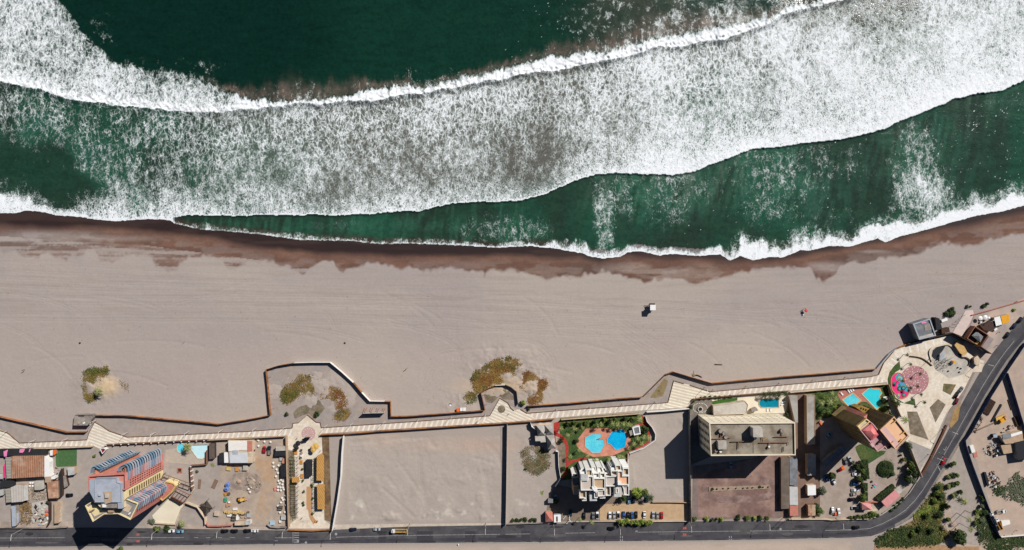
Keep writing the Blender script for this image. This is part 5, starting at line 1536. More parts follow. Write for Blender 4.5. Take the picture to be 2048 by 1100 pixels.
MB().box(CZ([(501,490)],23.2)[0],.25,7.4,23.05,23.2).build("joint",M["pipe_rust"],rf)
MB().box(CZ([(588,432)],23.8)[0],2.4,.25,23.05,23.5,.75).build("plank",M["machine_yellow"],rf)
i0=max(range(4),key=lambda i: bp[i][1]-bp[i][0])          # north-west corner
NW,NE=min(bp,key=lambda q: q[0]-q[1]),max(bp,key=lambda q: q[0]+q[1])
SW=min(bp,key=lambda q: q[0]+q[1])
k=windows(t,NE,NW,1.5,22.5,11,6,.9,.8,66,.03,mat("blind_cream",(176,160,134),var=.2))
windows(t,NW,SW,1.5,22.5,4,7,1.7,1.5,28,.06)
MB().ribbon(outset([NE,NW][::-1],.15),10.0,10.25,.3).build("ledge",M["slab_cream"],t)
t=house("annex","low pale annex with a slanting wall north of the cream block","annex",[(1426,811),(1490,801.5),(1496,809),(1493,828),(1427,830)],3.6,M["concrete_pale"],M["wall_cream"],parapet=.3,pm=M["wall_cream"])
t=pool("teal pool with cut corners on the cream terrace",Z([(543,160),(560,140),(686,138),(686,198),(560,200),(545,182)],1370,760,3.667),M["pool_teal"],world=True,rimm=M["wall_cream"])
house("pool_hut","grey pyramid topped hut beside the teal pool","hut",[(1502,818),(1512,814),(1517,821),(1504,824)],2.4,M["concrete"],M["wall_tan"])
t=thing("well","round concrete well inside a ring of white stones","well",P(1400,818))
MB().ribbon(oval(*P2(1400,818),1.35,1.35,24),0,.8,.5,True).build("rim",M["concrete_pale"],t)
MB().cyl(P2(1400,818),1.0,0,.3,20).build("water",M["glass_dark"],t)
house("carport","long brown tiled carport east of the brick forecourt","carport",[(1562,915.5),(1578.5,915),(1578.5,1017.5),(1562.5,1018)],3.2,mat("carport_roof",(116,102,90),var=.18,scale=.4,c2=(102,90,80)),M["wall_brown"])
house("shed","long grey roofed shed along the alley, north end","shed",[(1578,791.5),(1595,791),(1596,845),(1590.5,845)],3.6,M["grey_roof"],M["wall_tan"])
house("shed","long pale shed east of the alley","shed",[(1613,791),(1629.5,790),(1630,888),(1614,890)],4.2,M["grey_roof"],M["wall_tan"],parapet=.25)
house("shed","grey roofed shed in the shadow of the brown tower","shed",[(1614.5,909),(1631.5,909),(1631.5,951),(1615,951)],3.6,M["grey_roof"],M["wall_tan"])
house("shed","square white roofed shed beside the round bush","shed",[(1615,971),(1631.5,970),(1632,990),(1615.5,991)],3.4,M["white_paint"],M["wall_cream"])
t=house("shed","half brown half beige shed at the street end of the alley","shed",[(1615.5,1010),(1631,1009.5),(1631,1031),(1616,1031.5)],3.2,M["wall_tan"],M["wall_brown"])
MB().prism(PP([(1616,1010.5),(1624,1010.2),(1624,1031),(1616.3,1031.2)],3.3),3.202,3.35).build("roof_sheet",M["rust_roof"],t)
house("shed","pale grey shed row west of the alley","shed",[(1579,973),(1595.5,974),(1596,1010),(1579.5,1010)],3.2,M["pale_roof"],M["wall_tan"])
house("shed","dull blue grey shed roof in the tower's shadow west of the alley","shed",[(1579,914),(1595,912),(1595.5,972),(1579.5,970)],3.0,M["slate_roof"],M["wall_tan"])  # pale roof; the tower's shadow is put into its slate colour
house("shed","red roofed shed at the street west of the alley","shed",[(1579.5,1011),(1596,1011),(1596.5,1031),(1580,1032)],3.2,M["salmon_tile"],M["wall_tan"])
t=thing("planter","long raised planter strip in the brick forecourt","planter",P(1480,977))
MB().prism(PP([(1417,974),(1538,970),(1540,977),(1418,983)]),0,.35).build("kerb",mat("planter_soil",(158,136,118),var=.25,scale=.6),t)
# --- brown tower
def BZ(pts,z):
 return Z(pts,1650,820,11.0,z)
c=BZ([(1150,500)],33)[0]
t=thing("brown_tower","brown tower with peach, red and mauve roof terraces","tower",(c[0],c[1],0))
A=ccw(BZ([(705,355),(915,185),(1065,305),(1262,548),(1500,800),(1380,885),(1320,812),(1165,920)],31))
MB().prism(A,0,30).build("wall",M["tower_tan"],t)
MB().ribbon(inset(A,.2),30.002,30.9,.4,True).build("parapet",M["tower_lilac"],t)
MB().sheet(inset(A,.4),30.03).build("roof",M["tower_mauve"],t)
Y=ccw(BZ([(712,355),(912,192),(1000,258),(782,436)],32))
MB().prism(inset(Y,.05),30.05,31.2).build("roof_room",M["hotel_ochre"],t)
MB().ribbon(inset(Y,.25),31.202,32,.4,True).build("parapet",mat("tower_yellow",(236,204,140),var=.08),t)
MB().sheet(inset(Y,.45),31.23).build("terrace",M["wall_cream"],t)
Rd=BZ([(862,470),(1062,318),(1230,560),(1085,685)],33.2)
MB().hip(Rd,31.2,32.6,2.6).build("roof",M["tower_red"],t)
MB().prism(inset(Rd,.1),30.06,31.19).build("roof_room",M["tower_lilac"],t)
Bp=ccw(BZ([(1215,440),(1525,145),(1850,560),(1560,870)],33))
MB().prism(Bp,0,32).build("wall",M["tower_tan"],t)
MB().ribbon(inset(Bp,.2),32.002,32.9,.4,True).build("parapet",M["tower_peach"],t)
MB().sheet(inset(Bp,.4),32.03).build("roof",M["tower_peach"],t)
MB().sheet(BZ([(1225,445),(1330,362),(1640,745),(1562,855)],32.1),32.06).build("roof_strip",M["tower_lilac"],t)
for q,w,d,h,m in (((1225,700),1.6,1.0,31.6,"timber_dark"),((1160,755),1.2,.5,31.2,"timber_dark"),((1385,780),.8,.6,31.0,"tower_red"),((1415,835),1.4,.7,31.3,"steel_dark"),((1045,770),1.4,2.4,31.6,"tower_lilac")):
 MB().box(BZ([q],h)[0],w,d,30.04,h,.7).build("roof_cabinet",M[m],t)
for q,w,d,h in (((1535,260),1.9,.4,33.2),((1730,500),1.9,.4,33.2),((1680,670),1.4,.8,33.0),((1500,705),1.2,.4,32.9)):
 MB().box(BZ([q],h)[0],w,d,32.07,h,.75).build("roof_cabinet",M["gold"],t)
N=BZ([(705,355),(915,185),(935,90),(800,195)],26)
MB().prism(N,0,26).build("wing",M["hotel_pink"],t)
a,b=BZ([(1215,440),(1525,145)],33)
windows(t,b,a,2,31,3,10,1.0,1.5,30,.08)
a,b=BZ([(705,355),(1165,920)],31)
windows(t,a,b,2,29,5,10,1.0,1.4,50,.05)
t=thing("tower_podium","long tan podium wing north of the brown tower with a row of dark windows","podium",P(1700,825))
p=PP([(1712,815),(1722,812),(1790,833),(1782,842),(1742,836)],8)
MB().prism(p,0,8).build("wall",mat("podium_ochre",(150,118,58),var=.12,scale=.4),t)
for k in range(11):
 q=PP([(1722+k*4.8,816.5+k*1.55)],8)[0]
 MB().box(q,.7,1.0,8.002,8.2,-.3).build("skylight",M["glass_dark"],t)
house("podium","tan sloping podium under the shaded west face of the brown tower","podium",[(1663,829),(1684,810),(1722,832),(1706,848),(1690,842)],5,M["tower_tan"],M["tower_brown"])
t=pool("square turquoise pool on the dusky red deck",Z([(423,145),(497,98),(553,148),(478,202)],1570,760,3.667),M["pool_light"],world=True,rimm=mat("coping_gold",(214,176,110),var=.1))
t=pool("keyhole shaped turquoise pool on the dusky red deck",Z([(565,102),(620,57),(650,68),(692,70),(706,95),(686,122),(722,165),(672,213)],1570,760,3.667),mat("pool_cyan",(58,204,216),var=.08,scale=.4,rough=.1,spec=.5),world=True,rimm=MATS["coping_gold"])
house("shed","long dark shed in the tower's shadow by the parked cars","shed",[(1644,924),(1684,890.5),(1693,900),(1652,934)],3.0,M["slate_roof"],M["concrete"])
t=thing("gatehouse","pink pyramid roofed gatehouse at the tower's car park","gatehouse",P(1732,1013))
p=PP([(1724,1006.5),(1742,1007),(1743,1020),(1724.5,1020)],3.4)
MB().prism(inset(p,.4),0,3.3).build("wall",M["wall_cream"],t)
MB().pyramid(p,3.3,5.0).build("roof",M["pink_roof"],t)
t=house("pavilion","long pink roofed pavilion tilted beside the road bend","pavilion",[(1763,1003),(1790,979.5),(1801,991),(1773.5,1015.5)],3.6,M["pink_roof"],M["wall_tan"])
run("hedge_wall","pink wall behind the pink pyramid roofed gatehouse","wall",[(1722,1005),(1742,1002.5),(1753,1003)],1.4,.5,M["salmon_tile"],"wall")
# --- beach kiosks at the east end
def EZ(pts,z):
 return Z(pts,1810,590,7.857,z)
t=thing("beach_kiosk","grey square beach kiosk with a sunken roof by the plaza","kiosk",P(1848,660))
p=ccw(EZ([(125,455),(395,370),(490,640),(225,705)],6))
MB().prism(p,0,5.4).build("wall",M["slate_roof"],t)
MB().ribbon(inset(p,.3),5.402,6,.6,True).build("parapet",M["blue_grey"],t)
MB().sheet(inset(p,.6),5.44).build("roof",M["slate_roof"],t)
MB().prism(EZ([(300,470),(410,440),(425,540),(315,565)],5.6),5.442,5.6).build("roof_hatch",M["concrete"],t)
MB().prism(EZ([(250,425),(330,415),(335,440),(262,455)],5.6),5.442,5.7).build("roof_hatch",M["pink_tarp"],t)
MB().prism(EZ([(228,655),(470,590),(482,638),(228,698)],5.6),5.442,5.55).build("roof_strip",M["concrete_pale"],t)
house("beach_hut","black roofed narrow hut beside the grey square kiosk","hut",[(1870,634),(1879,637),(1884.5,657),(1873,661)],3.4,M["dark_tarp"],M["steel_dark"])
house("beach_hut","low dark hut on the plaza wall east of the grey kiosk","hut",[(1883,658),(1898,654),(1900,664),(1884,668)],2.6,M["timber_dark"],M["timber_dark"])
tag(MB().box(P2(1888,640),3.6,1.6,.05,.6,.35).build("rowing_boat",M["white_paint"]),"small white boat shaped lump on the sand beside the black hut","boat")
t=thing("ruined_kiosk","roofless dark kiosk shell with a grey pyramid inside","kiosk",P(1956,674))
p=ccw(EZ([(1100,488),(1318,628),(1190,828),(972,682)],4))
MB().ribbon(inset(p,.2),0,4,.35,True).build("wall",mat("kiosk_rim",(150,104,82),var=.2),t)
MB().sheet(inset(p,.3),.2).build("floor",M["dark_tarp"],t)
MB().pyramid(EZ([(1060,640),(1150,560),(1245,650),(1195,745)],3),2.4,3.4).build("roof",M["slate_roof"],t)
MB().box(EZ([(1120,770)],1)[0],3.0,1.6,.25,1.2,.6).build("counter",M["gold"],t)
t=house("beach_kiosk","kiosk with a pale blue and a yellow roof half near the right edge","kiosk",[(1988.5,635),(2017.5,628),(2020,643),(2005,649.5),(1992.5,652.5)],3.2,M["blue_grey"],M["wall_tan"])
MB().prism(EZ([(1505,330),(1632,300),(1652,415),(1535,462)],3.4),3.202,3.4).build("awning",M["machine_yellow"],t)
MB().prism(EZ([(1402,356),(1490,333),(1528,460),(1432,488)],3.4),3.202,3.36).build("roof_sheet",M["white_paint"],t)
t=house("shade_roof","brown shade cloth between the pale blue kiosk and the ruined shell","shade cloth",[(1960,651),(1988,640),(1992,655),(1984,664),(1968,660)],2.6,mat("cloth_brown",(74,54,48),var=.25,scale=.8),M["timber_dark"])
house("shed","dull mauve slab roofed shed beside the ruined kiosk","shed",[(1978,672),(1988,678),(1970,704),(1961,697)],2.6,mat("mauve_slab",(150,136,134),var=.14),M["wall_tan"])
house("gate_block","mustard walled terrace block behind the skate area","block",[(1909,690),(1917,681),(1928,692),(1935,705),(1928,712),(1920,706)],2.0,mat("mustard_block",(196,160,104),var=.15),M["wall_tan"])
house("gate_block","pale square block at the plaza's road corner","block",[(1948,716),(1955,711),(1960,718),(1958,733),(1949,728)],2.4,M["wall_cream"],M["wall_tan"])
t=house("depot_office","white and grey roofed depot office","office",Z([(690,770),(830,735),(990,700),(1000,740),(1010,860),(760,880)],1900,760,6.878,3.4),3.4,M["wall_tan"],M["wall_cream"],world=True)
MB().prism(Z([(715,750),(830,728),(840,795),(725,815)],1900,760,6.878,3.5),3.402,3.7).build("roof_sheet",M["slate_roof"],t)
MB().prism(Z([(835,745),(985,702),(990,735),(842,782)],1900,760,6.878,3.5),3.402,3.65).build("roof_sheet",M["white_paint"],t)
house("shed","tan roofed depot shed south of the white and grey office","shed",Z([(700,900),(870,880),(905,990),(740,1020)],1900,760,6.878,2.4),2.4,M["wall_tan"],M["wall_tan"],world=True)
house("depot_hall","dark roofed depot hall cut by the right edge","hall",[(2030,885),(2060,878),(2066,916),(2036,920)],4.0,M["steel_dark"],M["concrete"])
# ------------------------------------------------------------ plants
def leaf_cloud(n,seed,rx=1.0,rz=.8,size=.22,lumps=7,low=0.0,core=True):
 """crown of small leaf cards gathered in lumps, unit radius, base at z = 0"""
 r=random.Random(seed)
 mb=MB()
 cs=[]
 for i in range(lumps):
  a,q=r.uniform(0,6.283),r.uniform(.2,.72) if i else 0
  cs.append((q*math.cos(a)*rx,q*math.sin(a)*rx,rz*r.uniform(.45,.95),r.uniform(.32,.55)))
 for i in range(n):
  c=r.choice(cs)
  d=Vector((r.gauss(0,1),r.gauss(0,1),r.gauss(0,.8))).normalized()
  p=Vector(c[:3])+d*c[3]*(r.random()**.35)
  if p.z<low:
   p.z=low+r.random()*.1
  nrm=(d+Vector((0,0,r.uniform(.2,1.2)))).normalized()
  a=nrm.orthogonal().normalized()
  b=nrm.cross(a)
  t=r.uniform(0,6.283)
  a,b=a*math.cos(t)+b*math.sin(t),b*math.cos(t)-a*math.sin(t)
  s=size*r.uniform(.5,1.25)
  mb.add([p-a*s,p-b*s*.6,p+a*s,p+b*s*.6],[(0,1,2,3)])
 return mb
def frond_crown(seed,n=22,L=1.0,drop=.5):
 """palm crown: arching fronds with leaflet teeth"""
 r=random.Random(seed)
 mb=MB()
 for i in range(n):
  a=6.283*i/n+r.uniform(-.2,.2)
  up=r.uniform(-.1,1.0)
  ln=L*r.uniform(.75,1.05)
  u=Vector((math.cos(a),math.sin(a),0))
  s=Vector((-math.sin(a),math.cos(a),0))
  pts=[]
  for k in range(7):
   f=k/6
   pts.append(u*ln*f*(1-.12*up)+Vector((0,0,ln*(up*.55*f-(drop+.25*up)*f*f))))
  for k in range(6):
   w=ln*.19*(1.15-k/6)*(1 if k else .5)
   for sg in (-1,1):
    p0,p1=pts[k],pts[k+1]
    tip=p0*.25+p1*.75+s*sg*w+Vector((0,0,-w*.45))
    tip2=p1+(p1-p0)*.35+s*sg*w*.8+Vector((0,0,-w*.4))
    mb.add([p0,p0*.4+p1*.6,tip],[(0,1,2)])
    mb.add([p0*.5+p1*.5,p1,tip2],[(0,1,2)])
 return mb
palm_n=0
for v in range(3):
 t=thing("palm_tree","palm","palm tree")
 MB().tube([(0,0,0),(.05,.02,.5),(0,0,1.0)],.032,7,.024).build("trunk",M["trunk"],t)
 mb=frond_crown(40+v,20+3*v,.5,.5)
 mb.v=[(x,y,z+1.0) for x,y,z in mb.v]
 mb.build("crown",M["leaf_palm"],t)
 proto("palm%d" % v,t)
for v in range(3):
 t=thing("tree","tree","tree")
 MB().tube([(0,0,0),(.03,0,.45)],.09,7,.05).build("trunk",M["trunk"],t)
 mb=leaf_cloud(900,60+v,.95,.85,.13,11,.25)
 mb.build("crown",M["leaf_mid"],t)
 proto("tree%d" % v,t)
for v in range(3):
 o=leaf_cloud(420,80+v,.9,.75,.17,7).build("shrub",M["leaf_mid"],None,top=True)
 tag(o,"shrub","shrub")
 first_mesh_proto("shrub%d" % v,o)
 o=frond_crown(90+v,16,1.0,.25).build("yucca",M["leaf_palm"],None,top=True)
 tag(o,"plant","plant")
 first_mesh_proto("yucca%d" % v,o)
rnd=random.Random(17)
def palm(px,py,h,rad,label,group=None,m="leaf_palm",base=False):
 """px, py: where the crown stands in the picture (base=True: the foot)"""
 global palm_n
 palm_n+=1
 loc=P(px,py,0 if base else h)
 loc.z=0
 k=rad/.5
 r=place("palm%d" % (palm_n % 3),loc,rnd.uniform(0,6.28),label,group,(k,k,h),{"crown": M[m]})
 for c in kids(r):
  if c.name.startswith("crown"):
   c.scale=(1,1,k/h)
   c.location=(0,0,1.0-k/h)
  else:
   c.scale=(.9*.35/(.032*k)/1.0*.5,.9*.35/(.032*k)*.5,1)
 return r
def tree(px,py,rad,h,label,group=None,m="leaf_mid",base=False):
 global palm_n
 palm_n+=1
 loc=P(px,py,0 if base else h*.6)
 loc.z=0
 return place("tree%d" % (palm_n % 3),loc,rnd.uniform(0,6.28),label,group,(rad,rad,h),{"crown": M[m]})
def shrub(px,py,rad,h,label,group=None,m="leaf_mid",kind="shrub",z=0):
 global palm_n
 palm_n+=1
 loc=P(px,py,z)
 return place("%s%d" % (kind,palm_n % 3),loc,rnd.uniform(0,6.28),label,group,(rad,rad,h),{kind: M[m]})
def cover(name,label,poly,n,m,size=.4,hgt=.5,seed=1,thresh=.42,nscale=12,z0=0.0,zf=None):
 r=random.Random(seed)
 xs_,ys_=[p[0] for p in poly],[p[1] for p in poly]
 mb=MB()
 if m in (M["dune_green"],M["dune_ochre"],M["dune_rust"],M["weed_green"]):
  n,size,thresh=int(n*2.3),size*.64,thresh-(.07 if m is not M["weed_green"] else 0)
 k=tries=0
 while k<n and tries<n*14:
  tries+=1
  x,y=r.uniform(min(xs_),max(xs_)),r.uniform(min(ys_),max(ys_))
  if not inpoly1(x,y,poly):
   continue
  if mnoise.noise(Vector((x/nscale,y/nscale,seed*3.1)))*.5+.5+r.uniform(-.12,.12)<thresh:
   continue
  c=P(x+r.gauss(0,2.2),y+r.gauss(0,2.2),0)
  zz=z0+hgt*.7*(r.random()*.7+.3*(mnoise.noise(Vector((x/5,y/5,seed)))+.6))
  a=r.uniform(0,6.283)
  s=size*r.uniform(.5,1.3)
  u=Vector((math.cos(a),math.sin(a),r.uniform(-.5,.5)))
  w=Vector((-math.sin(a),math.cos(a),r.uniform(-.5,.5)))
  c.z=zz
  mb.add([c-u*s,c-w*s*.7,c+u*s,c+w*s*.7],[(0,1,2,3)])
  k+=1
 o=mb.build(name,m,None,top=True)
 return tag(o,label,None,None,"stuff")
cover("ground_cover","green and ochre dune plants round the lone beach palm",[(168,745),(178,738),(192,735),(203,738),(215,732),(218,745),(212,752),(200,750),(190,762),(185,778),(190,792),(182,803),(174,802),(168,785),(167,765)],1500,M["dune_green"],.45,.6,2,.36,9,.2)
cover("ground_cover","ochre dune plants on the crest beside the lone beach palm",[(180,752),(200,745),(206,755),(196,772),(186,785),(194,800),(182,800),(178,775)],500,M["dune_ochre"],.4,.4,3,.42,7,.25)
cover("ground_cover","sparse straw plants east of the lone beach palm",[(236,757),(246,758),(258,768),(256,782),(250,782),(240,768)],60,M["dune_ochre"],.35,.3,4,.45,6,.05)
cover("ground_cover","ochre creeping dune plants in the hoarded enclosure, west half",[(562,790),(570,772),(590,758),(600,750),(620,752),(626,764),(626,790),(612,794),(604,785),(590,798),(576,808),(566,804)],1500,M["dune_ochre"],.42,.5,5,.46,9,.1)
cover("ground_cover","green creeping dune plants in the hoarded enclosure",[(563,785),(572,774),(590,776),(604,782),(612,770),(626,770),(626,786),(612,780),(592,792),(572,808),(564,800)],900,M["dune_green"],.42,.5,6,.46,7,.2)
cover("ground_cover","rust brown creeping dune plants in the hoarded enclosure, east half",[(628,772),(645,770),(662,774),(680,780),(692,795),(694,808),(682,818),(674,818),(670,800),(656,796),(646,796),(640,786),(628,788)],1300,M["dune_rust"],.42,.5,7,.42,8,.1)
cover("ground_cover","ochre plants at the south tip of the hoarded enclosure",[(670,828),(684,818),(698,818),(701,828),(690,838),(676,840),(668,836)],420,M["dune_ochre"],.42,.45,8,.4,8,.1)
cover("ground_cover","sparse straw plants on the enclosure's dune crest",[(598,752),(625,748),(650,758),(680,776),(690,790),(650,772),(600,765)],130,M["dune_ochre"],.35,.25,9,.5,6,.1)
cover("ground_cover","large ochre dune plant mound outside the hoarding",[(943,756),(952,742),(975,728),(1000,716),(1018,713),(1038,720),(1043,735),(1030,748),(1018,752),(1000,768),(978,772),(958,786),(950,780)],3600,M["dune_ochre"],.45,.7,10,.38,9,.2)
cover("ground_cover","rust tinted band of the large dune plant mound",[(955,765),(975,748),(1005,735),(1020,730),(1022,745),(1000,762),(975,772)],1200,M["dune_rust"],.42,.7,11,.44,8,.3)
cover("ground_cover","rust coloured dune plants east of the hoarding's round bulge",[(1046,748),(1056,742),(1068,750),(1080,762),(1092,758),(1094,770),(1084,782),(1083,806),(1064,808),(1056,800),(1066,788),(1050,778),(1040,776),(1050,765)],2200,M["dune_rust"],.45,.6,12,.38,9,.2)
cover("ground_cover","olive dune plants between hoarding and orange crate",[(926,796),(938,784),(952,786),(954,798),(946,806),(930,808)],420,M["dune_green"],.4,.45,13,.42,7,.25)
cover("ground_cover","green brown weeds of the sandy lot",[(1042,905),(1055,894),(1078,892),(1098,905),(1106,918),(1096,935),(1074,950),(1058,945),(1048,930)],2300,M["weed_green"],.38,.16,14,.44,15,.02)
cover("ground_cover","dead tangle of brown weeds beside the junk yard",[(38,1010),(52,1003),(62,1006),(62,1030),(60,1046),(40,1044)],700,mat("dead_weed",(140,112,78),var=.4,scale=.8,c2=(110,92,62),s2=.3),.4,.9,15,.36,7,.05)
cover("ground_cover","grey green scrub in the east part of the depot",[(2000,985),(2020,960),(2034,942),(2040,955),(2060,960),(2060,1015),(2030,1000),(2010,995)],1300,M["leaf_grey"],.5,.8,16,.36,10,.05)
cover("ground_cover","green scrub by the junk pile of the depot",[(1984,975),(1996,965),(2008,975),(2006,990),(1990,988)],260,M["leaf_dark"],.45,.8,17,.36,7,.05)
cover("ground_cover","dark grass at the depot's south corner",[(1950,1020),(1972,1020),(1990,1062),(2000,1076),(2060,1074),(2060,1110),(1980,1110),(1958,1080)],3200,M["leaf_dark"],.5,.4,18,.34,12,.05)
cover("ground_cover","green hedges and ground plants filling the inside of the road bend",[(1842,1012),(1862,990),(1872,968),(1884,965),(1890,1000),(1885,1030),(1880,1045),(1900,1068),(1880,1088),(1850,1090),(1760,1092),(1750,1084),(1790,1060),(1815,1052),(1826,1040)],4600,mat("leaf_bend",(76,84,40),var=.5,scale=1.0,c2=(112,102,56),s2=.14),.5,.8,19,.50,9,.05)
cover("ground_cover","dark clipped planting south of the road bend",[(1750,1078),(1780,1060),(1812,1054),(1862,1058),(1864,1086),(1800,1092),(1756,1090)],2600,M["leaf_dark"],.5,1.1,20,.3,12,.05)
cover("ground_cover","bright green planting on the road bend's inner edge",[(1845,1014),(1866,1000),(1888,1006),(1886,1020),(1862,1018),(1850,1028),(1826,1036)],1100,M["leaf_bright"],.45,.6,21,.36,9,.05)
cover("ground_cover","low weeds along the garden wall of the white apartments",[(1122,846),(1280,832),(1284,838),(1200,850),(1124,856)],900,M["leaf_mid"],.35,.35,22,.5,7,.06)
cover("ground_cover","dry plants in the plaza's west planted strip",[(578,903),(588,903),(591,1036),(581,1040)],240,M["leaf_mid"],.3,.4,23,.55,6,.08)
sheet("ground",PP([(586,826),(595,815),(638,800),(650,816),(640,830),(630,838),(617,827),(602,832),(590,838)]),.06,M["bed_soil"],"brown gravel bed with shrubs in the hoarded enclosure")
sheet("ground",PP([(968,790),(975,782),(995,775),(1012,775),(1026,788),(1030,800),(1006,798),(1000,792),(984,806),(972,804)]),.10,M["bed_soil"],"brown green gravel garden inside the hoarding's round bulge")
sheet("ground",PP([(1300,795),(1328,757),(1336,762),(1332,775),(1326,792),(1310,796)]),.06,mat("bed_straw",(136,118,84),var=.3,scale=.5),"straw coloured gravel garden with one plant")
MB_=MB(); MB_.cyl(P2(1003,818),2.25,0,.22,24); struct("ground",MB_,M["bed_soil"],"round planted bed in the banded promenade square")
for x,y,r_,l in ((607,817,1.7,"shrub in the brown gravel bed of the enclosure, near its north edge"),(594,827,1.5,"shrub at the west end of the enclosure's gravel bed"),(646,817,1.4,"shrub at the east end of the enclosure's gravel bed"),(632,814,1.2,"small dark shrub in the middle of the enclosure's gravel bed")):
 shrub(x,y,r_,1.6,l,"shrubs of the gravel bed","leaf_palm","yucca")
shrub(633,827,2.2,2.2,"largest dark round shrub in the enclosure's gravel bed","shrubs of the gravel bed","leaf_dark")
shrub(574,828,1.5,1.8,"lone dark bush on the sand west of the gravel bed",None,"leaf_dark")
shrub(979,793,1.6,1.7,"spiky plant at the west side of the hoarding's round garden","plants of the round garden","leaf_palm","yucca")
shrub(1007,783,1.5,1.7,"spiky plant at the north side of the hoarding's round garden","plants of the round garden","leaf_palm","yucca")
shrub(1003,818,1.4,1.6,"spiky plant in the round bed of the banded square",None,"leaf_palm","yucca",.2)
shrub(1318,782,1.4,1.5,"single plant in the straw coloured gravel garden",None,"leaf_mid","yucca")
tree(1046,806,2.0,2.6,"bright green bush at the end of the hoarding beside the banded square",None,"leaf_bright",True)
shrub(1057,817,1.3,1.5,"small dark bush below the bright green bush at the banded square",None,"leaf_dark")
palm(195,784,5.0,3.6,"lone palm standing in the dune plants of the west beach")
palm(373,896,5.5,3.4,"palm between the two blue pools of the hotel")
palm(362,1049,4.0,3.0,"broad palm at the street by the white and the pale blue parked cars")
shrub(425,930,2.2,1.6,"light green spiky plant at the corner of the hotel yard wall",None,"leaf_bright","yucca")
shrub(396,942,1.2,1.2,"small plant against the hotel yard wall",None,"leaf_mid")
shrub(243,1098,2.3,2.2,"bush at the bottom edge south of the road in line with the hotel",None,"leaf_mid")
shrub(316,1056,2.4,2.0,"green hedge bush at the street below the cream terrace, left one","street bushes below the terrace","leaf_mid")
shrub(333,1056,2.6,2.0,"green hedge bush at the street below the cream terrace, right one","street bushes below the terrace","leaf_dark")
shrub(305,1043,2.4,1.6,"dry brown bush left of the cream terrace",None,"leaf_grey")
shrub(190,911,1.2,1.4,"small bush on the hotel lot beside the red porch",None,"leaf_mid")
gp=[(1122,858,"at the garden's north west corner by the red path",5,2.1),(1149,858,"second from the west on the lawn",5,2.1),(1165,856,"on the lawn north of the light pool",4.6,1.7),(1135,871,"beside the curve of the red path",4.6,1.9),
      (1197,853,"at the north edge of the deck",5,1.9),(1202,850,"north east of the light pool",5.4,2.0),(1158,901,"at the deck's south west corner",4,1.9),(1175,913,"where the red path meets the deck",4,1.7),(1140,914,"beside the fork of the red path",4.4,1.9),
      (1191,923,"in front of the white apartments' north face",6,2.4),(1219,921,"touching the gap in the white apartments' north face",6,2.4),(1238,914,"at the lawn's south east end",4.6,2.0),(1246,918,"at the corner of the white garden wall",4.6,2.2),
      (1225,848,"west one of the palm row over the deep blue pool",6,2.2),(1235,850,"second of the palm row over the deep blue pool",6,2.3),(1246,849,"third of the palm row over the deep blue pool",6,2.2),(1256,850,"east one of the palm row over the deep blue pool",6,2.3),(1262,852,"beside the white pavilion's north side",5,2.0),
      (1279,841,"at the red path's north east corner",6,2.8),(1275,878,"south of the white pavilion, west one",5,2.3),(1287,876,"south of the white pavilion, middle one",5,2.3),(1296,877,"south of the white pavilion, east one",5,2.2),(1268,889,"by the red path south of the pavilion",5,2.1),(1283,888,"against the curved white wall",5,2.2)]
for x,y,l,h,r_ in gp:
 palm(x,y,h,r_,"garden palm "+l,"palms of the pool garden")
tree(1291,861,3.0,4.5,"round dark tree between the white pavilion and the curved wall",None,"leaf_dark")
tree(1153,882,1.7,2.6,"dark bush touching the west tip of the salmon deck",None,"leaf_dark")
tree(1121,882,1.7,2.4,"dark round bush in the bare bed beside the red path",None,"leaf_dark")
tree(1128,938,1.9,2.6,"dark bush at the south end of the bare bed",None,"leaf_dark")
tree(1140,938,1.9,2.6,"leafy bush in the angle of the red paths",None,"leaf_mid")
for i,(x,y,r_) in enumerate(((1135,846,2.0),(1148,843,1.9),(1160,847,1.6),(1172,846,2.0),(1188,843,1.6),(1208,838,1.6),(1218,841,1.8),(1230,838,1.9),(1250,836,1.7),(1264,838,1.8))):
 tree(x,y,r_*.9,3.4,"dark shrub of the row along the pool garden's promenade wall, %s from the west" % ORD[i],"shrubs along the garden wall","leaf_mid" if i % 2 else "leaf_dark",True)
tree(1273,983,4.2,6.0,"big bright tree beside the white apartments' south east corner",None,"leaf_bright")
tree(1288,987,3.2,5.5,"smaller bright tree next to the big one by the parked cars",None,"leaf_mid")
tree(1246,998,2.4,4.6,"dark tree shading the car park below the white apartments",None,"leaf_dark")
palm(1301,996,6,2.8,"palm leaning over the dark parked car at the bare lot's wall",None,"leaf_dark")
for i in range(9):
 tree(1238+i*7.6,1041+(i % 2)*2.5,1.9,3.6,"bright leafy street tree in the row by the car park, %s from the left" % ORD[i],"street trees by the car park","leaf_bright",True)
palm(1160,1041,5,1.7,"small street palm beside the white tent by the gateway")
palm(1184,1046,6,1.9,"small street palm with a long shadow on the road")
tree(1113,1003,2.2,3,"dark bush in the shade west of the white apartments",None,"leaf_dark")
shrub(1084,985,2.0,2.0,"lone yellow green bush on the sandy lot",None,"leaf_bright","yucca")
shrub(1051,938,1.0,1.0,"tiny dark bush on the sandy lot",None,"leaf_dark")
for i,(x,r_) in enumerate(((1025,1.5),(1034,1.6),(1042,1.4),(1049,1.9),(1062,1.6),(1070,1.6))):
 shrub(x,1039,r_,1.6,"dark hedge bush behind the low street wall, %s from the left" % ORD[i],"hedge bushes of the sandy lot","leaf_dark")
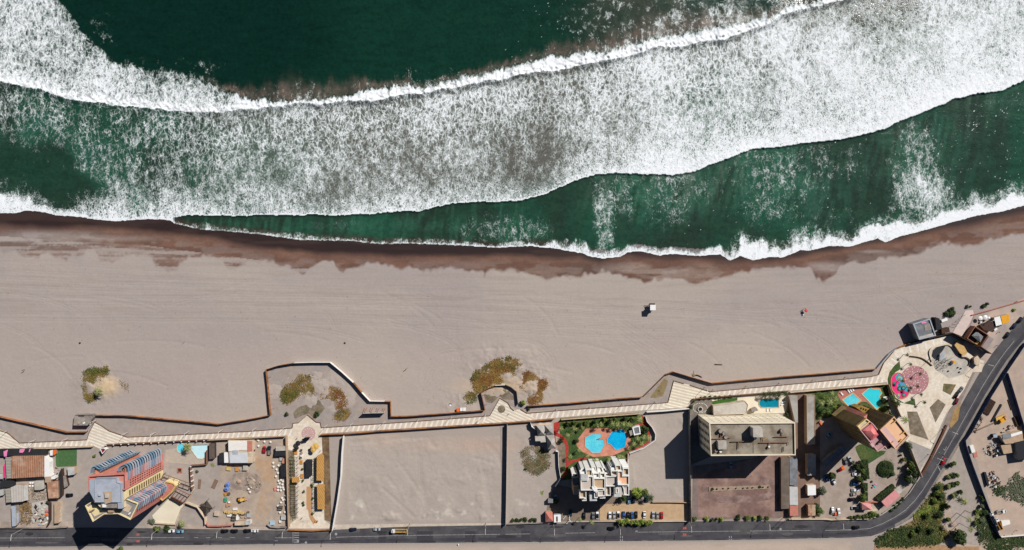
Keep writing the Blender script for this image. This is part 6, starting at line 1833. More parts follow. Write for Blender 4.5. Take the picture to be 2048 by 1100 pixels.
for i,(x,y,r_) in enumerate(((1389,1038,1.9),(1412,1036,1.8),(1424,1038,1.2),(1433,1038,1.2),(1442,1037,1.6),(1476,1034,2.1),(1495,1033,2.3),(1508,1036,1.7),(1520,1035,2.0),(1532,1035,1.8))):
 shrub(x,y,r_,2.0,"street hedge bush of the brick forecourt, %s from the left" % ORD[i],"hedge of the brick forecourt",("leaf_mid","leaf_bright","leaf_dark")[i % 3])
for i,x in enumerate((1425,1434,1446,1457,1472,1486,1495,1505,1519,1526,1536)):
 shrub(x,978-i*.45,(1.2 if i in (0,8) else .55),.8,"small shrub in the forecourt's planter strip, %s from the left" % ORD[i],"shrubs of the planter strip","leaf_dark",z=.35)
shrub(1382,812,1.8,2.2,"dark bush at the corner of the well garden",None,"leaf_dark")
shrub(1386,800,1.5,1.6,"bush behind the promenade wall of the well garden",None,"leaf_dark")
for i in range(7):
 shrub(1400+i*10,796.5-i*.6,1.5,1.3,"dark hedge bush along the promenade wall of the well garden, %s from the left" % ORD[i],"hedge of the well garden","leaf_dark")
for i,(x,y) in enumerate(((1531,790),(1540,788),(1549,790),(1558,789),(1571,788))):
 palm(x,y,4.5,2.4,"palm over the teal pool's north edge, %s from the left" % ORD[i],"palms over the teal pool","leaf_dark")
shrub(1572,829,1.7,2.0,"dark bush between the cream terrace and the grey shed",None,"leaf_dark")
for i,(x,y,r_,h) in enumerate(((1651,796,3.0,6),(1660,806,3.2,7),(1668,812,3.2,7),(1645,806,3.0,6),(1640,790,2.4,5),(1672,800,2.6,5),(1657,822,3.0,6),(1664,788,2.2,5))):
 palm(x,y,h,r_,"palm of the dense clump west of the square turquoise pool, %s" % ("northmost","tallest, in the middle","nearest the pool","west side","north west tip","east side","southmost","north east tip")[i],"palm clump of the tower garden","leaf_palm" if i % 2 else "leaf_mid")
tree(1661,826,2.2,4,"dark tree at the foot of the brown tower's shaded face",None,"leaf_dark")
palm(1795,807,7,3.2,"palm over the dark garden wall of the round plaza",None,"leaf_dark")
palm(1786,797,6,2.4,"palm north of the dark wall by the keyhole pool",None,"leaf_dark")
palm(1812,840,8,3.0,"palm on the gravel wedge by the tower's peach roof",None,"leaf_palm")
tree(1718,811,1.6,2,"round bush between the two turquoise pools and the podium",None,"leaf_mid")
for i in range(5):
 tree(1762+i*3.5,800+i*7-(i % 2)*5,1.9,3,"dark bush along the garden wall east of the keyhole pool, %s from the north" % ORD[i],"bushes along the tower garden wall","leaf_dark",True)
t=thing("hedge","round clipped hedge disc in the tower's yard","hedge",P(1770,937))
o=leaf_cloud(2600,300,.95,.30,.06,40).build("foliage",M["leaf_dark"],t); o.location=(0,0,0); o.scale=(5.6,5.6,4.5)
o.data.transform(Matrix.Translation(wloc(t)))
MB().cyl(P2(1770,937),4.9,0,.9,26).build("body",mat("hedge_core",(40,58,24),var=.4,scale=1.2,bump=.6),t)
tree(1785,948,1.8,2.6,"grey green bush touching the round clipped hedge",None,"leaf_grey")
def hedge(label,a,b,w,h,m="leaf_dark",seed=5,n=900):
 """clipped hedge from pixel a to b"""
 A,B=Vector(P2(*a)),Vector(P2(*b))
 L,ang=(B-A).length,math.atan2(B.y-A.y,B.x-A.x)
 c=(A+B)/2
 t=thing("hedge",label,"hedge",(c.x,c.y,0),ang)
 MB().box((0,0),L*.96,w*.82,0,h*.86).build("body",MATS["hedge_core"],None,top=True).parent=t
 r=random.Random(seed)
 mb=MB()
 for i in range(n):
  x,y,z=r.uniform(-L/2,L/2),r.uniform(-w/2,w/2),h*r.uniform(.75,1.05)
  s=.22*r.uniform(.6,1.4)
  q=r.uniform(0,6.28)
  u,v=Vector((math.cos(q),math.sin(q),r.uniform(-.7,.7))),Vector((-math.sin(q),math.cos(q),r.uniform(-.7,.7)))
  p=Vector((x,y,z))
  mb.add([p-u*s,p-v*s,p+u*s,p+v*s],[(0,1,2,3)])
 mb.build("foliage",M[m],None,top=True).parent=t
 return t
hedge("long clipped hedge between parked cars and the round hedge, north piece",(1728,918),(1732,957),3.0,1.6)
hedge("short clipped hedge between parked cars and the round hedge, second piece",(1729,965),(1729,981),2.2,1.5)
hedge("short clipped hedge beside the white cars, southern piece",(1729,983),(1729,1000),2.4,1.5,seed=9)
hedge("clipped hedge north of the long pink roofed pavilion",(1751,998),(1786,970),3.2,1.6,seed=11)
for i,(x,y,r_,h,m) in enumerate(((1711,932,2.6,4,"leaf_dark"),(1720,926,2.8,4,"leaf_dark"),(1719,940,2.4,4,"leaf_mid"),(1716,956,3.0,4.4,"leaf_dark"),(1725,953,2.2,4,"leaf_dark"),(1720,968,2.4,4,"leaf_dark"),(1721,994,3.0,4.4,"leaf_mid"),(1703,924,1.6,2.4,"leaf_grey"))):
 tree(x,y,r_*.9,h,"dark car park tree beside the clipped hedge, %s from the north" % ORD[i],"trees by the tower's parked cars",m,True)
tree(1643,982,3.2,4,"round grey green bush beside the square white shed",None,"leaf_grey")
tree(1633,1014,2.6,3,"dark bush by the half brown shed, upper one",None,"leaf_dark")
tree(1640,1024,2.8,3,"dark bush by the half brown shed, lower one",None,"leaf_mid")
tree(1664,950,3.0,4,"dark tree at the shadow's edge by the blue parked car",None,"leaf_dark")
for i,(x,y,r_,h,m) in enumerate(((1815,928,3.0,5,"leaf_mid"),(1817,942,3.6,6,"leaf_dark"),(1808,954,3.0,5,"leaf_dark"),(1820,958,3.0,5,"leaf_grey"),(1806,918,1.7,2.4,"leaf_mid"),(1800,909,1.0,1.5,"leaf_dark"),(1813,890,3.0,5,"leaf_grey"),(1798,935,1.0,1.2,"leaf_grey"))):
 tree(x,y,r_*.9,h,"tree of the tower yard's east wall group, %s" % ("pale, at its north end","largest dark one","dark, west side","grey, at the road","small round one","tiny round dark one","grey green by the tower's peach roof","tiny grey one on the grit")[i],"trees of the tower yard's east wall",m,True)
for i in range(8):
 tree(1700+i*7.5,1034-i*.9+(i % 2)*1.5,1.6+(i==6)*1.2,2.4,"green bush along the street wall by the pink gatehouse, %s from the left" % ORD[i],"bushes along the tower's street wall",("leaf_mid","leaf_dark")[i % 2],True)
for i,(x,y) in enumerate(((1790,1012),(1783,1018),(1797,1006),(1804,998))):
 shrub(x,y,1.6,1.4,"bush below the pink roofed pavilion, %s from the right" % ORD[i],"bushes below the pavilion","leaf_dark")
t=tree(1910,1073,5.6,5.5,"big round dark tree south of the footpath with palm beds",None,"leaf_dark",True)
shrub(1770,1080,2.6,2.6,"spiky bush at the west end of the planting south of the bend",None,"leaf_mid","yucca")
bed=[(1898,929,1.8),(1904,925,1.7),(1893,953,1.6),(1901,949,2.0),(1911,948,1.8),(1894,972,2.0),(1902,968,2.0),(1911,964,1.9),(1904,991,1.9),(1917,983,1.8),(1908,988,1.6)]
for i,(x,y,r_) in enumerate(bed):
 tree(x,y,r_,2.6,"bush of the four beds across the grey footpath, %s counting from the road" % ORD[i],"bushes of the footpath beds",("leaf_dark","leaf_mid","leaf_palm")[i % 3],True)
for i,(x,y,r_) in enumerate(((1870,985,2.4),(1880,992,2.6),(1866,1002,2.2),(1876,1028,3.0),(1850,1030,2.4),(1838,1058,2.2),(1822,1066,2.4),(1858,1060,2.4),(1893,1036,1.8),(1872,974,2.0),(1890,1010,2.2))):
 tree(x,y,r_,2.8,"dark bush standing out of the planting in the road bend, %s" % ("by the beds","second by the beds","west of the beds","in its middle","in its west","south west","furthest south west","south","beside the palm shadows","nearest the road","east of the middle")[i],"bushes in the road bend","leaf_dark" if i % 2 else "leaf_mid",True)
for i,(x,y,h,r_) in enumerate(((1930,1004,10,3.0),(1920,1000,8,2.6),(1940,1040,12,2.4),(1943,1060,11,2.2),(1955,1034,11,2.2))):
 palm(x,y,h,r_,"tall slender palm on the footpath, %s" % ("dense crowned, nearest the bend","leaning dark one beside the dense crowned palm","middle one casting a long shadow","southmost one casting a long shadow","east one against the blue fence")[i],"tall footpath palms","leaf_palm" if i != 1 else "leaf_dark")
for i,(x,y,r_) in enumerate(((1953,1022,2.0),(1960,1012,1.6),(1966,1024,2.4),(1950,1045,2.0),(1960,1038,2.2),(1958,992,1.2),(1962,998,1.2),(1957,1065,1.4))):
 tree(x,y,r_,2.4,"bush along the outside of the blue fence, %s" % ("upper left","topmost of the dense group","tight against the fence","lower left","in the middle of the group","small one further north","small dry one further north","lowest")[i],"bushes outside the blue fence",("leaf_mid","leaf_grey","leaf_dark")[i % 3],True)
for i,(x,y,l) in enumerate(((1822,729,"thin plaza tree at the north rim of the pink disc"),(1841,748,"thin plaza tree standing on the pink disc's east half"),(1822,776,"thin plaza tree at the south west of the pink disc"),(1836,773,"thin plaza tree at the south of the pink disc"),(1843,789,"thin plaza tree on the pink disc's south rim"),(1850,805,"thin plaza tree between the pink disc and the bare bed"),(1815,710,"thin plaza tree near the curved dark bench"),(1806,762,"thin plaza tree shading the playground"))):
 palm(x,y,4.2,1.5,l,"thin trees of the round plaza","leaf_dark")
for i,(x,y,r_) in enumerate(((1903.5,616,1.8),(1892,627,2.0),(1900,629,2.2),(1907,626,1.8),(1898,622,1.4))):
 shrub(x,y,r_,1.8,"dark bush on the sand by the black kiosk hut, %s" % ("northmost","westmost","largest in the middle","eastmost","small one between")[i],"dark bushes by the black hut","leaf_dark")
shrub(1934,613,1.3,1.2,"grey tangle of bush on the sand north of the pink ramp",None,"leaf_grey")
shrub(1940,613,.8,.9,"tiny dark bush beside the grey tangle north of the ramp",None,"leaf_dark")
shrub(1966,612,1.6,1.6,"dark bush on the sand above the pink coped wall, left of a pair","bushes above the pink coped wall","leaf_dark")
shrub(1972,608,1.5,1.6,"dark bush on the sand above the pink coped wall, right of a pair","bushes above the pink coped wall","leaf_dark")
shrub(2027,621,1.4,1.2,"yellowish bush beside the yellow roofed kiosk",None,"leaf_bright")
# ------------------------------------------------------------ vehicles
def car_proto():
 t=thing("parked_car","car","car")
 prof=[(-2.1,.45),(-2.12,.75),(-1.5,.92),(1.0,.95),(2.0,.78),(2.12,.45)]
 mb=MB()
 def loft(secs):
  """secs: x, half width, z0, z1 stations"""
  vs,fs=[],[]
  for x,w,z0,z1 in secs:
   vs+=[(x,-w,z0),(x,w,z0),(x,w*.94,z1),(x,-w*.94,z1)]
  for i in range(len(secs)-1):
   for k in range(4):
    fs.append((i*4+k,i*4+(k+1) % 4,i*4+4+(k+1) % 4,i*4+4+k))
  fs+=[(3,2,1,0),tuple(range(len(vs)-4,len(vs)))]
  return vs,fs
 mb.add(*loft([(-2.15,.70,.40,.78),(-2.0,.84,.28,.92),(-1.2,.88,.25,.98),(.9,.88,.25,.96),(1.75,.84,.28,.84),(2.12,.68,.38,.66)]))
 mb.build("body",M["white_paint"],None,top=True).parent=t
 mb=MB(); mb.add(*loft([(-1.75,.74,.95,.98),(-1.25,.76,.94,1.36),(.35,.76,.94,1.38),(1.1,.74,.93,.97)]))
 mb.build("window",M["glass_dark"],None,top=True).parent=t
 mb=MB(); mb.add(*loft([(-1.2,.68,1.33,1.44),(-.4,.70,1.34,1.5),(.3,.66,1.34,1.43)]))
 mb.build("roof",M["white_paint"],None,top=True).parent=t
 for x in (-1.3,1.32):
  for y in (-.80,.80):
   w=MB().cyl((0,0),.32,-.1,.1,12)
   w.v=[(a+x,c+y,b+.32) for a,b,c in w.v]
   w.build("wheel",M["tyre"],None,top=True).parent=t
 return proto("car",t)
car_proto()
PAINT={k: mat("car_"+k,c,var=.05,scale=1,rough=.28,spec=.5) for k,c in dict(white=(226,226,224),silver=(170,172,174),grey=(112,114,116),black=(20,21,24),navy=(28,36,58),blue=(40,92,150),skyblue=(120,160,180),red=(176,24,32),darkred=(120,20,30),teal=(34,70,80),beige=(160,152,140)).items()}
CARS=[(343,1061,0,"white","white car parked on the street at the foot of the broad palm"),(361,1062,0,"skyblue","pale blue car parked on the street right of the white one by the broad palm"),
  (450,1061,0,"black","black car parked before the beige container, leftmost of the row of four"),(469,1061,180,"black","black car with a glinting windscreen, second of the row of four"),(495,1060.6,0,"black","black car touching the white one before the building yard"),(510,1060.6,180,"white","white car at the right end of the row before the building yard"),
  (706.5,1058,0,"navy","dark blue car parked at the empty lot, nearest the kiosk plaza"),(754,1057.5,0,"silver","white and grey car parked at the empty lot left of the truck"),(1221.7,1056,180,"black","black car driving on the road below the car park trees"),(1711,1054,0,"black","dark car driving on the road before the bend"),
  (1885,922,62,"red","red car driving round the road bend"),(2012,670,52,"black","dark car parked on the pavement by the ruined kiosk"),(2026,652,50,"navy","dark car parked on the pavement, second from the ruined kiosk"),(2038,640,50,"black","dark car parked on the pavement nearest the right edge"),
  (1111.5,996,90,"skyblue","pale blue car parked in the shade of the white apartments, alone"),(1141,1025,90,"teal","dark green car in the shade by the white gateway"),(1168,1031,90,"black","black car in the shade at the left of the parked row"),(1186,1031,90,"grey","grey car left of a white one, half in the shade"),(1194.5,1030,90,"white","white car with a dark roof at the shade's edge"),
  (1219.5,1030,90,"white","white car, leftmost of the tight group in the car park"),(1228,1030,90,"silver","silver car with a glinting bonnet, second of the tight group"),(1236.5,1029,90,"white","white car with a black roof, third of the tight group"),(1247,1029,270,"blue","blue car right of the white ones in the tight group"),(1256,1030,90,"black","black car between the two blue ones"),(1264,1030,90,"blue","bright blue car right of the black one"),(1272,1029,90,"black","black car at the right end of the tight group"),
  (1288.5,1029,270,"white","white car standing alone above the street trees"),(1306,1029,90,"silver","small white and blue car left of the beige one"),(1314.5,1030,90,"beige","beige car between a white and a red one"),(1323,1030,90,"red","red car at the right end of the car park"),
  (1257.5,1000,90,"skyblue","pale blue car under the bright tree by the white apartments"),(1266.5,999,90,"navy","dark car in the tree shade next to the pale blue one"),(1293,997,90,"teal","dark teal car under the palm at the bare lot's wall"),(1461,931,90,"skyblue","pale blue car in the cream block's shadow"),
  (1651.5,956,125,"blue","blue and white car at the edge of the tower's shadow"),(1666.5,962,118,"white","white car at an angle beside the blue and white one"),(1709,939.5,8,"silver","silver car, northmost of the row under the trees"),(1710.5,947,10,"white","white car, second of the row under the trees"),(1708,967,3,"blue","blue car of the row under the trees"),(1709,979,3,"white","large white car of the row by the clipped hedge"),(1707.5,987,8,"beige","pale grey car right below the large white one"),(1703,998,2,"black","black car in the deep tree shade of the row"),(1709,1014.5,3,"white","white car with a black roof left of the pink gatehouse"),
  (1664,1020.5,85,"silver","silver white car by the street wall, left of an orange load"),(1676.5,1023,92,"white","white pickup like car by the street wall, right of an orange load"),(1656,869,45,"skyblue","pale car in the deep shadow west of the brown tower"),(1690,922,110,"grey","grey car at the shadow's edge by the frames"),(1699,918,115,"silver","silver car at the shadow's edge beside the grey one"),(1681,938,30,"darkred","dark red car by the orange box at the shadow's edge"),
  (529,899,88,"red","red car parked in the building yard"),(140,989.5,0,"black","black car parked alone on the dirt lot left of the hotel"),(1911,790,55,"black","dark car at the roadside planter of the plaza"),(1920,779,50,"grey","grey topped car at the roadside of the plaza"),(1911,802,60,"darkred","red and white van like car at the plaza's roadside")]
PAINTROOF={"white car with a dark roof at the shade's edge","white car with a black roof, third of the tight group","white car with a black roof left of the pink gatehouse"}
for x,y,rot,c,l in CARS:
 rf_=PAINT["black"] if l in PAINTROOF else PAINT[c]
 place("car",P(x,y),R(rot),l,"cars",(1,1,1),{"body": PAINT[c],"roof": rf_})
def pickup(px,py,rot,cab,bed,label,L=5.2,name="pickup"):
 t=thing(name,label,"truck",P(px,py),R(rot))
 def part(nm,mb,m):
  o=mb.build(nm,m,None,top=True); o.parent=t; return o
 part("chassis",MB().box((0,0),L,1.7,.4,.7),M["black_paint"])
 part("cab",MB().prism([(L/2-2.0,-.9),(L/2-.2,-.85),(L/2,-.6),(L/2,.6),(L/2-.2,.85),(L/2-2.0,.9)],.7,1.7 if L<6 else 2.5),cab)
 part("window",MB().box((L/2-.55,0),.5,1.5,1.4 if L<6 else 2.1,1.72 if L<6 else 2.52),M["glass_dark"])
 part("bed",MB().ribbon([(-L/2,-.85),(L/2-2.1,-.85),(L/2-2.1,.85),(-L/2,.85)],.7,1.3 if L<6 else 1.7,.12,True),bed)
 part("bed_floor",MB().sheet([(-L/2,-.8),(L/2-2.1,-.8),(L/2-2.1,.8),(-L/2,.8)],.9),M["bed_soil"])
 for x in (-L/2+.9,L/2-1.0):
  for y in (-.85,.85):
   w=MB().cyl((0,0),.42,-.13,.13,12)
   w.v=[(a+x,c+y,b+.42) for a,b,c in w.v]
   part("wheel",w,M["tyre"])
 return t
pickup(539.6,900,90,PAINT["navy"],PAINT["grey"],"dark pickup with an open bed beside the red car in the building yard")
pickup(799,1060,180,PAINT["white"],M["gold"],"truck with a white cab and a yellow bed on the road at the empty lot",9.0,"tipper_truck")
pickup(1983,1036,115,PAINT["white"],M["concrete_pale"],"long white truck against the blue fence in the depot",9.0,"flatbed_truck")
pickup(1994,1046,118,PAINT["white"],M["machine_yellow"],"white and yellow truck against the blue fence, nearer the south corner",8.0,"flatbed_truck")
pickup(2000,1022,10,PAINT["white"],M["pale_roof"],"white pickup beside the long white truck in the depot")
t=thing("backhoe","yellow backhoe digger in the middle of the building yard","digger",P(484,998),R(185))
def tp(nm,mb,m):
 o=mb.build(nm,m,None,top=True); o.parent=t; return o
tp("body",MB().prism([(-1.8,-.7),(1.6,-.6),(1.8,0),(1.6,.6),(-1.8,.7)],.6,1.6),M["machine_yellow"])
tp("cab",MB().box((-.4,0),1.5,1.4,1.6,2.7),M["hotel_ochre"])
tp("window",MB().box((.36,0),.06,1.2,1.8,2.6),M["glass_dark"])
tp("boom",MB().tube([(-1.8,0,1.2),(-2.8,.1,2.4),(-3.7,.2,1.2),(-3.4,.2,.3)],.17,6),M["machine_yellow"])
tp("bucket",MB().prism([(1.9,-1.0),(2.7,-1.0),(2.9,0),(2.7,1.0),(1.9,1.0)],.1,.8),M["steel_dark"])
for x,q in ((-1.2,.6),(1.2,.42)):
 for y in (-.85,.85):
  w=MB().cyl((0,0),q,-.16,.16,14)
  w.v=[(a+x,c+y,b+q) for a,b,c in w.v]
  tp("wheel",w,M["tyre"])
t=thing("crane","yellow lattice tower crane base with a long dark jib lying in the depot","crane",P(2000,838),R(205))
tp("base",MB().prism([(-3.2,-1.8),(2.6,-2.2),(3.2,.4),(1.2,2.2),(-2.4,2.0)],.2,1.2),M["gold"])
tp("cab",MB().box((.4,.2),2.4,1.8,1.2,2.6),M["machine_yellow"])
tp("counterweight",MB().box((-2.4,0),1.2,2.4,1.2,2.2),M["rust_roof"])
mb=MB()
for yy in (-.35,.35):
 mb.tube([(2,yy,1.6),(19,yy*.5,.5)],.09,4)
for k in range(16):
 f=k/15
 mb.tube([(2+17*f,-.35*(1-.5*f),1.6-1.1*f),(2+17*min(1,f+.06),.35*(1-.5*f),1.6-1.1*f)],.05,4)
tp("jib",mb,M["timber_dark"])
# ------------------------------------------------------------ lamps and poles
def lamp_proto():
 t=thing("street_lamp","lamp","street lamp")
 MB().tube([(0,0,0),(0,0,6.3)],.12,6,.09).build("pole",M["white_board"],None,top=True).parent=t
 MB().tube([(0,0,6.2),(.45,0,6.5),(1.0,0,6.55)],.07,5).build("arm",M["white_paint"],None,top=True).parent=t
 MB().prism([(.9,-.16),(1.6,-.12),(1.6,.12),(.9,.16)],6.48,6.62,True,True).build("lantern",M["white_paint"],None,top=True).parent=t
 MB().cyl((0,0),.22,0,.35,8).build("base",M["concrete"],None,top=True).parent=t
 proto("lamp",t)
 t=thing("street_lamp","lamp","street lamp")
 MB().tube([(0,0,0),(0,0,9)],.10,6,.07).build("pole",M["concrete_pale"],None,top=True).parent=t
 MB().tube([(0,0,8.9),(1.0,0,9.4),(2.6,0,9.6)],.08,5).build("arm",M["white_paint"],None,top=True).parent=t
 MB().prism([(2.4,-.2),(3.3,-.14),(3.3,.14),(2.4,.2)],9.52,9.7,True,True).build("lantern",M["concrete_pale"],None,top=True).parent=t
 MB().cyl((0,0),.3,0,.4,8).build("base",M["concrete"],None,top=True).parent=t
 proto("road_lamp",t)
lamp_proto()
PL=[(14.5,862),(72.7,879),(138,876),(193.6,840),(256,864.5),(312,864.5),(379,862.6),(446,859),(513.6,855.5),(572.7,853),(656,849),(705.5,846),(770,842),(838,837),(903.6,833),(971,828),(1112.5,818),(1179,813.5),(1244,807.6),(1310,803.6),(1409,774.5),(1426,779),(1492,772),(1558,766),(1625,760),(1690,754)]
for i,(x,y) in enumerate(PL):
 place("lamp",P(x,y),R(-90),"white lamp post on the seaside promenade, %s from the left" % ORD[i],"promenade lamps")
place("lamp",P(616,867),R(-120),"white lamp post standing on the round pink paving of the kiosk plaza")
place("lamp",P(1857,719),R(0),"white lamp post at the west side of the skate area","plaza lamps")
place("lamp",P(1969,641),R(30),"white lamp post on the pavement north of the ruined kiosk","plaza lamps")
RL=[(45,1058),(320,1056),(447,1053),(575,1053),(669,1056),(820,1048),(972,1046.5),(1107,1048),(1236,1047),(1375,1042),(1528,1038),(1672,1036)]
RN=["by the shacks","below the cream terrace","left of the black parked cars","at the kiosk plaza's left corner","at the foot of the white lot wall","beside the yellow bedded truck","near the empty lot's east end","by the red roofed gatehouse","among the street trees","at the foot of the tall dark wall","by the brick forecourt's hedge","by the tower's car park"]
for (x,y),l in zip(RL,RN):
 place("road_lamp",P(x,y),R(-90),"tall road lamp "+l,"road lamps")
place("road_lamp",P(1955,725),R(-15),"tall road lamp at the plaza's road corner","road lamps")
place("road_lamp",P(1885,857),R(-20),"tall road lamp beside the planter wall of the bend","road lamps")
place("road_lamp",P(1856,908.5),R(-20),"tall road lamp next to the grey triangle at the bend","road lamps")
for i,(x,y,l) in enumerate(((1380,1041,"wooden power pole with a cross bar at the dark wall's foot"),(1567,1034,"wooden power pole with a cross bar by the brown carport"),(1577,1034,"second power pole with a cross bar by the red roofed shed"))):
 t=thing("power_pole",l,"power pole",P(x,y))
 MB().tube([(*P2(x,y),0),(*P2(x,y),9)],.16,6,.1).build("pole",M["trunk"],t)
 for z in (8.4,7.6):
  a=P(x,y)
  MB().tube([(a.x-1.1,a.y,z),(a.x+1.1,a.y,z)],.09,4).build("crossbar",M["trunk"],t)
# ------------------------------------------------------------ things on the beach
t=thing("lifeguard_hut","white roofed lifeguard hut on stilts with a ramp, alone on the beach","lifeguard hut",P(1297,618))
p=ccw(Z([(560,270),(880,250),(890,520),(640,525),(600,500)],1280,600,27.5,4.6))
cx_,cy_=sum(q[0] for q in p)/len(p),sum(q[1] for q in p)/len(p)
MB().box((cx_,cy_),3.3,3.2,4.3,4.6).build("roof",M["white_paint"],t)
MB().box((cx_,cy_),2.6,2.5,2.0,4.28).build("cabin",M["wall_white"],t)
MB().box((cx_,cy_+.4),3.4,4.0,1.8,1.98).build("deck",M["timber_dark"],t)
for sx in (-1.3,1.3):
 for sy in (-1.2,1.6):
  MB().box((cx_+sx,cy_+sy),.2,.2,-.4,1.8).build("stilt",M["timber_dark"],t)
MB().tube([(cx_-1.8,cy_+.8,1.8),(cx_-4.2,cy_+1.0,-.2)],.16,4).build("ramp",M["timber_dark"],t)
t=thing("driftwood_log","straight dark log lying on the beach above the hoarding","log",P(1437,729))
a,b=P(1430.5,728.7),P(1444,729.2)
MB().tube([(a.x,a.y,.22),(b.x,b.y,.2)],.26,8,.2).build("trunk",M["timber_dark"],t)
MB().tube([(a.x,a.y,.25),(a.x-.3,a.y+.5,.6)],.16,6,.08).build("stub",M["timber_dark"],t)
t=thing("fallen_palm","uprooted palm lying on the sand against the hoarding","palm tree",P(1393,751))
a=[P(1388,751),P(1393,749.5),P(1398,751),P(1404,754.5)]
MB().tube([(q.x,q.y,.5-.08*i) for i,q in enumerate(a)],.32,7,.16).build("trunk",M["timber_dark"],t)
mb=frond_crown(333,12,1.7,.3); c=P(1388,749)
mb.v=[(x+c.x,y+c.y,z+.6) for x,y,z in mb.v]
mb.build("crown",mat("dry_frond",(176,158,120),var=.3),t)
tag(MB().tube([(*P2(1388,753),.1),(*P2(1388,741),.1)],.14,5).build("plank",M["concrete_pale"]),"short pale plank standing up beside the uprooted palm","plank")
def skin_person():
 me=bpy.data.meshes.new("person")
 V=[(0,0,.95),(0,0,1.2),(0,0,1.42),(0,0,1.53),(0,0,1.66),(.10,0,.9),(.12,.02,.48),(.13,0,.06),(.13,.14,.03),(-.10,0,.9),(-.12,-.02,.48),(-.13,0,.06),(-.13,.14,.03),
         (.19,0,1.40),(.27,.02,1.12),(.28,.12,.88),(-.19,0,1.40),(-.27,-.02,1.12),(-.28,.08,.88)]
 E=[(0,1),(1,2),(2,3),(3,4),(0,5),(5,6),(6,7),(7,8),(0,9),(9,10),(10,11),(11,12),(2,13),(13,14),(14,15),(2,16),(16,17),(17,18)]
 rad=[.15,.15,.14,.06,.11,.10,.07,.05,.04,.10,.07,.05,.04,.07,.05,.035,.07,.05,.035]
 me.from_pydata(V,E,[])
 o=bpy.data.objects.new("person",me)
 col.objects.link(o)
 m=o.modifiers.new("skin",'SKIN')
 for i,r_ in enumerate(rad):
  me.skin_vertices[0].data[i].radius=(r_,r_*.85)
 me.skin_vertices[0].data[0].use_root=True
 o.modifiers.new("sub",'SUBSURF').levels=1
 dg=bpy.context.evaluated_depsgraph_get()
 new=bpy.data.meshes.new_from_object(o.evaluated_get(dg))
 bpy.data.objects.remove(o)
 return new
pm=skin_person()
pm.materials.clear()
def person(px,py,rot,top,legs,hair,label,sit=False):
 me=pm.copy()
 for m in (M["skin"],top,legs):
  me.materials.append(m)
 for p in me.polygons:
  z=p.center.z
  p.material_index=2 if .08<z<.93 else 1 if .93<=z<1.46 and abs(p.center.x)<.30 and not (abs(p.center.x)>.22 and z<1.2) else 0
 o=bpy.data.objects.new("person",me)
 col.objects.link(o)
 o.location=P(px,py); o.rotation_euler=(0,0,R(rot))
 tag(o,label,"person")
 h=MB().cyl((0,-.015),.11,1.64,1.78,9,.05).build("hair",hair,None,top=True)
 h.parent=o
 return o
def parasol(px,py,r_,h,m,label,group=None,m2=None):
 t=thing("parasol",label,"parasol",P(px,py,0) if False else Vector((*P2(px,py,h),0)),0,group)
 c=P2(px,py,h)
 mb=MB()
 n=10
 vs=[(c[0]+r_*math.cos(6.2832*i/n),c[1]+r_*math.sin(6.2832*i/n),h-.4) for i in range(n)]+[(*c,h)]
 mb.add(vs,[(i,(i+1) % n,n) for i in range(n)]).build("canopy",m,t)
 MB().tube([(*c,0),(*c,h-.02)],.04,5).build("pole",M["white_paint"],t)
 return t
person(1606,618,200,M["white_paint"],M["black_paint"],M["black_paint"],"person in a white top beside the red parasol on the beach")
person(1609.5,617,120,M["tower_red"],M["steel_dark"],M["black_paint"],"person in a pink top beside the red parasol on the beach")
parasol(1613,621,1.1,2.0,mat("parasol_red",(206,84,74),var=.1),"small red parasol of the two people on the beach")
tag(MB().box(P2(1606.5,629.5),.7,.5,-.1,.4,.4).build("cool_box",M["white_paint"]),"white box on the sand just below the red parasol","box")
person(368.5,684,40,M["white_paint"],M["black_paint"],M["black_paint"],"lone person in white walking on the west beach")
for x,y,l in ((159.7,686,"small dark boulder on the west beach, left of the walker"),(689.5,686,"small dark boulder on the middle beach")):
 o=leaf_cloud(1,1).build("boulder",M["timber_dark"],None,top=True)
 bm=bmesh.new(); bmesh.ops.create_icosphere(bm,subdivisions=2,radius=.6)
 for v in bm.verts:
  v.co*=1+.25*mnoise.noise(v.co*2.3+Vector((x,0,0)))
  v.co.z*=.7
 bm.to_mesh(o.data); bm.free()
 o.location=P(x,y,0); tag(o,l,"boulder","boulders on the beach")
for x,y,l in ((50,739.5,"small dark sign board on a post on the west beach"),(814,736.5,"small dark sign board on a post north of the billboard")):
 t=thing("beach_sign",l,"sign",P(x,y),.5,"sign boards on the beach")
 MB().tube([(0,0,-.3),(0,0,2.2)],.07,5).build("post",M["concrete"],None,top=True).parent=t
 MB().box((0,0),1.7,.1,1.3,2.2).build("board",M["steel_dark"],None,top=True).parent=t
t=thing("billboard","long pale billboard on rust red A frames in the sand enclosure, seen edge on","billboard",P(750,824))
a,b=P2(728.5,824),P2(771.5,822.8)
MB().ribbon([a,b],.4,4.4,.22).build("panel",M["concrete_pale"],t)
for k in range(4):
 x=732+k*12.4
 f,tp_,b_=P2(x,823.4),P2(x+.6,822.6),P2(x+2.5,815)
 MB().tube([(*b_,0),(*tp_,3.6)],.11,5).build("brace",M["salmon_tile"],t)
 MB().tube([(*f,0),(*tp_,4.2)],.11,5).build("post",M["salmon_tile"],t)
 MB().tube([(*P2(x-3,815.5),0),(*tp_,3.6)],.11,5).build("brace",M["salmon_tile"],t)
t=house("orange_crate","bright orange box against the hoarding by the two white bags","crate",[(913,817),(919,816.5),(919,823),(913.3,823.5)],1.6,M["orange_bright"],M["salmon_tile"])
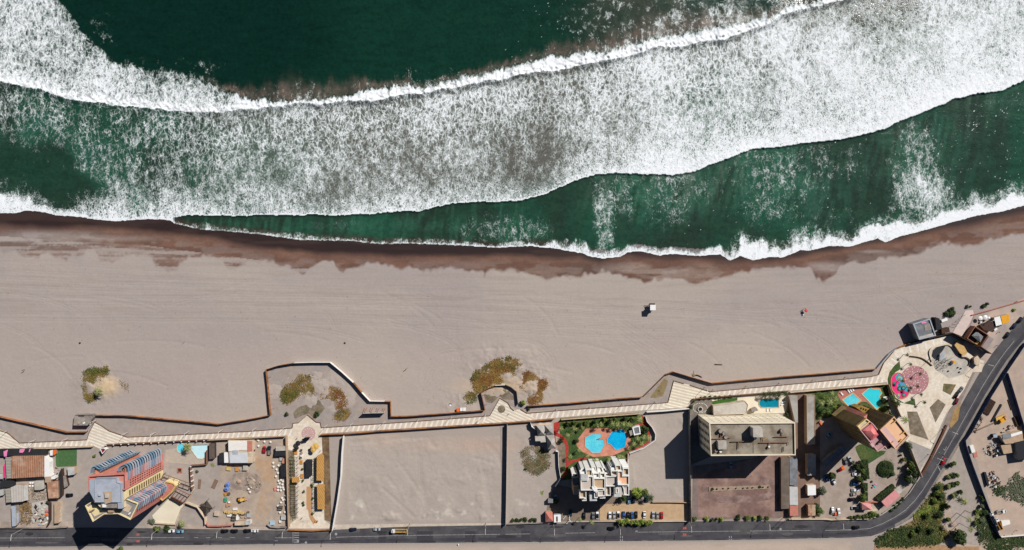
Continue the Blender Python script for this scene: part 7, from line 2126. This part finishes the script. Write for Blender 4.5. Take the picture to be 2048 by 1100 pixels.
for i,(x,y,l) in enumerate(((923,818,"big white bag against the hoarding, next to the orange box"),(929,818,"big white bag against the hoarding, second from the orange box"))):
 tag(MB().prism(inset(ccw([(P2(x-3,y-3)),(P2(x+3,y-3.5)),(P2(x+3,y+3.5)),(P2(x-3,y+4))]),.1),0,1.0).build("bulk_bag",M["white_paint"]),l,"bag")
t=thing("beach_chair","white slung beach chair on the sand left of the orange box","chair",P(901,809))
c=P(901,809)
MB().add([(c.x-.7,c.y-.9,.3),(c.x+.7,c.y-.9,.3),(c.x+.5,c.y+.2,.35),(c.x-.5,c.y+.2,.35)],[(0,1,2,3)]).build("seat",M["white_paint"],t)
MB().add([(c.x-.5,c.y+.22,.37),(c.x+.5,c.y+.22,.37),(c.x+.8,c.y+.9,1.1),(c.x-.8,c.y+.9,1.1)],[(0,1,2,3)]).build("backrest",M["white_paint"],t)
MB().tube([(c.x-.8,c.y-.9,0),(c.x-.6,c.y+.9,1.0)],.05,4).build("leg",M["steel_dark"],t)
MB().tube([(c.x+.8,c.y-.9,0),(c.x+.6,c.y+.9,1.0)],.05,4).build("leg",M["steel_dark"],t)
# ------------------------------------------------------------ building yard clutter
def blobmesh(name,m,seed,rx,ry,rz):
 bm=bmesh.new()
 bmesh.ops.create_icosphere(bm,subdivisions=2,radius=1)
 for v in bm.verts:
  k=1+.18*mnoise.noise(v.co*1.7+Vector((seed,0,0)))
  v.co=Vector((v.co.x*rx*k,v.co.y*ry*k,max(-.25,v.co.z)*rz*k+.25*rz))
 me=bpy.data.meshes.new(name); bm.to_mesh(me); bm.free()
 me.materials.append(m)
 o=bpy.data.objects.new(name,me); col.objects.link(o)
 return o
o=blobmesh("bulk_bag",M["sack_white"],1,.78,.72,.75); tag(o,"bag","bag"); first_mesh_proto("sack",o)
sacks=[(516.7,880.7),(529,883.5),(541,884),(517,892),(546.5,926),(547,933.5),(557,931),(553,939),(556,946),(552,953),(557,962),(562,960),(566,963),(559,967),(565,969),(556,974),(561,975),(566,975),(556,980),(562,981),(568,979),(564,996),(571,991),(566,1000),(571,999),(562,1005),(556,1012),(572,1010),(560,1025),(570,1024),(503,974),(497,978),(500,984)]
for i,(x,y) in enumerate(sacks):
 l="white bulk bag in the yard, %s" % (("by the red car, northmost of four by the wall","above the red car","above the dark pickup","left of the red car") [i] if i<4 else
  "on the rubble heap, %s of three" % ORD[i-30] if i>=30 else "along the plaza wall, %s counting from the north" % ORD[i-4])
 place("sack",P(x,y),i*1.3,l,"bulk bags of the building yard",(1,1,1))
t=thing("rubble_heap","broken concrete heap in the middle of the building yard","rubble heap",P(502,966))
heap=MB()
r_=random.Random(8)
for i in range(200):
 a,q=r_.uniform(0,6.283),r_.random()**.6
 x,y=502+(15+5*math.sin(3*a+1))*q*math.cos(a)+3,966+(11+6*math.sin(2*a))*q*math.sin(a)
 s=r_.uniform(.2,.6)
 z=1.3*(1-q)*r_.random()
 heap.box(P2(x,y),s*1.5,s,z,z+s*.7,r_.uniform(0,3),False)
heap.build("block",M["rubble"],t); kids(t)[0]["kind"]="stuff"
o=blobmesh("mound",M["rubble"],4,2.6,3.4,.7); o.parent=t; o.location=(.8,-.4,0)
t=tag(blobmesh("sand_heap",M["rust_soil"],5,1.5,1.3,.6),"small orange sand heap left of the rubble heap","sand heap"); t.location=P(478,963)
sheet("ground",[(q[0]*(1+.0),q[1]) for q in Z([(545,440),(590,400),(700,385),(790,400),(835,450),(838,540),(800,580),(730,600),(690,560),(640,545),(560,560),(520,500)],340,860,4.585)],.045,mat("dug_soil",(164,146,132),var=.25,scale=.5,c2=(138,122,110),s2=.2),"ring of darker dug soil round the rubble heap")
def tank(px,py,r_,h,m,label,group=None,name="water_tank"):
 t=thing(name,label,"tank",P(px,py),0,group)
 c=P2(px,py)
 MB().cyl(c,r_,0,h*.85,18).build("body",m,t)
 MB().cyl(c,r_,h*.852,h,18,r_*.55).build("dome",m,t)
 MB().cyl(c,r_*.28,h+.002,h+.12,12).build("lid",M["steel_dark"],t)
 return t
tank(456.3,968.5,1.35,1.6,M["tank_blue"],"blue water tank in the building yard, upper of two","blue water tanks")
tank(454.6,977,1.35,1.6,M["tank_blue"],"blue water tank in the building yard, lower of two","blue water tanks")
def crate(px,py,w,d,h,m,label,rot=0,group=None,z=0):
 t=thing("crate",label,"crate",P(px,py,z),R(rot),group)
 MB().box((0,0),w,d,.06,h).build("box",m,None,top=True).parent=t
 for s in (-1,1):
  MB().box((0,s*d*.36),w*1.04,.12,h+.002,h+.06).build("batten",M["concrete_pale"],None,top=True).parent=t
 return t
CR=[(452,987.5,1.3,1.8,.9,"wood_warm","tan crate under the blue tanks"),(458,987,1.6,1.5,1.0,"shade_net","dark brown crate right of the tan one under the blue tanks"),(452,998.5,1.5,2.4,1.0,"teal_green","green metal crate in the building yard"),(455,1010,1.1,1.6,.8,"hotel_orange","orange crate above the row of yellow stacks"),(459.5,1009.5,1.4,1.1,.8,"wood_warm","tan crate above the row of yellow stacks"),
      (458.5,1004,1.0,1.0,.8,"white_paint","white crate between the green one and the yellow stacks"),(470.5,1017.5,2.6,1.3,.7,"white_paint","white tray on the sand above the yellow stacks"),(459.5,1030,2.4,1.3,1.0,"white_paint","white crate below the yellow stacks"),(469,1034.5,2.4,3.0,1.4,"shade_net","dark green grey crate below the yellow stacks"),(476,1034.5,1.3,2.6,1.4,"white_paint","tall white crate right of the dark green grey one"),
      (499,1030,2.6,2.2,1.2,"pale_roof","pale crate at the east end of the yellow stacks"),(435,1026.5,3.0,2.4,1.4,"wall_cream","cream crate beside the black peaked canopy"),(458,936.5,2.6,2.2,.8,"hotel_ochre","yellow crate south of the yard house, left one"),(474.5,938,1.8,2.4,.8,"wood_warm","tan crate south of the yard house, middle one"),(492,935,2.6,2.8,1.4,"concrete_pale","pale wire crate south of the yard house, right one"),(484,939,2.4,1.0,.6,"concrete_pale","low pale crate south of the yard house"),
      (563,917.5,1.8,1.8,1.0,"blue_grey","blue grey crate by the black ribbed canopy"),(568,921,2.0,3.0,1.0,"hotel_orange","orange crate by the black ribbed canopy"),(551,977.5,1.2,1.8,.8,"tower_red","red crate left of the bulk bags"),(561,1015,2.6,2.2,1.2,"shade_net","dark crate among the bags by the plaza wall"),(568,1034,2.8,2.6,1.2,"pale_roof","beige crate near the yard gate"),(545,1045,2.6,2.4,1.0,"skyblue_","pale blue crate by the grey curved wall"),(561,1042.5,1.4,1.3,.9,"white_paint","white crate near the yard gate"),(404,947,0,0,0,None,"")]
M["skyblue_"]=mat("crate_blue",(160,190,206),var=.1)
for x,y,w,d,h,m,l in CR:
 if m:
  crate(x,y,w,d,h,M[m],l,rnd.uniform(-8,8),"crates of the building yard")
for i in range(9):
 crate(451+i*4.4,1022.5+(i % 3)*.8+i*.15,1.2,1.3-.1*(i % 2),.9+.3*(i % 3),M["gold" if i % 3 else "hotel_ochre"],"yellow stack of boards in the row above the white crates, %s from the left" % ORD[i],rnd.uniform(-20,20),"yellow board stacks")
for i,(x,y) in enumerate(((480,1030),(485,1033),(489,1028),(493,1034),(497,1024))):
 crate(x,y,1.2,.9,.9,M["rust_roof" if i % 2 else "timber_dark"],"dark scrap box at the right end of the yellow stacks, %s from the left" % ORD[i],rnd.uniform(-30,30),"dark scrap boxes")
for x,y,w,d,rot,l in ((429.5,968,2.4,5.0,-25,"brown grating lying on the hotel yard"),(399,968,1.6,5.0,-5,"pale slatted pallet lying on the hotel yard by the wall")):
 t=thing("pallet",l,"pallet",P(x,y),R(rot))
 for k in range(7):
  MB().box((0,-d/2+d*k/6),w,d/9,.1,.18).build("slat",M["wall_brown"],None,top=True).parent=t
 MB().box((-w*.4,0),.12,d,0,.098).build("bearer",M["timber_dark"],None,top=True).parent=t
 MB().box((w*.4,0),.12,d,0,.098).build("bearer",M["timber_dark"],None,top=True).parent=t
t=thing("planter_box","square red rimmed planter in the hotel garden","planter",P(360,940))
MB().ribbon(ccw(PP([(356,936),(364,936),(364,944),(356,944)])),0,.6,.4,True).build("rim",M["salmon_tile"],t)
MB().sheet(PP([(356.5,936.5),(363.5,936.5),(363.5,943.5),(356.5,943.5)]),.3).build("soil",M["timber_dark"],t)
# ------------------------------------------------------------ kiosk plaza furniture
for x,y,w,d,l in ((592,903.5,1.8,3.0,"orange wooden bench box at the head of the planted strip"),(603,924,1.6,2.4,"orange wooden bench box beside the long black shelter, upper"),(604.5,952,1.6,2.6,"orange wooden bench box beside the long black shelter, lower"),(632.5,1043,1.6,1.2,"brown wooden bench box near the street fence")):
 t=thing("bench",l,"bench",P(x,y),0,"wooden benches of the plaza")
 MB().box((0,0),w,d,.32,.5).build("seat",M["wood_warm"],None,top=True).parent=t
 for s in (-1,1):
  MB().box((0,s*d*.38),w*.9,.25,0,.318).build("leg",M["timber_dark"],None,top=True).parent=t
pots=[(607,960),(608.5,982),(625,972),(624,968.5),(626,996),(608,1010),(626,1026),(624,921),(606,938),(607,1004)]
for i,(x,y) in enumerate(pots):
 shrub(x,y,.9,1.5,"small potted bush on the kiosk plaza, %s" % ("left of the tan paving's north end","left of the tan paving, second","right of the tan paving's north end","beside the dark steel frame","right of the tan paving's middle","left of the tan paving, lowest","right of the curved paving","at the black shelter's north east corner","left of the black shelter","left of the tan paving, third")[i],"potted bushes of the plaza","leaf_mid")
for x,y,r_,l in ((631,893,2.0,"golden parasol on the kiosk plaza, largest of three"),(624.5,895,1.2,"golden parasol on the kiosk plaza, left of the largest"),(626,900.5,1.5,"golden parasol on the kiosk plaza, lowest of three")):
 parasol(x,y,r_,3.6,M["gold"],l,"golden parasols of the plaza")
parasol(595.5,887,1.6,3.2,M["dark_tarp"],"black parasol on the kiosk plaza, left of the pink circle","black parasols")
parasol(593,896,1.3,3.0,M["dark_tarp"],"smaller black parasol above the orange bench box","black parasols")
t=house("booth","black rounded food booth below the round pink paving","booth",[(604,879),(608,876),(616,875),(618.5,877),(616,881),(607,883)],2.6,M["black_paint"],M["steel_dark"])
for i,(x,y) in enumerate(((603,900),(603.5,906),(603,911),(602,915))):
 crate(x,y,1.2,1.1,.9,M["rust_roof" if i==1 else "steel_dark" if i != 2 else "white_paint"],"small cart load on the plaza north of the wooden benches, %s from the north" % ORD[i],rnd.uniform(-20,20),"plaza carts")
for i,(x,y,l) in enumerate(((595,876,"person in dark clothes on the plaza near the pink circle"),(576,892,"person in dark clothes by the plaza's tan wall"),(642,901,"person in black at the plaza's east edge"),(605,1035,"person in black near the lettering on the plaza"),(636,1041,"person in black near the plaza's street fence"),(954.5,843,"person in black walking on the promenade by the empty lot"),(1018,827,"person in dark clothes on the banded square"),(1992,691,"person in black walking on the pavement beside the road"),(1996,664,"person in dark clothes by the ruined kiosk's corner"),(2031,603,"person in a red top at the beach wall near the right edge"))):
 person(x,y,30*i,M["tower_red"] if "red" in l else M["black_paint"],M["steel_dark"],M["black_paint"],l)
mb=MB()
for x,w,kind in ((602.3,.30,"I"),(604.6,.34,"H"),(607.3,.30,"L"),(610,.32,"I"),(612.5,.34,"C"),(615.4,.34,"J"),(618.5,.30,"I")):
 c=P2(x,1043.3-(x-602)*.07)
 mb.box(c,w,1.15,.065,.085,0,False)
 if kind in "LC":
  mb.box((c[0]+.36,c[1]-.5),.44,.2,.065,.0855,0,False)
 if kind=="C":
  mb.box((c[0]+.36,c[1]+.5),.44,.2,.065,.0855,0,False)
 if kind=="J":
  mb.box((c[0]-.34,c[1]-.5),.4,.2,.065,.0855,0,False)
 if kind=="H":
  mb.box((c[0]+.34,c[1]+.05),.3,.8,.065,.0855,0,False)
tag(mb.build("plaza_lettering",mat("letter_grey",(182,168,154),var=.1)),"row of faint worn grey strokes set in the kiosk plaza's paving","lettering")
# ------------------------------------------------------------ pools: loungers
def lounger_proto():
 t=thing("sun_lounger","lounger","sun lounger")
 MB().box((-.25,0),1.4,.62,.28,.36).build("seat",M["white_paint"],None,top=True).parent=t
 MB().add([(.46,-.31,.34),(1.0,-.31,.75),(1.0,.31,.75),(.46,.31,.34)],[(0,1,2,3)]).build("backrest",M["white_paint"],None,top=True).parent=t
 for x in (-.8,.35):
  for y in (-.26,.26):
   MB().box((x,y),.06,.06,0,.279).build("leg",M["white_paint"],None,top=True).parent=t
 proto("lounger",t)
lounger_proto()
for i,(x,y,r_) in enumerate(((1683,787,130),(1697,782,125),(1701,780,125),(1705,778,125))):
 place("lounger",P(x,y),R(r_),"white sun lounger on the dusky red deck, %s from the left" % ORD[i],"loungers of the red deck",(1.3,1.3,1.3))
for i,(x,y) in enumerate(((1770,794),(1774,797))):
 place("lounger",P(x,y),R(10),"white sun lounger on the grass east of the keyhole pool, %s of two" % ("left","right")[i],"loungers on the grass",(1.3,1.3,1.3))
for i in range(8):
 place("lounger",P(1688+i*4.6,816+i*1.9),R(-50),"white sun lounger in the row at the tower's foot, %s from the left" % ORD[i],"loungers at the tower's foot",(1.4,1.4,1.4))
for i,(x,y,r_) in enumerate(((1566,804,20),(1565,809,10),(1534,819,90),(1541,819,90))):
 place("lounger",P(x,y),R(r_),"white sun lounger on the cream terrace, %s" % ("right of the teal pool, upper","right of the teal pool, lower","below the teal pool, left","below the teal pool, right")[i],"loungers of the cream terrace",(1.2,1.2,1.2))
for i in range(26):
 a=6.283*i/26
 x,y=1400+14*math.cos(a),816+9.5*math.sin(a)
 o=tag(blobmesh("stone",M["white_paint"],i,.3,.28,.3),"white painted stone of the ring round the well","stone","white stones round the well") if i==0 else o0.copy()
 if i==0:
  o0=o
 else:
  col.objects.link(o)
 o.location=P(x,y,.06)
# ------------------------------------------------------------ playground and skate area
t=thing("playground","pink and teal rubber playground islet with round mounds","playground",P(1798,772))
pg=PP([(1781,757),(1786,748),(1795,744),(1804,747),(1809,756),(1811,768),(1818,776),(1819,784),(1814,794),(1806,798.5),(1796,797),(1791,788),(1784,782),(1781,770)])
MB().prism(inset(smooth_path(pg+[pg[0]])[:-1],.5),0,.16).build("floor",M["magenta"],t)
MB().ribbon(inset(smooth_path(pg+[pg[0]])[:-1],.2),0,.3,.45,True).build("kerb",M["hotel_orange"],t)
MB().prism(PP([(1791,752),(1796,747),(1804,751),(1808,765),(1817,778),(1814,784),(1806,780),(1797,779),(1794,770),(1799,764),(1792,760)]),.1,.19).build("inlay",M["play_teal"],t)
for x,y,q,m in ((1799,757,1.3,"hotel_ochre"),(1801,768,1.3,"tank_blue"),(1798.5,777,1.4,"lawn_turf"),(1806,776,1.4,"lawn_turf"),(1788,767,1.2,"lawn_dry"),(1807,789.5,1.2,"lawn_dry"),(1796.5,790,1.1,"play_teal")):
 MB().cyl(P2(x,y),q,.17,.32,18).build("mound",M[m],t)
 MB().cyl(P2(x,y),q*.55,.322,.5,14).build("mound_cap",M["play_teal" if m != "play_teal" else "hotel_ochre"],t)
t=thing("bowl","dark sunken bowl in the skate area's west side","skate bowl",P(1874,703))
MB().prism(EZ([(440,870),(520,800),(640,795),(590,880),(520,960),(470,1010),(420,960)],.2),.05,.2).build("floor",M["steel_dark"],t)
def curved(label,pts,h,th,m):
 p=smooth_path(EZ(pts,0),3)
 c=p[len(p)//2]
 t=thing("curved_bench",label,"bench",(c[0],c[1],0),0,"curved benches of the plaza")
 MB().ribbon(p,0,h-.12,th*.6).build("base",M["timber_dark"],t)
 MB().ribbon(p,h-.118,h,th).build("seat",m,t)
curved("curved pale bench with dark sides round the sunken bowl",[(420,1045),(395,980),(375,900),(395,850),(450,815),(560,785),(640,770),(710,785),(760,850)],.7,.9,M["plaza_beige"])
curved("curved dark bench arm at the skate area's north east",[(835,915),(885,985),(940,975),(1000,1010),(1015,1060),(990,1100)],.7,.8,M["timber_dark"])
curved("thin curved dark bench west of the skate area",[(70,960),(160,968),(260,990),(350,1050),(420,1110)],.6,.6,M["timber_dark"])
t=thing("climbing_frame","tangle of pale pipes and a yellow top in the skate area","climbing frame",P(1888,727))
r_=random.Random(12)
for i in range(26):
 x,y=r_.uniform(1875,1902),r_.uniform(716,738)
 a=P2(x,y); b=P2(x+r_.uniform(-5,5),y+r_.uniform(-4,4))
 z=r_.uniform(.8,2.6)
 MB().tube([(*a,.05),(*a,z),(*b,z),(*b,.05)],.1,5).build("pipe",M[("white_paint","concrete","steel_dark","blue_grey")[i % 4]],t)
MB().box(P2(1909,724,2),1.5,1.4,.1,2.2).build("lookout",M["machine_yellow"],t)
MB().prism(PP([(1884,706),(1890,704),(1888,718),(1880,716)],2.2),2.0,2.2,True,True).build("panel",M["blue_grey"],t)
for i,(x,y) in enumerate(((1903,727),(1915,735),(1918,744),(1921,737),(1896,742))):
 tag(MB().cyl(P2(x,y),.45,.05,.55,12).build("stool",M["steel_dark"]),"small dark stool in the skate area, %s from the left" % ORD[i],"stool","stools of the skate area")
for i,(x,y,r_) in enumerate(((1962,636.5,1.3),(1972,634.5,1.3),(1979,636,.8))):
 parasol(x,y,r_,2.6,M["white_paint"],"white parasol west of the pale blue kiosk, %s from the left" % ORD[i],"white parasols by the kiosk")
for i,(x,y,w,d) in enumerate(((1986.5,652,2.2,.9),(1989,658,2.0,1.6),(1960,644,1.0,1.0),(1974,644.5,1.1,.7))):
 crate(x,y,w,d,1.0,M["white_paint"],"white freezer box by the brown shade cloth, %s" % ("upper right","at its lower corner","leftmost","in front of the parasols")[i],30,"freezer boxes by the kiosk")
t=thing("stair_rail","dark pipe railing of the beach stairs west of the pink ramp","railing",P(1919,640))
for k in range(5):
 a,b=EZ([(715+k*48,470-k*38)],0)[0],EZ([(800+k*34,490-k*44)],0)[0]
 MB().tube([(*a,0),(*a,1),(*b,1),(*b,0)],.08,4).build("rung",M["steel_dark"],t)
# ------------------------------------------------------------ junk yards
def junk(label,poly,n,seed,smax=1.6,palette=("concrete_pale","steel_dark","rust_roof","wall_white","timber_dark","blue_grey"),name="scrap_item",hz=.9):
 r=random.Random(seed)
 xs_,ys_=[p[0] for p in poly],[p[1] for p in poly]
 k=0
 while k<n:
  x,y=r.uniform(min(xs_),max(xs_)),r.uniform(min(ys_),max(ys_))
  if not inpoly1(x,y,poly):
   continue
  w,d,h,a=r.uniform(.4,smax),r.uniform(.3,smax*.6),r.uniform(.3,hz),r.uniform(0,3.1)
  kind=r.randrange(3)
  mb=MB()
  if kind==0:
   mb.box(P2(x,y),w,d,0,h,a)
  elif kind==1:
   c=P2(x,y)
   mb.tube([(c[0]-w*math.cos(a)*.8,c[1]-w*math.sin(a)*.8,.15),(c[0]+w*math.cos(a)*.8,c[1]+w*math.sin(a)*.8,.15+h*.5)],.12,5)
  else:
   mb.cyl(P2(x,y),w*.35,0,h,10)
  mm=r.choice(palette)
  o=mb.build(name,M[mm])
  tag(o,label,"scrap",label)
  k+=1
junk("scrap piece heaped in the shacks' junk yard",[(66,1010),(90,1004),(100,1020),(100,1038),(96,1050),(66,1050),(64,1030)],70,3,1.7)
for x,y,m,l in ((95.5,1022,"tower_red","red car panel lying in the shacks' junk yard"),(95,1028.5,"orange_bright","orange metal panel lying in the shacks' junk yard")):
 tag(MB().box(P2(x,y),2.3,1.2,.3,.7,.1).build("panel",M[m]),l,"panel")
sheet("ground",PP([(64,1006),(92,1000),(103,1006),(103,1052),(64,1053)]),.03,M["concrete_pale"],"pale littered ground of the junk yard")
sheet("ground",PP([(56,970),(68,962),(92,964),(94,998),(76,1001),(56,998)]),.03,M["rubble"],"rubble strewn floor of a ruined lot between the shacks")
junk("rubble lump in the ruined lot between the shacks",[(58,978),(70,982),(88,982),(92,996),(74,999),(58,996)],45,6,1.2,("rubble","concrete_pale","concrete"),"rubble_lump",.6)
for i,(x,y) in enumerate(((61,966),(66,966),(60,972),(66,972))):
 o=tag(blobmesh("boulder",M["wall_white"],20+i,.7,.6,.6),"pale boulder beside the grey concrete shed, %s" % ("upper left","upper right","lower left","lower right")[i],"boulder","pale boulders of the ruined lot"); o.location=P(x,y)
junk("clutter beside the white lean-to of the shacks",[(101,934),(118,932),(120,952),(112,952),(101,950)],18,9,1.0)
house("shed","narrow dark sheet roof along the east edge of the shacks","shed",[(118,946),(123,936),(125,960),(123,993),(117,996)],2.4,M["dark_tarp"],M["timber_dark"])
house("shed","mossy grey fence top box on the dirt lot by the shacks","shed",[(126,952),(131,950),(136,972),(128,976)],2.0,M["concrete"],M["timber_dark"])
junk("scrap metal heaped outside the depot's white and grey office",[(1966,898),(1980,886),(1998,880),(2006,890),(2004,908),(1988,912),(1972,908)],80,13,1.8)
junk("rusty scrap on the heap beside the depot office",[(1986,882),(1998,876),(2002,886),(1990,890)],16,14,1.2,("rust_roof","salmon_tile"))
junk("brushwood and planks stacked against the blue roadside fence",[(1946,858),(1960,832),(1968,836),(1950,868)],40,15,1.6,("timber_dark","concrete","wall_brown","concrete_pale"))
junk("scrap in the pile by the depot's scrub",[(1968,950),(1986,940),(1996,952),(1998,966),(1988,976),(1974,972)],55,16,1.8)
junk("barrel and box by the depot office's north side",[(1996,866),(2012,852),(2030,850),(2030,862),(2008,872)],16,19,1.5,("steel_dark","timber_dark","concrete"))
t=house("skip","long dark steel skip beside the depot's scrap pile","skip",[(1968,945),(1972,944),(1979,971),(1975,973)],1.4,M["steel_dark"],M["steel_dark"])
t=house("tank_trailer","dark upright tank box at the scrap heap's north west","tank",Z([(595,750),(660,745),(650,790),(600,795)],1900,760,6.878,2.4),2.4,M["blue_grey"],M["steel_dark"],world=True)
t=house("box_trailer","flat white tarpaulin covered trailer in the depot's south","trailer",[(2003,1042),(2019,1040),(2021,1048),(2005,1053)],1.2,M["wall_white"],M["wall_white"])
def pipes(label,a,b,n,step,r_,m,group):
 """n pipes side by side from pixel a to b, each its own thing"""
 for i in range(n):
  dx,dy=step[0]*i,step[1]*i
  A,B=P(a[0]+dx,a[1]+dy),P(b[0]+dx,b[1]+dy)
  o=MB().tube([(A.x,A.y,r_),(B.x,B.y,r_)],r_,8).build("pipe",m)
  tag(o,label+", %s from the fence" % ORD[i],"pipe",group)
pipes("dark steel pipe of the wide stack by the roadside fence",(1966,825),(1981,798),5,(2.2,1.3),.38,M["timber_dark"],"pipes of the wide stack")
pipes("dark pipe lying apart in the depot",(1982,842),(2001,808),2,(1.6,.9),.35,M["steel_dark"],"pair of pipes lying apart")
pipes("thin dark bar by the inner blue fence",(2022,820),(2015,799),1,(1,1),.22,M["timber_dark"],"bars by the inner fence")
pipes("dark beam at the inner blue fence near the office",(2026,834),(2033,852),2,(5,-1.5),.5,M["timber_dark"],"beams at the inner fence")
tag(MB().box(P2(1943,897),2.2,4.6,0,1.0,.3).build("container",M["wall_white"]),"white and rust box against the blue fence's bend","container")
tag(MB().box(P2(1950,908),2.4,3.6,0,.3,.3).build("slab",M["salmon_tile"]),"rusty flat slab against the blue fence below the white box","slab")
person(2031,1060,20,M["rust_roof"],M["steel_dark"],M["black_paint"],"person in a rusty red top in the depot's south")
t=thing("hydrant","small white hydrant on the sand south of the road","hydrant",P(917,1089))
MB().cyl(P2(917,1089),.28,0,.9,10).build("body",M["white_paint"],t)
MB().box(P2(917,1088),.5,.5,.5,.7).build("cap",M["white_paint"],t)
t=thing("swing_gate","white barrier frames of the car park entrance","barrier",P(1138,1038))
for a,b in (((1126,1037),(1132,1031)),((1133,1046),(1139,1041)),((1138,1029),(1139,1036)),((1138,1038),(1143,1044))):
 MB().tube([(*P2(*a),.9),(*P2(*b),.9)],.14,5).build("bar",M["white_paint"],t)
 MB().box(P2(*a),.3,.3,0,1.1).build("post",M["white_paint"],t)
t=thing("litter_bin","orange box at the shadow's edge by the dark red car","bin",P(1684,935))
MB().box(P2(1684,935),1.7,1.5,0,1.2,.5).build("body",M["orange_bright"],t)
MB().box(P2(1684,935),1.75,1.55,1.202,1.3,.5).build("lid",M["orange_bright"],t)
t=thing("trailer","orange load on a little trailer between two cars at the street wall","trailer",P(1669.5,1026.5))
MB().box(P2(1669.5,1026.5),1.3,1.9,.3,1.0).build("bed",M["hotel_orange"],t)
MB().box(P2(1669.5,1026.5),.9,1.4,1.002,1.3).build("load",M["orange_bright"],t)
for s in (-1,1):
 MB().cyl((P2(1669.5,1026.5)[0]+s*.75,P2(1669.5,1026.5)[1]),.3,0,.5,10).build("wheel",M["tyre"],t)
parasol(1751.5,969.5,.6,1.6,M["pink_tarp"],"tiny pink parasol in the tower's grit yard","yard parasols")
parasol(1749.5,974,.6,1.6,M["play_teal"],"tiny blue parasol in the tower's grit yard","yard parasols")
tag(blobmesh("boulder",M["timber_dark"],31,.7,.7,.7),"dark round stone on the grit north of the tiny parasols","boulder").location=P(1743,963)
t=thing("slide","orange slide in the grass by the brown tower's shadow","slide",P(1641,846))
MB().box(P2(1641,846),1.0,3.2,.4,.7,.6).build("chute",M["orange_bright"],t)
MB().box(P2(1638,843),.8,.8,0,1.6,.6).build("ladder",M["salmon_tile"],t)
